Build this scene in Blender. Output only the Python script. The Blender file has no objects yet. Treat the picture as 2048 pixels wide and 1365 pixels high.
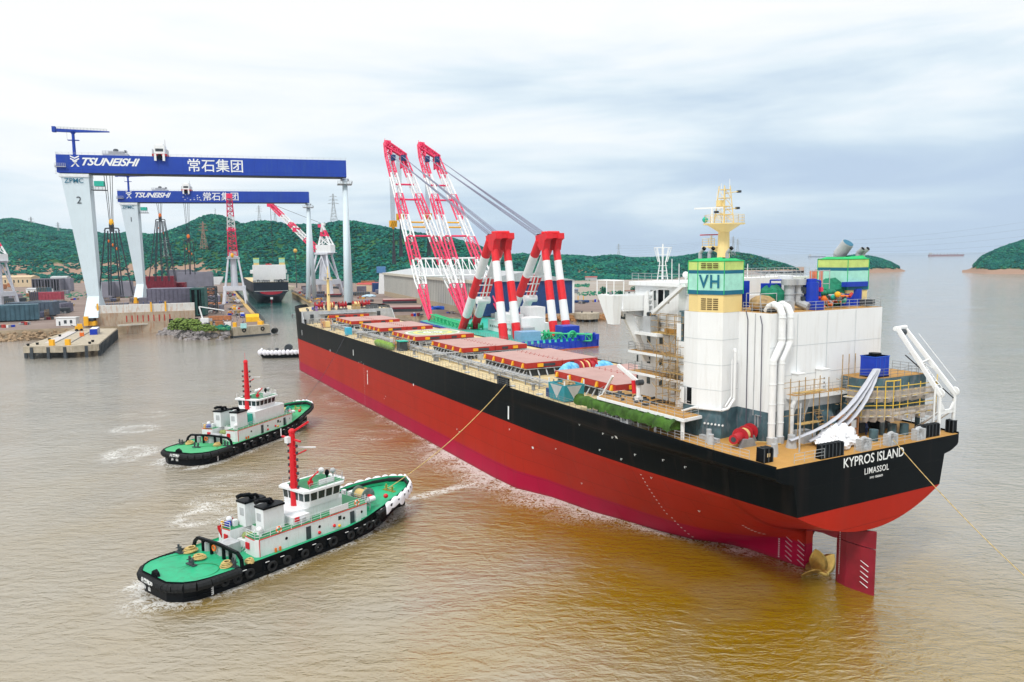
import bpy, math, random
import numpy as np
from mathutils import Vector, Matrix
S = bpy.context.scene
COL = S.collection
R = math.radians
random.seed(7)
RNG = np.random.default_rng(7)

# ---------------------------------------------------------------- camera
HAZE = 0.00004
CH = 38.2
FOC, PITCH, ROLL = 1520.0, math.atan((682.5 - 514.14) / 1520.0), 0.01089
cam = bpy.data.objects.new('camera', bpy.data.cameras.new('camera'))
COL.objects.link(cam)
cam.data.sensor_width = 36.0
cam.data.lens = FOC * 36.0 / 2048.0
cam.data.clip_start = 0.5
cam.data.clip_end = 90000
cam.matrix_world = Matrix.Translation((0, 0, CH)) @ Matrix.Rotation(math.pi / 2 - PITCH, 4, 'X') @ Matrix.Rotation(-ROLL, 4, 'Z')
S.camera = cam

# ---------------------------------------------------------------- sky, sun, exposure
w = bpy.data.worlds.new('World'); S.world = w; w.use_nodes = True
nt = w.node_tree; N = nt.nodes; L = nt.links; N.clear()
SUN_EL, SUN_AZ = R(52), R(205)
def nd(t, **k):
    n = N.new(t)
    for a, b in k.items(): setattr(n, a, b)
    return n
out = nd('ShaderNodeOutputWorld'); bg = nd('ShaderNodeBackground'); bg.inputs[1].default_value = 1.0
sky = nd('ShaderNodeTexSky', sky_type='NISHITA', sun_disc=False, sun_elevation=SUN_EL, sun_rotation=SUN_AZ)
skm = nd('ShaderNodeMix', data_type='RGBA', blend_type='MULTIPLY'); skm.inputs[0].default_value = 1
skm.inputs[7].default_value = (.1, .1, .1, 1); L.new(sky.outputs[0], skm.inputs[6])
tc = nd('ShaderNodeTexCoord'); sep = nd('ShaderNodeSeparateXYZ'); L.new(tc.outputs['Generated'], sep.inputs[0])
mp = nd('ShaderNodeMapping'); mp.inputs['Scale'].default_value = (2.2, 2.2, 13); mp.inputs['Location'].default_value = (4.3, 1.2, 0.35); L.new(tc.outputs['Generated'], mp.inputs[0])
n1 = nd('ShaderNodeTexNoise'); n1.inputs['Scale'].default_value = 1.0; n1.inputs['Detail'].default_value = 6; n1.inputs['Roughness'].default_value = .52; n1.inputs['Distortion'].default_value = .35; L.new(mp.outputs[0], n1.inputs['Vector'])
# cloud cover gets thinner and darker low down to the right (east), whiter high up and to the left
def math_(op, a, b=None, clamp=False):
    n = nd('ShaderNodeMath', operation=op); n.use_clamp = clamp
    for i, v in enumerate((a, b)):
        if v is None: continue
        if isinstance(v, (int, float)): n.inputs[i].default_value = v
        else: L.new(v, n.inputs[i])
    return n.outputs[0]
hz = math_('MULTIPLY', sep.outputs[2], 2.75)                       # 0 at horizon, about 1 at the top of view
bias = math_('ADD', hz, math_('MULTIPLY', sep.outputs[0], -0.27))
cl = math_('ADD', math_('MULTIPLY', math_('SUBTRACT', n1.outputs[0], .48), 1.7), bias)
ramp = nd('ShaderNodeValToRGB'); L.new(cl, ramp.inputs[0])
e = ramp.color_ramp.elements
e[0].position = -0.0; e[0].color = (.48, .60, .76, 1)
e[1].position = .74; e[1].color = (.93, .945, .94, 1)
x = ramp.color_ramp.elements.new(.18); x.color = (.55, .675, .80, 1)
x = ramp.color_ramp.elements.new(.40); x.color = (.72, .82, .89, 1)
x = ramp.color_ramp.elements.new(.56); x.color = (.85, .90, .94, 1)
mix = nd('ShaderNodeMix', data_type='RGBA'); mix.inputs[0].default_value = .97
L.new(skm.outputs[2], mix.inputs[6]); L.new(ramp.outputs[0], mix.inputs[7])
zen = nd('ShaderNodeMapRange'); zen.inputs[1].default_value = .36; zen.inputs[2].default_value = .85; zen.inputs[3].default_value = .84; zen.inputs[4].default_value = 1.3; L.new(sep.outputs[2], zen.inputs[0]); L.new(zen.outputs[0], bg.inputs[1])   # an overcast sky is brightest overhead
L.new(mix.outputs[2], bg.inputs[0]); L.new(bg.outputs[0], out.inputs[0])
sun = bpy.data.objects.new('sun', bpy.data.lights.new('sun', 'SUN')); COL.objects.link(sun)
sun.data.energy = 1.5; sun.data.angle = R(10); sun.data.color = (1, .96, .9)
sd = Vector((math.sin(SUN_AZ) * math.cos(SUN_EL), math.cos(SUN_AZ) * math.cos(SUN_EL), math.sin(SUN_EL)))
sun.rotation_euler = sd.to_track_quat('Z', 'Y').to_euler(); sun.location = (0, 0, 300)
S.view_settings.view_transform = 'Standard'; S.view_settings.look = 'None'
S.view_settings.exposure = 0.40; S.view_settings.gamma = 1
S.render.engine = 'CYCLES'
S.cycles.max_bounces = 6; S.cycles.diffuse_bounces = 3; S.cycles.glossy_bounces = 3; S.cycles.transparent_max_bounces = 8
S.cycles.use_denoising = True

# ---------------------------------------------------------------- frames: pixels of the survey -> metres
def ray(u, v):
    a, b = (u - 1024) / FOC, -(v - 682.5) / FOC
    c, s = math.cos(ROLL), math.sin(ROLL); x, y = a * c + b * s, -a * s + b * c
    c, s = math.cos(PITCH), math.sin(PITCH)
    return x, c + y * s, -s + y * c
def atz(u, v, z=0.0):
    r = ray(u, v); t = (z - CH) / r[2]; return Vector((r[0] * t, r[1] * t, z))
def aty(u, v, Y):
    r = ray(u, v); t = Y / r[1]; return Vector((r[0] * t, Y, CH + r[2] * t))

# ---------------------------------------------------------------- materials
MATS = {}
def mat(name, col, rough=.55, metal=0, var=.10, scale=.6, bump=0, spec=.4, dirt=None, dirt_amt=0, dirt_scale=(.25, .25, .06), col2=None, alpha=None):
    if name in MATS: return MATS[name]
    m = bpy.data.materials.new(name); m.use_nodes = True; MATS[name] = m
    t = m.node_tree; b = t.nodes['Principled BSDF']
    b.inputs['Roughness'].default_value = rough; b.inputs['Metallic'].default_value = metal; b.inputs['Specular IOR Level'].default_value = spec
    tc = t.nodes.new('ShaderNodeTexCoord')
    n = t.nodes.new('ShaderNodeTexNoise'); n.inputs['Scale'].default_value = scale; n.inputs['Detail'].default_value = 5; n.inputs['Roughness'].default_value = .6
    t.links.new(tc.outputs['Object'], n.inputs['Vector'])
    r = t.nodes.new('ShaderNodeValToRGB'); t.links.new(n.outputs[0], r.inputs[0])
    c = Vector(col); c2 = Vector(col2) if col2 else None
    a0, a1 = (c * (1 - var), c * (1 + var)) if c2 is None else (c, c2)
    r.color_ramp.elements[0].position = .32; r.color_ramp.elements[1].position = .68
    r.color_ramp.elements[0].color = (*a0, 1); r.color_ramp.elements[1].color = (*[min(v, .95) for v in a1], 1)
    co = r.outputs[0]
    if dirt:
        mp = t.nodes.new('ShaderNodeMapping'); mp.inputs['Scale'].default_value = dirt_scale; t.links.new(tc.outputs['Object'], mp.inputs[0])
        n2 = t.nodes.new('ShaderNodeTexNoise'); n2.inputs['Scale'].default_value = 4; n2.inputs['Detail'].default_value = 6; n2.inputs['Roughness'].default_value = .65; t.links.new(mp.outputs[0], n2.inputs['Vector'])
        r2 = t.nodes.new('ShaderNodeValToRGB'); t.links.new(n2.outputs[0], r2.inputs[0]); r2.color_ramp.elements[0].position = .5; r2.color_ramp.elements[1].position = .72
        mu = t.nodes.new('ShaderNodeMath'); mu.operation = 'MULTIPLY'; mu.inputs[1].default_value = dirt_amt; t.links.new(r2.outputs[0], mu.inputs[0])
        mx = t.nodes.new('ShaderNodeMix'); mx.data_type = 'RGBA'; t.links.new(mu.outputs[0], mx.inputs[0]); t.links.new(co, mx.inputs[6]); mx.inputs[7].default_value = (*dirt, 1); co = mx.outputs[2]
    t.links.new(co, b.inputs['Base Color'])
    if bump:
        bp = t.nodes.new('ShaderNodeBump'); bp.inputs['Strength'].default_value = 1; bp.inputs['Distance'].default_value = bump; t.links.new(n.outputs[0], bp.inputs['Height']); t.links.new(bp.outputs[0], b.inputs['Normal'])
    if alpha is not None: b.inputs['Alpha'].default_value = alpha
    return m
RUST = (.22, .09, .03)
white = mat('white_paint', (.80, .82, .83), .45, var=.025, scale=.25, dirt=(.55, .53, .49), dirt_amt=.32, dirt_scale=(.5, .5, .05))
white_clean = mat('white_clean', (.79, .81, .82), .45, var=.03, dirt=(.55, .54, .50), dirt_amt=.35, dirt_scale=(.4, .4, .06))
tugwhite = mat('tug_white', (.74, .76, .78), .45, var=.03, dirt=(.45, .40, .33), dirt_amt=.3, dirt_scale=(1.2, 1.2, .15))
cream = mat('cream_paint', (.80, .62, .27), .5, var=.03)
teal_stripe = mat('teal_stripe', (.005, .13, .22), .5)
mint = mat('mint_net', (.36, .72, .60), .75, var=.10, scale=1.2, bump=.03)
limecloth = mat('lime_net', (.52, .66, .20), .75, var=.12, scale=1.2, bump=.03)
netgreen = mat('net_green', (.02, .42, .13), .8, var=.2, scale=1.5)
primer = mat('grey_blue_primer', (.065, .125, .15), .65, var=.45, scale=.5, dirt=(.24, .23, .26), dirt_amt=.6, dirt_scale=(.35, .35, .1))
grey = mat('grey_steel', (.22, .23, .24), .6, var=.2, scale=1)
lgrey = mat('light_grey', (.42, .44, .46), .55, var=.12, scale=.7, dirt=(.25, .2, .15), dirt_amt=.35)
dgrey = mat('dark_grey', (.045, .055, .065), .6, var=.25)
black = mat('black_paint', (.0025, .004, .006), .45, var=.3, scale=.3, spec=.12)
rubber = mat('rubber', (.006, .0075, .009), .75, var=.4, scale=3)
glass = mat('window_glass', (.010, .030, .035), .12, spec=.7, var=.3)
decktan = mat('deck_primer', (.56, .45, .25), .75, var=.12, scale=.35, dirt=(.36, .20, .06), dirt_amt=.7, dirt_scale=(.12, .2, .2))
deckorange = mat('deck_ochre', (.46, .25, .065), .75, var=.2, scale=.4, dirt=(.28, .12, .03), dirt_amt=.6, dirt_scale=(.2, .2, .2))
pinktop = mat('hatch_top', (.43, .265, .24), .65, var=.08, scale=.25, dirt=(.37, .20, .18), dirt_amt=.6, dirt_scale=(.15, .15, .15))
redside = mat('hatch_red', (.42, .03, .022), .5, var=.10)
crimson = mat('winch_red', (.42, .018, .028), .45, var=.12)
brightred = mat('bright_red', (.62, .010, .020), .4, var=.06)
magenta = mat('boom_red', (.78, .035, .125), .5, var=.12, scale=.3)
legred = mat('leg_red', (.72, .012, .022), .45, var=.08, dirt=(.42, .05, .05), dirt_amt=.45, dirt_scale=(.25, .25, .04))
yellow = mat('yellow_paint', (.82, .42, .02), .5, var=.08)
orange = mat('orange_paint', (.75, .16, .02), .5, var=.12)
blue = mat('blue_paint', (.006, .04, .42), .45, var=.12, scale=1)
craneblue = mat('crane_blue', (.004, .045, .36), .55, var=.08, scale=.08, dirt=(.03, .09, .30), dirt_amt=.5, dirt_scale=(.12, .12, .02))
darkblue = mat('dark_blue', (.012, .045, .16), .5, var=.2)
greenp = mat('green_deck', (.010, .36, .17), .5, var=.12, scale=.5, dirt=(.04, .17, .09), dirt_amt=.6, dirt_scale=(.4, .4, .4))
greend = mat('green_dark', (.008, .20, .07), .5, var=.15)
tealgreen = mat('teal_green', (.02, .42, .32), .5, var=.15)
tarp = mat('olive_tarp', (.038, .10, .010), .85, var=.5, scale=.9, bump=.12)
tarpg = mat('green_tarp', (.008, .18, .10), .75, var=.3, scale=1, bump=.08)
whitecloth = mat('white_cloth', (.80, .80, .86), .85, var=.08, scale=2, bump=.05)
bluecloth = mat('blue_tarp', (.03, .30, .62), .6, col2=(.25, .62, .85), scale=1.2, bump=.05)
scafm = mat('scaffold_pipe', (.36, .24, .11), .6, var=.4, scale=2)
plank = mat('plank', (.42, .28, .10), .8, var=.3, scale=2)
bronze = mat('bronze', (.62, .42, .12), .35, metal=.8, var=.2, scale=2)
ropem = mat('rope', (.55, .40, .16), .85, var=.15, scale=5)
cable = mat('cable', (.035, .04, .055), .6)
skin = mat('skin', (.45, .27, .19), .6)
smat = mat('steel_legs', (.60, .70, .76), .5, var=.03, scale=.1, dirt=(.45, .48, .5), dirt_amt=.2, dirt_scale=(.3, .3, .04))
conc = mat('concrete', (.40, .35, .27), .9, var=.18, scale=.5, bump=.03, dirt=(.20, .15, .09), dirt_amt=.6, dirt_scale=(.3, .3, .05))
wallrust = mat('rusty_wall', (.40, .32, .24), .85, var=.15, scale=.3, dirt=(.30, .11, .035), dirt_amt=.85, dirt_scale=(.25, .25, .035))
blockgrey = mat('block_grey', (.16, .16, .20), .7, var=.15, scale=.3, dirt=(.16, .14, .15), dirt_amt=.5)
maroon = mat('maroon', (.20, .012, .03), .6, var=.2, scale=.5)
foamw = mat('deck_marks', (.78, .80, .80), .6)

def _ramp_mat(name, fn):
    m = bpy.data.materials.new(name); m.use_nodes = True; MATS[name] = m; fn(m.node_tree, m.node_tree.nodes['Principled BSDF']); return m

# hull paint: black topsides, orange-red boot, crimson below (painted bands of the ship itself)
def _hull(t, b):
    tc = t.nodes.new('ShaderNodeTexCoord'); sp = t.nodes.new('ShaderNodeSeparateXYZ'); t.links.new(tc.outputs['Object'], sp.inputs[0])
    mr = t.nodes.new('ShaderNodeMapRange'); mr.inputs[1].default_value = -5; mr.inputs[2].default_value = 20; t.links.new(sp.outputs[2], mr.inputs[0])
    r = t.nodes.new('ShaderNodeValToRGB'); r.color_ramp.interpolation = 'CONSTANT'; t.links.new(mr.outputs[0], r.inputs[0])
    e = r.color_ramp.elements
    e[0].color = (.38, .003, .040, 1); e[1].position = (10.9 + 5) / 25; e[1].color = (.0012, .0034, .0050, 1)
    x = e.new((3.1 + 5) / 25); x.color = (.40, .021, .010, 1)
    n = t.nodes.new('ShaderNodeTexNoise'); n.inputs['Scale'].default_value = .12; n.inputs['Detail'].default_value = 6; n.inputs['Roughness'].default_value = .7
    mp = t.nodes.new('ShaderNodeMapping'); mp.inputs['Scale'].default_value = (1, 1, .35); t.links.new(tc.outputs['Object'], mp.inputs[0]); t.links.new(mp.outputs[0], n.inputs['Vector'])
    r2 = t.nodes.new('ShaderNodeValToRGB'); t.links.new(n.outputs[0], r2.inputs[0]); r2.color_ramp.elements[0].color = (.72, .72, .72, 1); r2.color_ramp.elements[1].color = (1.2, 1.2, 1.2, 1)
    mx = t.nodes.new('ShaderNodeMix'); mx.data_type = 'RGBA'; mx.blend_type = 'MULTIPLY'; mx.inputs[0].default_value = 1; t.links.new(r.outputs[0], mx.inputs[6]); t.links.new(r2.outputs[0], mx.inputs[7])
    t.links.new(mx.outputs[2], b.inputs['Base Color']); b.inputs['Roughness'].default_value = .42; b.inputs['Specular IOR Level'].default_value = .09
    wv = t.nodes.new('ShaderNodeTexBrick'); wv.inputs['Scale'].default_value = .09; wv.inputs['Mortar Size'].default_value = .004; wv.inputs['Color1'].default_value = (1, 1, 1, 1); wv.inputs['Color2'].default_value = (.96, .96, .96, 1); wv.inputs['Mortar'].default_value = (.4, .4, .4, 1)
    cb = t.nodes.new('ShaderNodeCombineXYZ'); t.links.new(sp.outputs[0], cb.inputs[0]); t.links.new(sp.outputs[2], cb.inputs[1]); t.links.new(cb.outputs[0], wv.inputs['Vector'])
    sm_ = t.nodes.new('ShaderNodeMix'); sm_.data_type = 'RGBA'; sm_.blend_type = 'MULTIPLY'; sm_.inputs[0].default_value = .5; t.links.new(mx.outputs[2], sm_.inputs[6]); t.links.new(wv.outputs[0], sm_.inputs[7])
    st = t.nodes.new('ShaderNodeTexNoise'); st.inputs['Scale'].default_value = 1; st.inputs['Detail'].default_value = 5; mp2 = t.nodes.new('ShaderNodeMapping'); mp2.inputs['Scale'].default_value = (.55, .55, .03); t.links.new(tc.outputs['Object'], mp2.inputs[0]); t.links.new(mp2.outputs[0], st.inputs['Vector'])
    r3 = t.nodes.new('ShaderNodeValToRGB'); t.links.new(st.outputs[0], r3.inputs[0]); r3.color_ramp.elements[0].position = .56; r3.color_ramp.elements[1].position = .78; r3.color_ramp.elements[1].color = (.12, .12, .12, 1)
    m3 = t.nodes.new('ShaderNodeMix'); m3.data_type = 'RGBA'; t.links.new(r3.outputs[0], m3.inputs[0]); t.links.new(sm_.outputs[2], m3.inputs[6]); m3.inputs[7].default_value = (.12, .075, .06, 1)
    gr = t.nodes.new('ShaderNodeMapRange'); gr.inputs[1].default_value = .35; gr.inputs[2].default_value = 1.1; gr.inputs[3].default_value = .55; gr.inputs[4].default_value = 0; ad = t.nodes.new('ShaderNodeMath'); ad.operation = 'ADD'; mu_ = t.nodes.new('ShaderNodeMath'); mu_.operation = 'MULTIPLY'; mu_.inputs[1].default_value = .9; t.links.new(n.outputs[0], mu_.inputs[0]); t.links.new(sp.outputs[2], ad.inputs[0]); t.links.new(mu_.outputs[0], ad.inputs[1]); t.links.new(ad.outputs[0], gr.inputs[0])
    m4 = t.nodes.new('ShaderNodeMix'); m4.data_type = 'RGBA'; t.links.new(gr.outputs[0], m4.inputs[0]); t.links.new(m3.outputs[2], m4.inputs[6]); m4.inputs[7].default_value = (.13, .03, .03, 1); t.links.new(m4.outputs[2], b.inputs['Base Color'])
    bp = t.nodes.new('ShaderNodeBump'); bp.inputs['Distance'].default_value = .05; bp.inputs['Strength'].default_value = .5; t.links.new(wv.outputs[0], bp.inputs['Height']); t.links.new(bp.outputs[0], b.inputs['Normal'])
hullm = _ramp_mat('hull_paint', _hull)

# ---------------------------------------------------------------- mesh builder
class MB:
    def __init__(s, off=(0, 0, 0)): s.v = []; s.f = []; s.m = []; s.mats = []; s.off = Vector(off); s.cur = 0
    def use(s, m):
        if m not in s.mats: s.mats.append(m)
        s.cur = s.mats.index(m); return s
    def add(s, vs, fs):
        k = len(s.v); s.v += [Vector(p) - s.off for p in vs]
        for f in fs: s.f.append([i + k for i in f]); s.m.append(s.cur)
        return s
    def box(s, c, d, rz=0, M=None):
        x, y, z = d[0] / 2, d[1] / 2, d[2] / 2
        vs = [Vector((a * x, b * y, g * z)) for g in (-1, 1) for a, b in ((-1, -1), (1, -1), (1, 1), (-1, 1))]
        if M is not None: vs = [M @ p for p in vs]
        elif rz: q = Matrix.Rotation(rz, 3, 'Z'); vs = [q @ p for p in vs]
        vs = [p + Vector(c) for p in vs]
        return s.add(vs, [(3, 2, 1, 0), (4, 5, 6, 7), (0, 1, 5, 4), (1, 2, 6, 5), (2, 3, 7, 6), (3, 0, 4, 7)])
    def bb(s, x0, x1, y0, y1, z0, z1): return s.box(((x0 + x1) / 2, (y0 + y1) / 2, (z0 + z1) / 2), (abs(x1 - x0), abs(y1 - y0), abs(z1 - z0)))
    def prism(s, poly, z0, z1, top=None):
        n = len(poly); t = top or poly
        a = sum(poly[i][0] * poly[(i + 1) % n][1] - poly[(i + 1) % n][0] * poly[i][1] for i in range(n))
        if a < 0: poly = poly[::-1]; t = t[::-1]
        zz = z1 if isinstance(z1, (list, tuple)) else [z1] * n
        vs = [(p[0], p[1], z0) for p in poly] + [(p[0], p[1], zz[i]) for i, p in enumerate(t)]
        return s.add(vs, [tuple(range(n))[::-1], tuple(range(n, 2 * n))] + [(i, (i + 1) % n, n + (i + 1) % n, n + i) for i in range(n)])
    def slabx(s, prof, x0, x1):                       # profile in (y,z) extruded along x
        n = len(prof); vs = [(x0, p[0], p[1]) for p in prof] + [(x1, p[0], p[1]) for p in prof]
        return s.add(vs, [tuple(range(n)), tuple(range(n, 2 * n))[::-1]] + [(n + i, n + (i + 1) % n, (i + 1) % n, i) for i in range(n)])
    def slaby(s, prof, y0, y1):                       # profile in (x,z) extruded along y
        n = len(prof); vs = [(p[0], y0, p[1]) for p in prof] + [(p[0], y1, p[1]) for p in prof]
        return s.add(vs, [tuple(range(n))[::-1], tuple(range(n, 2 * n))] + [(i, (i + 1) % n, n + (i + 1) % n, n + i) for i in range(n)])
    def tube(s, p, q, r, r2=None, n=8, cap=True):
        p, q = Vector(p), Vector(q); d = q - p
        if d.length < 1e-6: return s
        d.normalize(); u = d.orthogonal().normalized(); w_ = d.cross(u); r2 = r if r2 is None else r2
        cs = [(math.cos(2 * math.pi * i / n + .3927), math.sin(2 * math.pi * i / n + .3927)) for i in range(n)]
        vs = [p + (u * a + w_ * b) * r for a, b in cs] + [q + (u * a + w_ * b) * r2 for a, b in cs]
        fs = [(i, (i + 1) % n, n + (i + 1) % n, n + i) for i in range(n)]
        if cap: fs += [tuple(range(n))[::-1], tuple(range(n, 2 * n))]
        return s.add(vs, fs)
    def bar(s, p, q, r): return s.tube(p, q, r, n=4)
    def path(s, pts, r, n=8):
        for a, b in zip(pts, pts[1:]): s.tube(a, b, r, n=n)
        return s
    def beam(s, p, q, w_, h, up=(0, 0, 1)):
        p, q = Vector(p), Vector(q); d = (q - p); l = d.length; d.normalize(); sd_ = d.cross(Vector(up)).normalized(); u = sd_.cross(d)
        M = Matrix((d, sd_, u)).transposed()
        return s.box((p + q) / 2, (l, w_, h), M=M)
    def ball(s, c, r, n=10, k=6, M=None):
        r = Vector(r) if hasattr(r, '__len__') else Vector((r, r, r)); vs = []; fs = []
        for j in range(1, k):
            t = math.pi * j / k
            for i in range(n):
                a = 2 * math.pi * i / n; p = Vector((r.x * math.sin(t) * math.cos(a), r.y * math.sin(t) * math.sin(a), r.z * math.cos(t)))
                vs.append((M @ p if M is not None else p) + Vector(c))
        t0 = Vector((0, 0, r.z)); t1 = -t0
        if M is not None: t0 = M @ t0; t1 = M @ t1
        vs += [t0 + Vector(c), t1 + Vector(c)]; a = len(vs) - 2
        for j in range(k - 2):
            for i in range(n): i2 = (i + 1) % n; fs.append((j * n + i, (j + 1) * n + i, (j + 1) * n + i2, j * n + i2))
        for i in range(n): i2 = (i + 1) % n; fs.append((a, i, i2)); fs.append((a + 1, (k - 2) * n + i2, (k - 2) * n + i))
        return s.add(vs, fs)
    def torus(s, c, R_, r, axis=(0, 0, 1), n=16, k=6, a0=0, a1=2 * math.pi):
        ax = Vector(axis).normalized(); u = ax.orthogonal().normalized(); w_ = ax.cross(u); full = abs(a1 - a0 - 2 * math.pi) < 1e-3
        m = n if full else n + 1; vs = []; fs = []
        for i in range(m):
            t = a0 + (a1 - a0) * i / n; d = u * math.cos(t) + w_ * math.sin(t)
            for j in range(k): b = 2 * math.pi * j / k; vs.append(Vector(c) + d * (R_ + r * math.cos(b)) + ax * (r * math.sin(b)))
        for i in range(n):
            i2 = (i + 1) % m
            for j in range(k): j2 = (j + 1) % k; fs.append((i * k + j, i2 * k + j, i2 * k + j2, i * k + j2))
        return s.add(vs, fs)
    def lattice(s, a, b, wa, wb, n, rc, rl, side=(1, 0, 0), sp=None, band=None, ha=None, hb=None):
        # square truss from a to b; wa/wb widths; band(t)->material for chords
        a, b = Vector(a), Vector(b); d = (b - a).normalized(); sx = Vector(side); sx = (sx - d * sx.dot(d)).normalized(); sy = d.cross(sx); ha = ha or wa; hb = hb or wb
        def cn(t): 
            c = a.lerp(b, t); x = (wa + (wb - wa) * t) / 2; y = (ha + (hb - ha) * t) / 2
            return [c + sx * i * x + sy * j * y for i, j in ((-1, -1), (1, -1), (1, 1), (-1, 1))]
        pr = cn(0)
        for i in range(n):
            t = (i + 1) / n; nx = cn(t)
            if band: s.use(band((i + .5) / n))
            for k in range(4):
                s.tube(pr[k], nx[k], rc, n=6, cap=False); k2 = (k + 1) % 4
                s.tube(nx[k], nx[k2], rl, n=4, cap=False); s.tube(pr[k] if i % 2 else pr[k2], nx[k2] if i % 2 else nx[k], rl, n=4, cap=False)
            pr = nx
        return s
    def rail(s, pts, h=1.05, step=1.5, r=.025, bars=3):
        for a, b in zip(pts, pts[1:]):
            a, b = Vector(a), Vector(b); n = max(1, round((b - a).length / step))
            for i in range(n + 1): p = a.lerp(b, i / n); s.bar(p, p + Vector((0, 0, h)), r)
            for k in range(bars): z = Vector((0, 0, h * (k + 1) / bars)); s.bar(a + z, b + z, r * .8)
        return s
    def build(s, name, m=None, parent=None, smooth=False, loc=None):
        me = bpy.data.meshes.new(name); me.from_pydata([tuple(p) for p in s.v], [], s.f)
        ms = s.mats or [m or white]
        for k in ms: me.materials.append(k)
        if len(ms) > 1: me.polygons.foreach_set('material_index', s.m)
        if smooth: me.polygons.foreach_set('use_smooth', [True] * len(me.polygons))
        me.update(); o = bpy.data.objects.new(name, me); COL.objects.link(o)
        if parent: o.parent = parent
        if loc is not None: o.location = loc
        return o

def pieces(mb, name, parent=None, gap=.02):
    # one object per separate piece: connected faces, then pieces whose boxes touch, belong together
    n = len(mb.v); par = list(range(n))
    def fd(i):
        while par[i] != i: par[i] = par[par[i]]; i = par[i]
        return i
    for f in mb.f:
        a = fd(f[0])
        for i in f[1:]: par[fd(i)] = a
    comp = {}
    for k, f in enumerate(mb.f): comp.setdefault(fd(f[0]), []).append(k)
    C = []
    for fs in comp.values():
        vs = [mb.v[i] for k in fs for i in mb.f[k]]; C.append([[min(q[j] for q in vs) - gap for j in range(3)], [max(q[j] for q in vs) + gap for j in range(3)], fs])
    go = True
    while go:
        go = False; out_ = []
        for c in C:
            for o in out_:
                if all(c[0][j] <= o[1][j] and o[0][j] <= c[1][j] for j in range(3)):
                    o[0] = [min(a, b) for a, b in zip(o[0], c[0])]; o[1] = [max(a, b) for a, b in zip(o[1], c[1])]; o[2] = o[2] + c[2]; go = True; break
            else: out_.append(c)
        C = out_
    res = []
    for c in C:
        q = MB(); q.mats = list(mb.mats); mp_ = {}
        for k in c[2]:
            g = []
            for i in mb.f[k]:
                if i not in mp_: mp_[i] = len(q.v); q.v.append(mb.v[i])
                g.append(mp_[i])
            q.f.append(g); q.m.append(mb.m[k])
        used = sorted(set(q.m)); q.m = [used.index(x) for x in q.m]; q.mats = [q.mats[x] for x in used]; res.append(q.build(name, None, parent))
    return res
def tag(o, label=None, cat=None, group=None, kind=None):
    for k, v in (('label', label), ('category', cat), ('group', group), ('kind', kind)):
        if v: o[k] = v
    return o
def thing(name, label, cat, loc=(0, 0, 0), rz=0, group=None):
    o = bpy.data.objects.new(name, None); COL.objects.link(o); o.location = loc; o.rotation_euler = (0, 0, rz); o.empty_display_size = .5
    return tag(o, label, cat, group)
def kids(o): return [c for c in bpy.data.objects if c.parent == o]
def dup(o, loc, rz, label, parent=None, group=None, cm=None):
    cm = cm if cm is not None else {}
    if not cm:
        for c in bpy.data.objects: cm.setdefault(c.parent, []).append(c)
    r = o.copy(); COL.objects.link(r); r.parent = parent
    if parent is None:
        r.location = loc; r.rotation_euler = (0, 0, rz); r['label'] = label
        if group: r['group'] = group
    for c in cm.get(o, []): dup(c, None, None, None, r, None, cm)
    return r
def text(body, size, m, parent=None, name='lettering', M=None, extrude=.01, shear=0, spacing=1, offset=0, sx=1, align='CENTER'):
    cu = bpy.data.curves.new(name, 'FONT'); cu.body = body; cu.size = size; cu.align_x = align; cu.align_y = 'CENTER'; cu.extrude = extrude; cu.shear = shear; cu.space_character = spacing; cu.offset = offset; cu.resolution_u = 3
    o = bpy.data.objects.new(name + '_curve', cu); COL.objects.link(o)
    dg = bpy.context.evaluated_depsgraph_get(); me = bpy.data.meshes.new_from_object(o.evaluated_get(dg)); bpy.data.objects.remove(o); bpy.data.curves.remove(cu)
    me.name = name; me.transform((M or Matrix()) @ Matrix.Diagonal((sx, 1, 1, 1))); me.materials.clear(); me.materials.append(m)
    r = bpy.data.objects.new(name, me); COL.objects.link(r); r.parent = parent
    return r
def frame(o, xd, zd, yd=None):            # text frame: letters run along xd, stand along zd
    xd = Vector(xd).normalized(); zd = Vector(zd); zd = (zd - xd * zd.dot(xd)).normalized(); n = xd.cross(zd)
    M = Matrix((xd, zd, n)).transposed().to_4x4(); M.translation = Vector(o); return M
def mesh_np(name, V, Fq, m, kind=None, smooth=False, attr=None):
    me = bpy.data.meshes.new(name); V = np.asarray(V, np.float32); Fq = np.asarray(Fq, np.int32); k = Fq.shape[1]
    me.vertices.add(len(V)); me.vertices.foreach_set('co', V.ravel()); me.loops.add(Fq.size); me.loops.foreach_set('vertex_index', Fq.ravel())
    me.polygons.add(len(Fq)); me.polygons.foreach_set('loop_start', np.arange(0, Fq.size, k, dtype=np.int32))
    if smooth: me.polygons.foreach_set('use_smooth', np.ones(len(Fq), bool))
    me.update(calc_edges=True); me.validate()
    for an, a in (attr or {}).items():
        at = me.attributes.new(an, 'FLOAT', 'POINT'); at.data.foreach_set('value', np.asarray(a, np.float32).ravel())
    me.materials.append(m); o = bpy.data.objects.new(name, me); COL.objects.link(o)
    if kind: o['kind'] = kind
    return o
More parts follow.
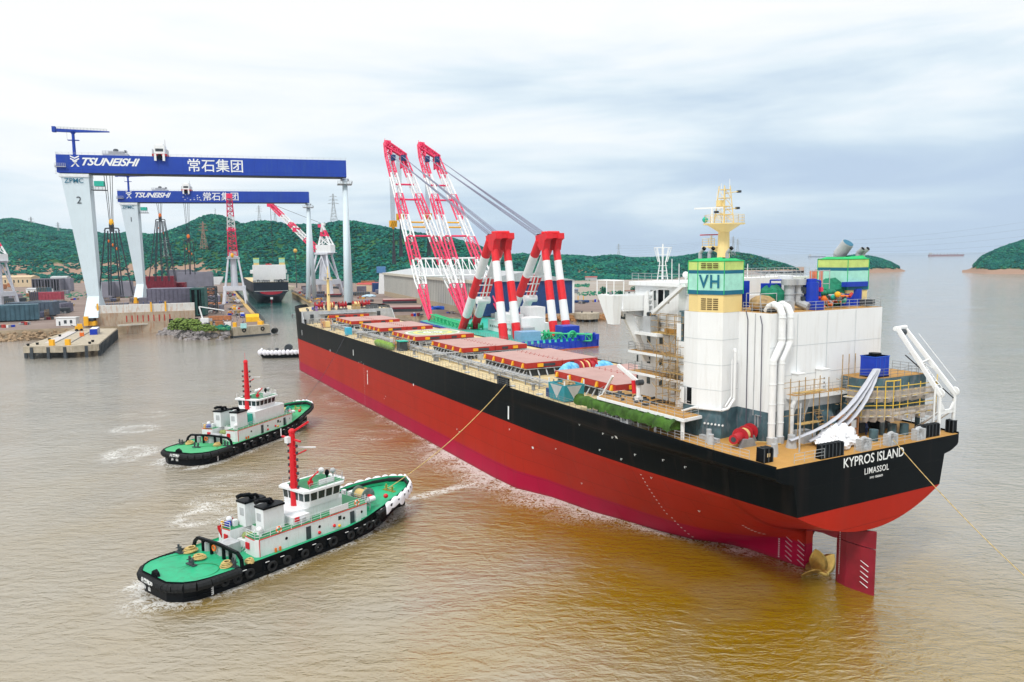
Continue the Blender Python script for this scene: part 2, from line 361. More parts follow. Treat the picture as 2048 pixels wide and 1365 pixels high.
# ---------------------------------------------------------------- water
def fbm(x, y, s, o=4, seed=0):
    r = np.random.default_rng(seed); v = 0; a = 1; tot = 0
    for k in range(o):
        for j in range(3):
            th = r.uniform(0, 6.283); ph = r.uniform(0, 6.283); f = r.uniform(.7, 1.4) / s * 2 ** k
            v = v + a * np.sin((x * np.cos(th) + y * np.sin(th)) * f * 6.283 + ph + 1.3 * np.sin((y * np.cos(th) - x * np.sin(th)) * f * 3.7 + ph * 2)); tot += a
        a *= .55
    return v / tot
SO = Vector((38.746, 84.134, 0)); HEAD = R(118.0713)
BX = Vector((math.cos(HEAD), math.sin(HEAD), 0)); BY = Vector((-BX.y, BX.x, 0))
def shipw(x, y, z): return SO + BX * x + BY * y + Vector((0, 0, z))
T1 = Vector((-40.9, 83.7, 0)); H1 = math.atan2(29.4, 22.6)
T2 = Vector((-62.6, 139.8, 0)); H2 = math.atan2(37.0, 12.8)
def _water(t, b):
    tc = t.nodes.new('ShaderNodeTexCoord')
    def noise(sc, det, rough, mscale=(1, 1, 1), dist=0):
        mp = t.nodes.new('ShaderNodeMapping'); mp.inputs['Scale'].default_value = mscale; mp.inputs['Rotation'].default_value = (0, 0, .35); t.links.new(tc.outputs['Object'], mp.inputs[0])
        n = t.nodes.new('ShaderNodeTexNoise'); n.inputs['Scale'].default_value = sc; n.inputs['Detail'].default_value = det; n.inputs['Roughness'].default_value = rough; n.inputs['Distortion'].default_value = dist; t.links.new(mp.outputs[0], n.inputs['Vector']); return n.outputs[0]
    def m2(op, a, b_):
        n = t.nodes.new('ShaderNodeMath'); n.operation = op
        for i, v in enumerate((a, b_)):
            if isinstance(v, (int, float)): n.inputs[i].default_value = v
            else: t.links.new(v, n.inputs[i])
        return n.outputs[0]
    big = noise(.10, 3, .5, (1, 1.8, 1), .6); mid = noise(.42, 4, .6, (1, 2.2, 1), .5); fine = noise(1.7, 4, .65, (1, 1.7, 1), .3)
    h = m2('ADD', m2('ADD', m2('MULTIPLY', big, .42), m2('MULTIPLY', mid, .44)), m2('MULTIPLY', fine, .11))
    bp = t.nodes.new('ShaderNodeBump'); bp.inputs['Distance'].default_value = 1.0; gust = noise(.018, 3, .55, (1, 1.6, 1), .8); mr_ = t.nodes.new('ShaderNodeMapRange'); mr_.inputs[1].default_value = .32; mr_.inputs[2].default_value = .68; mr_.inputs[3].default_value = .38; mr_.inputs[4].default_value = 1.0; t.links.new(gust, mr_.inputs[0]); t.links.new(mr_.outputs[0], bp.inputs['Strength']); t.links.new(h, bp.inputs['Height']); t.links.new(bp.outputs[0], b.inputs['Normal'])
    # silt: drifting lighter and browner plumes; grey base has sky reflection painted in
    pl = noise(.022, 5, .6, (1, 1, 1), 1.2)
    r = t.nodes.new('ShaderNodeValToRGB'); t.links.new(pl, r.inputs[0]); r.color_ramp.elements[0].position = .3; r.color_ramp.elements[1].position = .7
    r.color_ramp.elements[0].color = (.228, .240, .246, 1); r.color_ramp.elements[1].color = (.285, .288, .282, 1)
    at = t.nodes.new('ShaderNodeAttribute'); at.attribute_name = 'silt'
    mx = t.nodes.new('ShaderNodeMix'); mx.data_type = 'RGBA'; t.links.new(at.outputs['Fac'], mx.inputs[0]); t.links.new(r.outputs[0], mx.inputs[6]); mx.inputs[7].default_value = (.25, .105, .022, 1); am_ = t.nodes.new('ShaderNodeAttribute'); am_.attribute_name = 'amber_reflection'; ma_ = t.nodes.new('ShaderNodeMix'); ma_.data_type = 'RGBA'; t.links.new(am_.outputs['Fac'], ma_.inputs[0]); t.links.new(r.outputs[0], ma_.inputs[6]); ma_.inputs[7].default_value = (.215, .132, .003, 1); t.links.new(ma_.outputs[2], mx.inputs[6])  # second mix: amber of the hull's reflection painted into the water colour
    # foam churned up by the hulls
    tl_ = t.nodes.new('ShaderNodeAttribute'); tl_.attribute_name = 'clear'; mt_ = t.nodes.new('ShaderNodeMix'); mt_.data_type = 'RGBA'; t.links.new(tl_.outputs['Fac'], mt_.inputs[0]); t.links.new(mx.outputs[2], mt_.inputs[6]); mt_.inputs[7].default_value = (.012, .10, .095, 1); mx = mt_  # teal in the slip: reflection of the hills painted into the water colour
    fo = t.nodes.new('ShaderNodeAttribute'); fo.attribute_name = 'foam'
    fn = noise(.75, 7, .72, (1, 1, 1), 1.6); fs = m2('SUBTRACT', fn, .5); fs = m2('ABSOLUTE', fs, 0); 
    k = m2('SUBTRACT', m2('MULTIPLY', fo.outputs['Fac'], .115), fs); k = m2('MULTIPLY', k, 14); cl = t.nodes.new('ShaderNodeClamp'); t.links.new(k, cl.inputs[0])
    fm = m2('MULTIPLY', cl.outputs[0], .82)
    mf = t.nodes.new('ShaderNodeMix'); mf.data_type = 'RGBA'; t.links.new(fm, mf.inputs[0]); t.links.new(mx.outputs[2], mf.inputs[6]); mf.inputs[7].default_value = (.74, .74, .72, 1)
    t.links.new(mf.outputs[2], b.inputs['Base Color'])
    rr = m2('ADD', m2('MULTIPLY', fm, .5), .06); t.links.new(rr, b.inputs['Roughness'])
    b.inputs['IOR'].default_value = 2.75; b.inputs['Specular IOR Level'].default_value = .5
waterm = _ramp_mat('silty_water', _water)
xs = np.concatenate([[-60000, -9000, -2500, -700, -320], np.arange(-240, 140, 1.6), [150, 260, 700, 2500, 9000, 60000]])
ys = np.concatenate([[-3000, -200, 0, 30], np.arange(46, 330, 1.6), [340, 360, 380, 400, 430, 460, 500, 550, 620, 700, 800, 960, 1200, 2500, 6000, 15000, 70000]])
GX, GY = np.meshgrid(xs, ys); n_ = len(xs)
idx = np.arange(len(xs) * len(ys)).reshape(len(ys), len(xs))
Fq = np.stack([idx[:-1, :-1], idx[:-1, 1:], idx[1:, 1:], idx[1:, :-1]], -1).reshape(-1, 4)
X, Y = GX.ravel(), GY.ravel()
sx = (X - SO.x) * BX.x + (Y - SO.y) * BX.y; sy = (X - SO.x) * BY.x + (Y - SO.y) * BY.y
hb = np.interp(sx, [3, 5.6, 11, 20, 30, 45, 60, 205, 215, 222, 226], [.5, .9, 1.9, 5.8, 9.6, 13.2, 16.1, 16.1, 13.5, 8, 0])
dh = sy - hb                                                     # metres off the port side
inl = (sx > 2) & (sx < 222)
foam = np.where(inl & (dh > -2), np.exp(-np.clip(dh, 0, 99) / 1.6) * np.interp(sx, [3, 20, 40, 70, 95, 130, 222], [.5, .9, 1.2, 1.25, .85, .65, .5]), 0)
foam += np.where((sx > 25) & (sx < 92), .62 * np.exp(-((dh - 3.5) / 4.5) ** 2) * np.interp(sx, [25, 40, 80, 92], [0, 1, 1, 0]), 0)
# wash front curling off the hull back towards the near tug's bow
w0 = shipw(94, 16.5, 0); w1 = Vector((-14.5, 119, 0)); 
pa = np.array([[w0.x, w0.y], [2, 141], [-1.5, 133], [-5.5, 126], [-12, 121.5], [-16, 118]])
for a, b_ in zip(pa, pa[1:]):
    d = b_ - a; tt = np.clip(((X - a[0]) * d[0] + (Y - a[1]) * d[1]) / (d @ d), 0, 1); dd = np.hypot(X - a[0] - tt * d[0], Y - a[1] - tt * d[1]); foam = np.maximum(foam, .9 * np.exp(-(dd / 1.5) ** 2))
def swirl(px, py, rx, ry, amt, ang=0):
    global foam
    c = atz(px, py); dx, dy = X - c.x, Y - c.y; u = dx * math.cos(ang) + dy * math.sin(ang); v = -dx * math.sin(ang) + dy * math.cos(ang)
    rr = np.hypot(u / rx, v / ry); foam = np.maximum(foam, amt * (np.exp(-((rr - .75) / .22) ** 2) * .8 + .5 * np.exp(-(rr / .8) ** 2)))
for a in ((262, 905, 5.5, 6, .62, .2), (270, 858, 6, 5, .5, 0), (290, 830, 7, 5, .3, 0), (430, 1000, 4.5, 4, .5, .4), (400, 1035, 4.5, 4.5, .55, .2), (455, 1010, 4, 4, .45, 0), (470, 960, 6, 5, .3, 0), (240, 920, 4, 3, .5, 0), (790, 838, 6, 8, .35, 0), (690, 800, 7, 14, .33, .5), (760, 870, 6, 6, .3, .4)): swirl(a[0], a[1], a[2], a[3], min(1, a[4] * 1.35), a[5])
for T, H_, Ln, bw in ((T1, H1, 38.5, 5.5), (T2, H2, 41.5, 5.9)):
    tx = (X - T.x) * math.cos(H_) + (Y - T.y) * math.sin(H_); ty = -(X - T.x) * math.sin(H_) + (Y - T.y) * math.cos(H_)
    e_ = np.abs(ty) - bw * np.interp(tx, [-1, 2, 26, 35, 40], [.85, 1, .95, .5, 0]); foam = np.maximum(foam, np.where((tx > -1.5) & (tx < 40), np.exp(-np.clip(e_, 0, 99) / 1.15) * 1.05, 0))
    foam = np.maximum(foam, .55 * np.exp(-((tx + 2.5) / 2.5) ** 2 - (ty / 5.5) ** 2))
silt = np.zeros_like(X)
for px, py, r1, r2, a in ((760, 880, 16, 14, .9), (690, 810, 16, 22, .75), (450, 900, 12, 6, .35), (330, 660, 40, 25, .8), (180, 680, 60, 25, .55), (590, 950, 6, 9, .4), (820, 930, 10, 12, .6), (1170, 655, 15, 40, .4)):
    c = atz(px, py); silt = np.maximum(silt, a * np.exp(-((X - c.x) / r1) ** 2 - ((Y - c.y) / r2) ** 2))
silt *= np.clip(.65 + .5 * fbm(X, Y, 18, 3, 3), 0, 1)
def soft(d, r): return np.exp(-np.clip(d, 0, 999) / r)
amber_reflection = 1.05 * soft(np.abs(np.where(sy > 0, sy - hb, 0)) + np.clip(-6 - sx, 0, 999) * .8 + np.clip(sx - 70, 0, 999) * .55 + np.where(sy < -10, (-10 - sy) * 3.0, 0) + np.where((sx < 4) & (sy < 0), -sy * 1.1, 0), 52)  # amber field around the ship: painted hull reflection, with some churned silt
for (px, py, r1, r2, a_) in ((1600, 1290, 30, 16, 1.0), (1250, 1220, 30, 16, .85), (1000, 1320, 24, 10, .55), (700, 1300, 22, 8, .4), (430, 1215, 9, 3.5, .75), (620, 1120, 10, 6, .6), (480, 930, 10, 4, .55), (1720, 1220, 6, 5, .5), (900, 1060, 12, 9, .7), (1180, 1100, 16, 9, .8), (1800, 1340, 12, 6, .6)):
    c = atz(px, py); amber_reflection = np.maximum(amber_reflection, a_ * np.exp(-((X - c.x) / r1) ** 2 - ((Y - c.y) / r2) ** 2))
amber_reflection = np.clip(amber_reflection * (.78 + .5 * fbm(X, Y, 26, 4, 8)) + .22 + .20 * np.exp(-np.clip(Y - 60, 0, 999) / 45), 0, 1)
foam *= np.clip(.85 + .55 * fbm(X, Y, 9, 3, 5), .1, 1.4)
mesh_np('water', np.stack([X, Y, 0 * X], -1), Fq, waterm, 'structure', attr={'foam': foam, 'silt': silt, 'amber_reflection': amber_reflection, 'clear': np.clip((Y - 430 + .3 * (X + 130)) / 90, 0, 1) * (X < -90) * (X > -330)})  # last attribute masks the painted hill reflection in the slip

# ---------------------------------------------------------------- hills and forest
HU = [(-420, 455), (-250, 450), (-120, 447), (0, 441), (28, 438), (75, 449), (119, 460), (164, 461), (210, 470), (240, 468), (265, 462), (295, 472), (324, 468), (370, 452), (406, 434), (425, 430), (447, 434), (487, 452), (507, 445), (530, 443), (558, 448), (578, 452), (627, 452), (657, 448), (683, 443), (700, 442), (736, 450), (780, 460), (840, 468), (900, 478), (950, 491), (1000, 510), (1022, 513), (1045, 510), (1071, 514), (1119, 512), (1147, 513), (1185, 517), (1212, 514), (1238, 513), (1254, 517.5), (1284, 518.5), (1350, 517), (1388, 511), (1415, 506), (1437, 503), (1477, 507.6), (1500, 510), (1517, 515), (1538, 523), (1567, 529), (1586, 537), (1600, 543), (1612, 547)]
YR = [(-420, 2000), (250, 1950), (310, 1500), (480, 1500), (520, 1350), (800, 1300), (1000, 1330), (1350, 1330), (1430, 1560), (1612, 1580)]
YB = [(-420, 1250), (300, 1180), (600, 1080), (900, 1030), (1350, 1080), (1400, 1330), (1430, 1480), (1612, 1540)]
def ipl(t, u): return np.interp(u, [p[0] for p in t], [p[1] for p in t])
def hill_mesh(us, nb, ridge, yr, yb, ybk, z0, nseed, namp):
    V = []
    for u in us:
        v = float(ipl(ridge, u)); Yr, Yb = float(ipl(yr, u)), float(ipl(yb, u)); top = aty(u, v, Yr); k = top.x / top.y
        for j in range(nb + 1):
            t = j / nb
            if t <= .62: q = t / .62; Yd = Yb + (Yr - Yb) * q; z = z0 + (top.z - z0) * (q * .35 + .65 * (3 * q * q - 2 * q ** 3))
            else: q = (t - .62) / .38; Yd = Yr + ybk * q; z = top.z + (z0 - top.z) * (q * q)
            V.append((k * Yd, Yd, z))
    V = np.array(V); m = nb + 1; t = np.tile(np.arange(m) / nb, len(us)); env = np.clip(t / .12, 0, 1) * np.clip(np.abs(t - .62) / .25, .12, 1)
    V[:, 2] += env * namp * fbm(V[:, 0], V[:, 1], 160, 4, nseed) * np.clip((V[:, 2] - z0) / 40, .05, 1)
    i = np.arange(len(us) * m).reshape(len(us), m); Fh = np.stack([i[:-1, :-1], i[1:, :-1], i[1:, 1:], i[:-1, 1:]], -1).reshape(-1, 4)
    return V, Fh
def _hillm(t, b):
    tc = t.nodes.new('ShaderNodeTexCoord')
    n = t.nodes.new('ShaderNodeTexNoise'); n.inputs['Scale'].default_value = .012; n.inputs['Detail'].default_value = 8; n.inputs['Roughness'].default_value = .65; t.links.new(tc.outputs['Object'], n.inputs['Vector'])
    r = t.nodes.new('ShaderNodeValToRGB'); t.links.new(n.outputs[0], r.inputs[0]); e = r.color_ramp.elements; e[0].position = .3; e[0].color = (.012, .060, .030, 1); e[1].position = .72; e[1].color = (.05, .14, .05, 1)
    at = t.nodes.new('ShaderNodeAttribute'); at.attribute_name = 'rock'
    n2 = t.nodes.new('ShaderNodeTexNoise'); n2.inputs['Scale'].default_value = .06; n2.inputs['Detail'].default_value = 6; n2.inputs['Roughness'].default_value = .7; t.links.new(tc.outputs['Object'], n2.inputs['Vector'])
    ad = t.nodes.new('ShaderNodeMath'); ad.operation = 'ADD'; t.links.new(at.outputs['Fac'], ad.inputs[0]); t.links.new(n2.outputs[0], ad.inputs[1])
    r2 = t.nodes.new('ShaderNodeValToRGB'); t.links.new(ad.outputs[0], r2.inputs[0]); r2.color_ramp.elements[0].position = .80; r2.color_ramp.elements[1].position = .98
    mx = t.nodes.new('ShaderNodeMix'); mx.data_type = 'RGBA'; t.links.new(r2.outputs[0], mx.inputs[0]); t.links.new(r.outputs[0], mx.inputs[6]); mx.inputs[7].default_value = (.30, .20, .15, 1)
    t.links.new(mx.outputs[2], b.inputs['Base Color']); b.inputs['Roughness'].default_value = 1; b.inputs['Specular IOR Level'].default_value = .05
hillm = _ramp_mat('hillside', _hillm)
def _leaf2(t, b):
    at = t.nodes.new('ShaderNodeAttribute'); at.attribute_name = 'hue'; r = t.nodes.new('ShaderNodeValToRGB'); t.links.new(at.outputs['Fac'], r.inputs[0]); e = r.color_ramp.elements; e[0].color = (.03, .10, .03, 1); e[1].color = (.15, .22, .04, 1); t.links.new(r.outputs[0], b.inputs['Base Color']); b.inputs['Roughness'].default_value = .9
bushm = _ramp_mat('bush_leaf', _leaf2)
def _leafm(t, b):
    at = t.nodes.new('ShaderNodeAttribute'); at.attribute_name = 'hue'
    r = t.nodes.new('ShaderNodeValToRGB'); t.links.new(at.outputs['Fac'], r.inputs[0]); e = r.color_ramp.elements; e[0].color = (.003, .048, .052, 1); e[1].color = (.075, .24, .11, 1)
    x = e.new(.42); x.color = (.007, .108, .092, 1); x = e.new(.75); x.color = (.023, .18, .110, 1)
    t.links.new(r.outputs[0], b.inputs['Base Color']); b.inputs['Roughness'].default_value = .9; b.inputs['Specular IOR Level'].default_value = .1
leafm = _ramp_mat('canopy', _leafm)
# lumpy crown prototypes: icosphere with leaf-clump displacement
import bmesh
def ico(sub):
    bm = bmesh.new(); bmesh.ops.create_icosphere(bm, subdivisions=sub, radius=1); v = np.array([p.co[:] for p in bm.verts]); f = np.array([[q.index for q in p.verts] for p in bm.faces]); bm.free(); return v, f
IV, IF = ico(1)
def crowns(P, rad, seed, hue):
    r = np.random.default_rng(seed); nI = len(IV); P = np.asarray(P); protos = []
    for k in range(6): d = 1 + .30 * r.standard_normal(nI); q = IV * d[:, None]; q[:, 2] *= .62; protos.append(q)
    pk = r.integers(0, 6, len(P)); ang = r.uniform(0, 6.283, len(P)); B = np.stack(protos)[pk]; c, s_ = np.cos(ang)[:, None], np.sin(ang)[:, None]
    B = np.stack([B[..., 0] * c - B[..., 1] * s_, B[..., 0] * s_ + B[..., 1] * c, B[..., 2]], -1) * np.asarray(rad)[:, None, None] + P[:, None, :]
    Fc = (IF[None] + (np.arange(len(P)) * nI)[:, None, None]).reshape(-1, 3)
    hu = np.repeat(hue, nI) + .10 * r.standard_normal(len(P) * nI)
    return B.reshape(-1, 3), Fc, np.clip(hu, 0, 1)
def scatter(V, Fh, n, seed, rock, tmax=None):
    r = np.random.default_rng(seed); A, B, C_, D = (V[Fh[:, i]] for i in range(4)); ar = np.linalg.norm(np.cross(B - A, D - A), axis=1)
    k = r.choice(len(Fh), n, p=ar / ar.sum()); a, b = r.random(n)[:, None], r.random(n)[:, None]
    P = A[k] * (1 - a) * (1 - b) + B[k] * a * (1 - b) + C_[k] * a * b + D[k] * (1 - a) * b; rk = rock[Fh[k, 0]]
    keep = r.random(n) > rk * 1.5 - .15
    return P[keep]
def hillside(name, us, nb, ridge, yr, yb, ybk, z0, seed, amp, ntree, rockf, rad=(1.5, 3.4)):
    V, Fh = hill_mesh(us, nb, ridge, yr, yb, ybk, z0, seed, amp); rock = np.clip(rockf(V), 0, 1)
    mesh_np(name, V, Fh, hillm, 'structure', True, {'rock': rock})
    nb_ = nb + 1; front = (Fh[:, 0] % nb_) < int(nb * .72); P = scatter(V, Fh[front], ntree, seed + 1, rock)
    r = np.random.default_rng(seed); rd = r.uniform(*rad, len(P)); P[:, 2] += rd * .35
    hue = np.clip(.42 + .34 * fbm(P[:, 0], P[:, 1], 70, 4, seed + 9) +   .15 * r.standard_normal(len(P)), 0, 1)
    cv, cf, hu = crowns(P, rd, seed + 2, hue); return cv, cf, hu
def rock_main(V):
    x, y, z = V[:, 0], V[:, 1], V[:, 2]; nz = fbm(x, y, 120, 4, 21)
    left = np.clip((-330 - x) / 200, 0, 1) * np.clip((62 - z) / 40, 0, 1) * (.55 + .8 * nz)
    shore = np.clip((8.5 - z) / 5, 0, 1) * (x > 330) * 1.2
    return np.clip(left, 0, 1) + shore + .10 * np.clip(nz - .25, 0, 1) + .5 * np.exp(-((x - 100) / 60) ** 2 - ((z - 14) / 7) ** 2) * (y > 900)
FV = []; FF = []; FH = []; off_ = 0
def grow(t):
    global off_
    FV.append(t[0]); FF.append(t[1] + off_); FH.append(t[2]); off_ += len(t[0])
HUm = [p for p in HU]
grow(hillside('hills', np.arange(-420, 1613, 12), 34, HUm, YR, YB, 420, 4.0, 11, 16, 78000, rock_main))
isl1 = [(1612, 547.5), (1625, 543), (1645, 535), (1680, 517), (1715, 511), (1735, 514), (1757, 518), (1780, 526), (1797, 536), (1806, 541), (1818, 546.5)]
isl2 = [(1924, 544), (1938, 540), (1952, 530), (1962, 517), (1975, 509), (2005, 496), (2022, 489), (2048, 482), (2100, 470), (2200, 462), (2300, 470)]
rk = lambda V: np.clip((9.5 - V[:, 2] + 3 * fbm(V[:, 0], V[:, 1], 30, 3, 5)) / 5, 0, 1) * 1.3
grow(hillside('island', np.arange(1612, 1819, 6), 22, isl1, [(1612, 1600), (1818, 1560)], [(1612, 1540), (1700, 1440), (1818, 1540)], 150, -1.0, 31, 8, 8000, rk))
grow(hillside('island', np.arange(1924, 2301, 8), 24, isl2, [(1924, 1440), (2000, 1420), (2300, 1420)], [(1924, 1410), (1980, 1300), (2300, 1200)], 220, -1.0, 41, 10, 14000, rk))
fo = mesh_np('forest', np.concatenate(FV), np.concatenate(FF), leafm, 'stuff', True, {'hue': np.concatenate(FH)})
tag(fo, 'dense green forest canopy covering the hills and islands behind the shipyard', 'forest')
# ================================================================ bulk carrier (ship frame: x forward from the rudder stock, y to port, z above the water)
ship = thing('cargo_ship', 'huge black and red bulk carrier with white house, towed out by tugs', 'ship', SO, HEAD)
DK = 16.6
XT = [-2.5, 6, 11, 20, 30, 45, 60]
WT = [11.9, 13.0, 13.5, 14.6, 15.4, 16.05, 16.1]; ZT = [7.6, 5.2, 2.3, -2.1, -6.0, -20, -400]
def hb_(x, z):
    if x >= 60:
        b = 16.1
        zz = min(max(z, -4), 22); xs_ = 206 + .10 * (zz - 8) * (zz > 8); Lb = 19.0 + (zz > 0) * zz * .16 + (.22 * (zz - 11) if zz > 11 else 0)
        if x > xs_: b *= math.sqrt(max(0, 1 - ((x - xs_) / (Lb)) ** 2.15))
        return b
    W = float(np.interp(x, XT, WT)); zb = float(np.interp(x, XT, ZT))
    r = max(0, min(1, (z - zb) / (10.9 - zb))); b = W * math.sqrt(r)
    if z > 10.9:
        wide = float(np.interp(x, [-2.5, 6, 20, 60], [12.6, 13.6, 15.4, 16.1])); b = W + (wide - W) * min(1, (z - 10.9) / 3.7)
        top = float(np.interp(x, [-2.5, 4, 14, 30], [15.2, 15.75, 16.05, 16.1]))
        if z > 14.5: b = b + (top - b) * min(1, ((z - 14.5) / .9)) ** .6
    return max(b, (.55 + max(0, (x - 5.6)) * .16) if x >= 5.9 else 0)
def loft(mb, xs_, zf, nz, cap0=False, cap1=False):
    k0 = len(mb.v); rows = []
    for x in xs_:
        zz = zf(x); rows.append([(x, hb_(x, z), z) for z in zz])
    n = len(rows[0]); vs = [p for r_ in rows for p in r_] + [(p[0], -p[1], p[2]) for r_ in rows for p in r_]; M_ = len(rows) * n; fs = []
    for i in range(len(rows) - 1):
        for j in range(n - 1):
            a, b_, c, d = i * n + j, (i + 1) * n + j, (i + 1) * n + j + 1, i * n + j + 1
            fs.append((d, c, b_, a)); fs.append((M_ + a, M_ + b_, M_ + c, M_ + d))
    for fl, i in ((cap0, 0), (cap1, len(rows) - 1)):
        if fl:
            for j in range(n - 1): fs.append((i * n + j, i * n + j + 1, M_ + i * n + j + 1, M_ + i * n + j))
    mb.add(vs, fs)
mb = MB()
zl = [-4, -2, 0, 1, 2, 3, 4, 5, 6, 7, 8, 9, 10, 10.9, 12, 13, 14, 14.5, 14.7, 14.95, 15.3, 15.6, 16.6]
loft(mb, [5.9, 7, 9, 11, 14, 17, 20, 25, 30, 36, 45, 52, 60, 90, 130, 170, 200] + list(np.arange(203, 226.5, 1.2)), lambda x: zl, 0, cap0=True)
def zc(x):
    zb = float(np.interp(x, XT, ZT)); lo = [zb + (10.9 - zb) * (k / 12) ** 2 for k in range(13)]; return lo + [12, 13, 14, 14.5, 14.7, 14.95, 15.3, 15.6, 16.6]
loft(mb, [-2.5, -1, 1, 3, 4.5, 6], zc, 0, cap0=True)
# forecastle bulwark flare
fx = [203.0] + list(np.arange(204, 231.5, 1.1))
def fcb(x, z):
    L_ = 24.0 + (z - 16.6) * .55; xs_ = 206 + .18 * (z - 16.6); return 16.1 * math.sqrt(max(0, 1 - max(0, (x - xs_) / L_) ** 2.15))
vs = []; fs = []; zz = [16.58, 18, 19.5, 20.6, 21.5]
for s_ in (1, -1):
    k = len(vs)
    for x in fx:
        for z in zz: vs.append((x, s_ * max(fcb(x, z), 0), z if x > 206 or z < 20.7 else 20.6))
    n = len(zz)
    for i in range(len(fx) - 1):
        for j in range(n - 1):
            q = (k + i * n + j, k + (i + 1) * n + j, k + (i + 1) * n + j + 1, k + i * n + j + 1); fs.append(q if s_ < 0 else q[::-1])
mb.add(vs, fs)
hull = mb.build('hull', hullm, ship)
for p in hull.data.polygons: p.use_smooth = p.normal.z < .5 and p.center.x > 6.2
def part(mb, name, m=None, parent=ship, smooth=False): return mb.build(name, m, parent, smooth)
# hull markings
mk = MB()
def hq(x, z, dx, dz, t=.02):              # small painted rectangle on the port side
    a = [(x, hb_(x, z) + t, z), (x + dx, hb_(x + dx, z) + t, z), (x + dx, hb_(x + dx, z + dz) + t, z + dz), (x, hb_(x, z + dz) + t, z + dz)]; mk.add(a, [(0, 1, 2, 3)])
for x, z, h_ in ((54, 11.4, 2.2), (143, 12.3, 1.6), (203, 12.6, 1.8), (131, 6.2, 2.8), (131, 9.3, .5), (98, 10.6, .5), (167, 10.9, .6), (24.5, 14.2, .4), (46.5, 8.0, .35)): hq(x, z, -.45, h_)
for x, z in ((33, 14.3), (27.5, 14.1), (25.4, 14.0), (28.5, 11.6), (24, 11.3), (19, 9.9), (58, 6.6), (74, 5.1), (75, 5.4), (36, 4.6), (117, 5.1), (118, 4.4), (14, 6.4), (138, 10.9), (136, 11.2), (134, 10.9), (16, 13), (40, 9.2), (21, 12.6), (12.5, 12.9), (53.6, 9.6)):
    hq(x, z, -.14, .26); hq(x - .2, z + .2, -.18, .07)
z = .6
while z < 10.4:
    hq(19.5 + .10 * z + (.35 if z > 4 else 0), z, -.22, .12); hq(9.6, z * .55, -.2, .1); hq(133.6, z, -.2, .1); z += .52
for k in range(5):
    for x0 in (8.6, 6.95): z = .5 + k * .62; mk.beam((x0, hb_(x0, z) + .03, z + .35), (x0 - .9, hb_(x0 - .9, z) + .03, z - .15), .02, .11, (0, 1, 0))
mk.mats = [foamw]; pieces(mk, 'hull_marking', ship, .004)
text('KYPROS ISLAND', 1.50, foamw, ship, 'ship_name', frame((-2.53, .1, 15.75), (0, -1, 0), (0, 0, 1)), .01, offset=.012, sx=.93)
text('LIMASSOL', .98, foamw, ship, 'port_name', frame((-2.53, -.35, 14.35), (0, -1, 0), (0, 0, 1)), .01, offset=.004, sx=.9, spacing=1.08)
text('IMO 1068609', .36, foamw, ship, 'registry_number', frame((-2.53, -.35, 13.55), (0, -1, 0), (0, 0, 1)), .01, spacing=1.1)
# rudder and propeller
r_ = MB(); z0 = -3
prof = [(2.0, .0), (1.4, .42), (.2, .62), (-1.4, .40), (-3.1, .05)]; pl = prof + [(x, -y) for x, y in prof[::-1][:-1] if y]
r_.prism([(x, y) for x, y in pl], -3.5, 5.3, None); r_.prism([(x, y * 1.15) for x, y in pl], 5.42, [6.7 - .25 * x for x, y in pl]); r_.slaby([(6.2, 4.6), (5.2, 5.0), (3.6, 5.25), (2.2, 5.2), (1.6, 5.3), (1.0, 6.9), (6.2, 6.2)], -.5, .5)
rud = part(r_, 'rudder', mat('rudder_red', (.24, .010, .022), .45, var=.2, scale=.4, dirt=(.36, .004, .05), dirt_amt=.3))
m2 = MB(); y_ = .66
for k in range(5): m2.beam((-1.55, .40, 1.2 + k * .62), (-2.45, .24, .75 + k * .62), .02, .12, (0, 1, 0))
for k in range(22): m2.box((1.15, .54, 1.2 + k * .26), (.12, .02, .09))
m2.mats = [foamw]; pieces(m2, 'rudder_marking', rud, .004)
p_ = MB(); hubc = Vector((4.2, 0, .1)); p_.tube((5.8, 0, .1), (3.0, 0, .1), .7, .3, n=14)
def blade(ang, twist=.75):
    rows = []
    for i in range(9):
        r0 = .5 + 2.55 * i / 8; ch = 1.05 * math.sin(min(1, (i + 1.6) / 9.2) * math.pi) ** .6 + .05; tw = twist * (1.15 - .55 * i / 8); row = []
        for j in range(6):
            c = (j / 5 - .5) * ch * 2; a = ang + c * math.cos(tw) / r0 * .9; row.append((hubc.x + c * math.sin(tw) + .02 * i, r0 * math.sin(a), hubc.z + r0 * math.cos(a)))
        rows.append(row)
    vs = [p for r0 in rows for p in r0]; th = [(p[0] - .08, p[1], p[2]) for p in vs]; n = len(vs)
    q = [(i * 6 + j, i * 6 + j + 1, (i + 1) * 6 + j + 1, (i + 1) * 6 + j) for i in range(8) for j in range(5)]
    p_.add(vs + th, q + [tuple(n + k for k in f[::-1]) for f in q] + [(i * 6, (i + 1) * 6, n + (i + 1) * 6, n + i * 6) for i in range(8)] + [(n + i * 6 + 5, n + (i + 1) * 6 + 5, (i + 1) * 6 + 5, i * 6 + 5) for i in range(8)])
for k in range(5): blade(k * 2 * math.pi / 5 + .25)
part(p_, 'propeller', bronze, smooth=True)
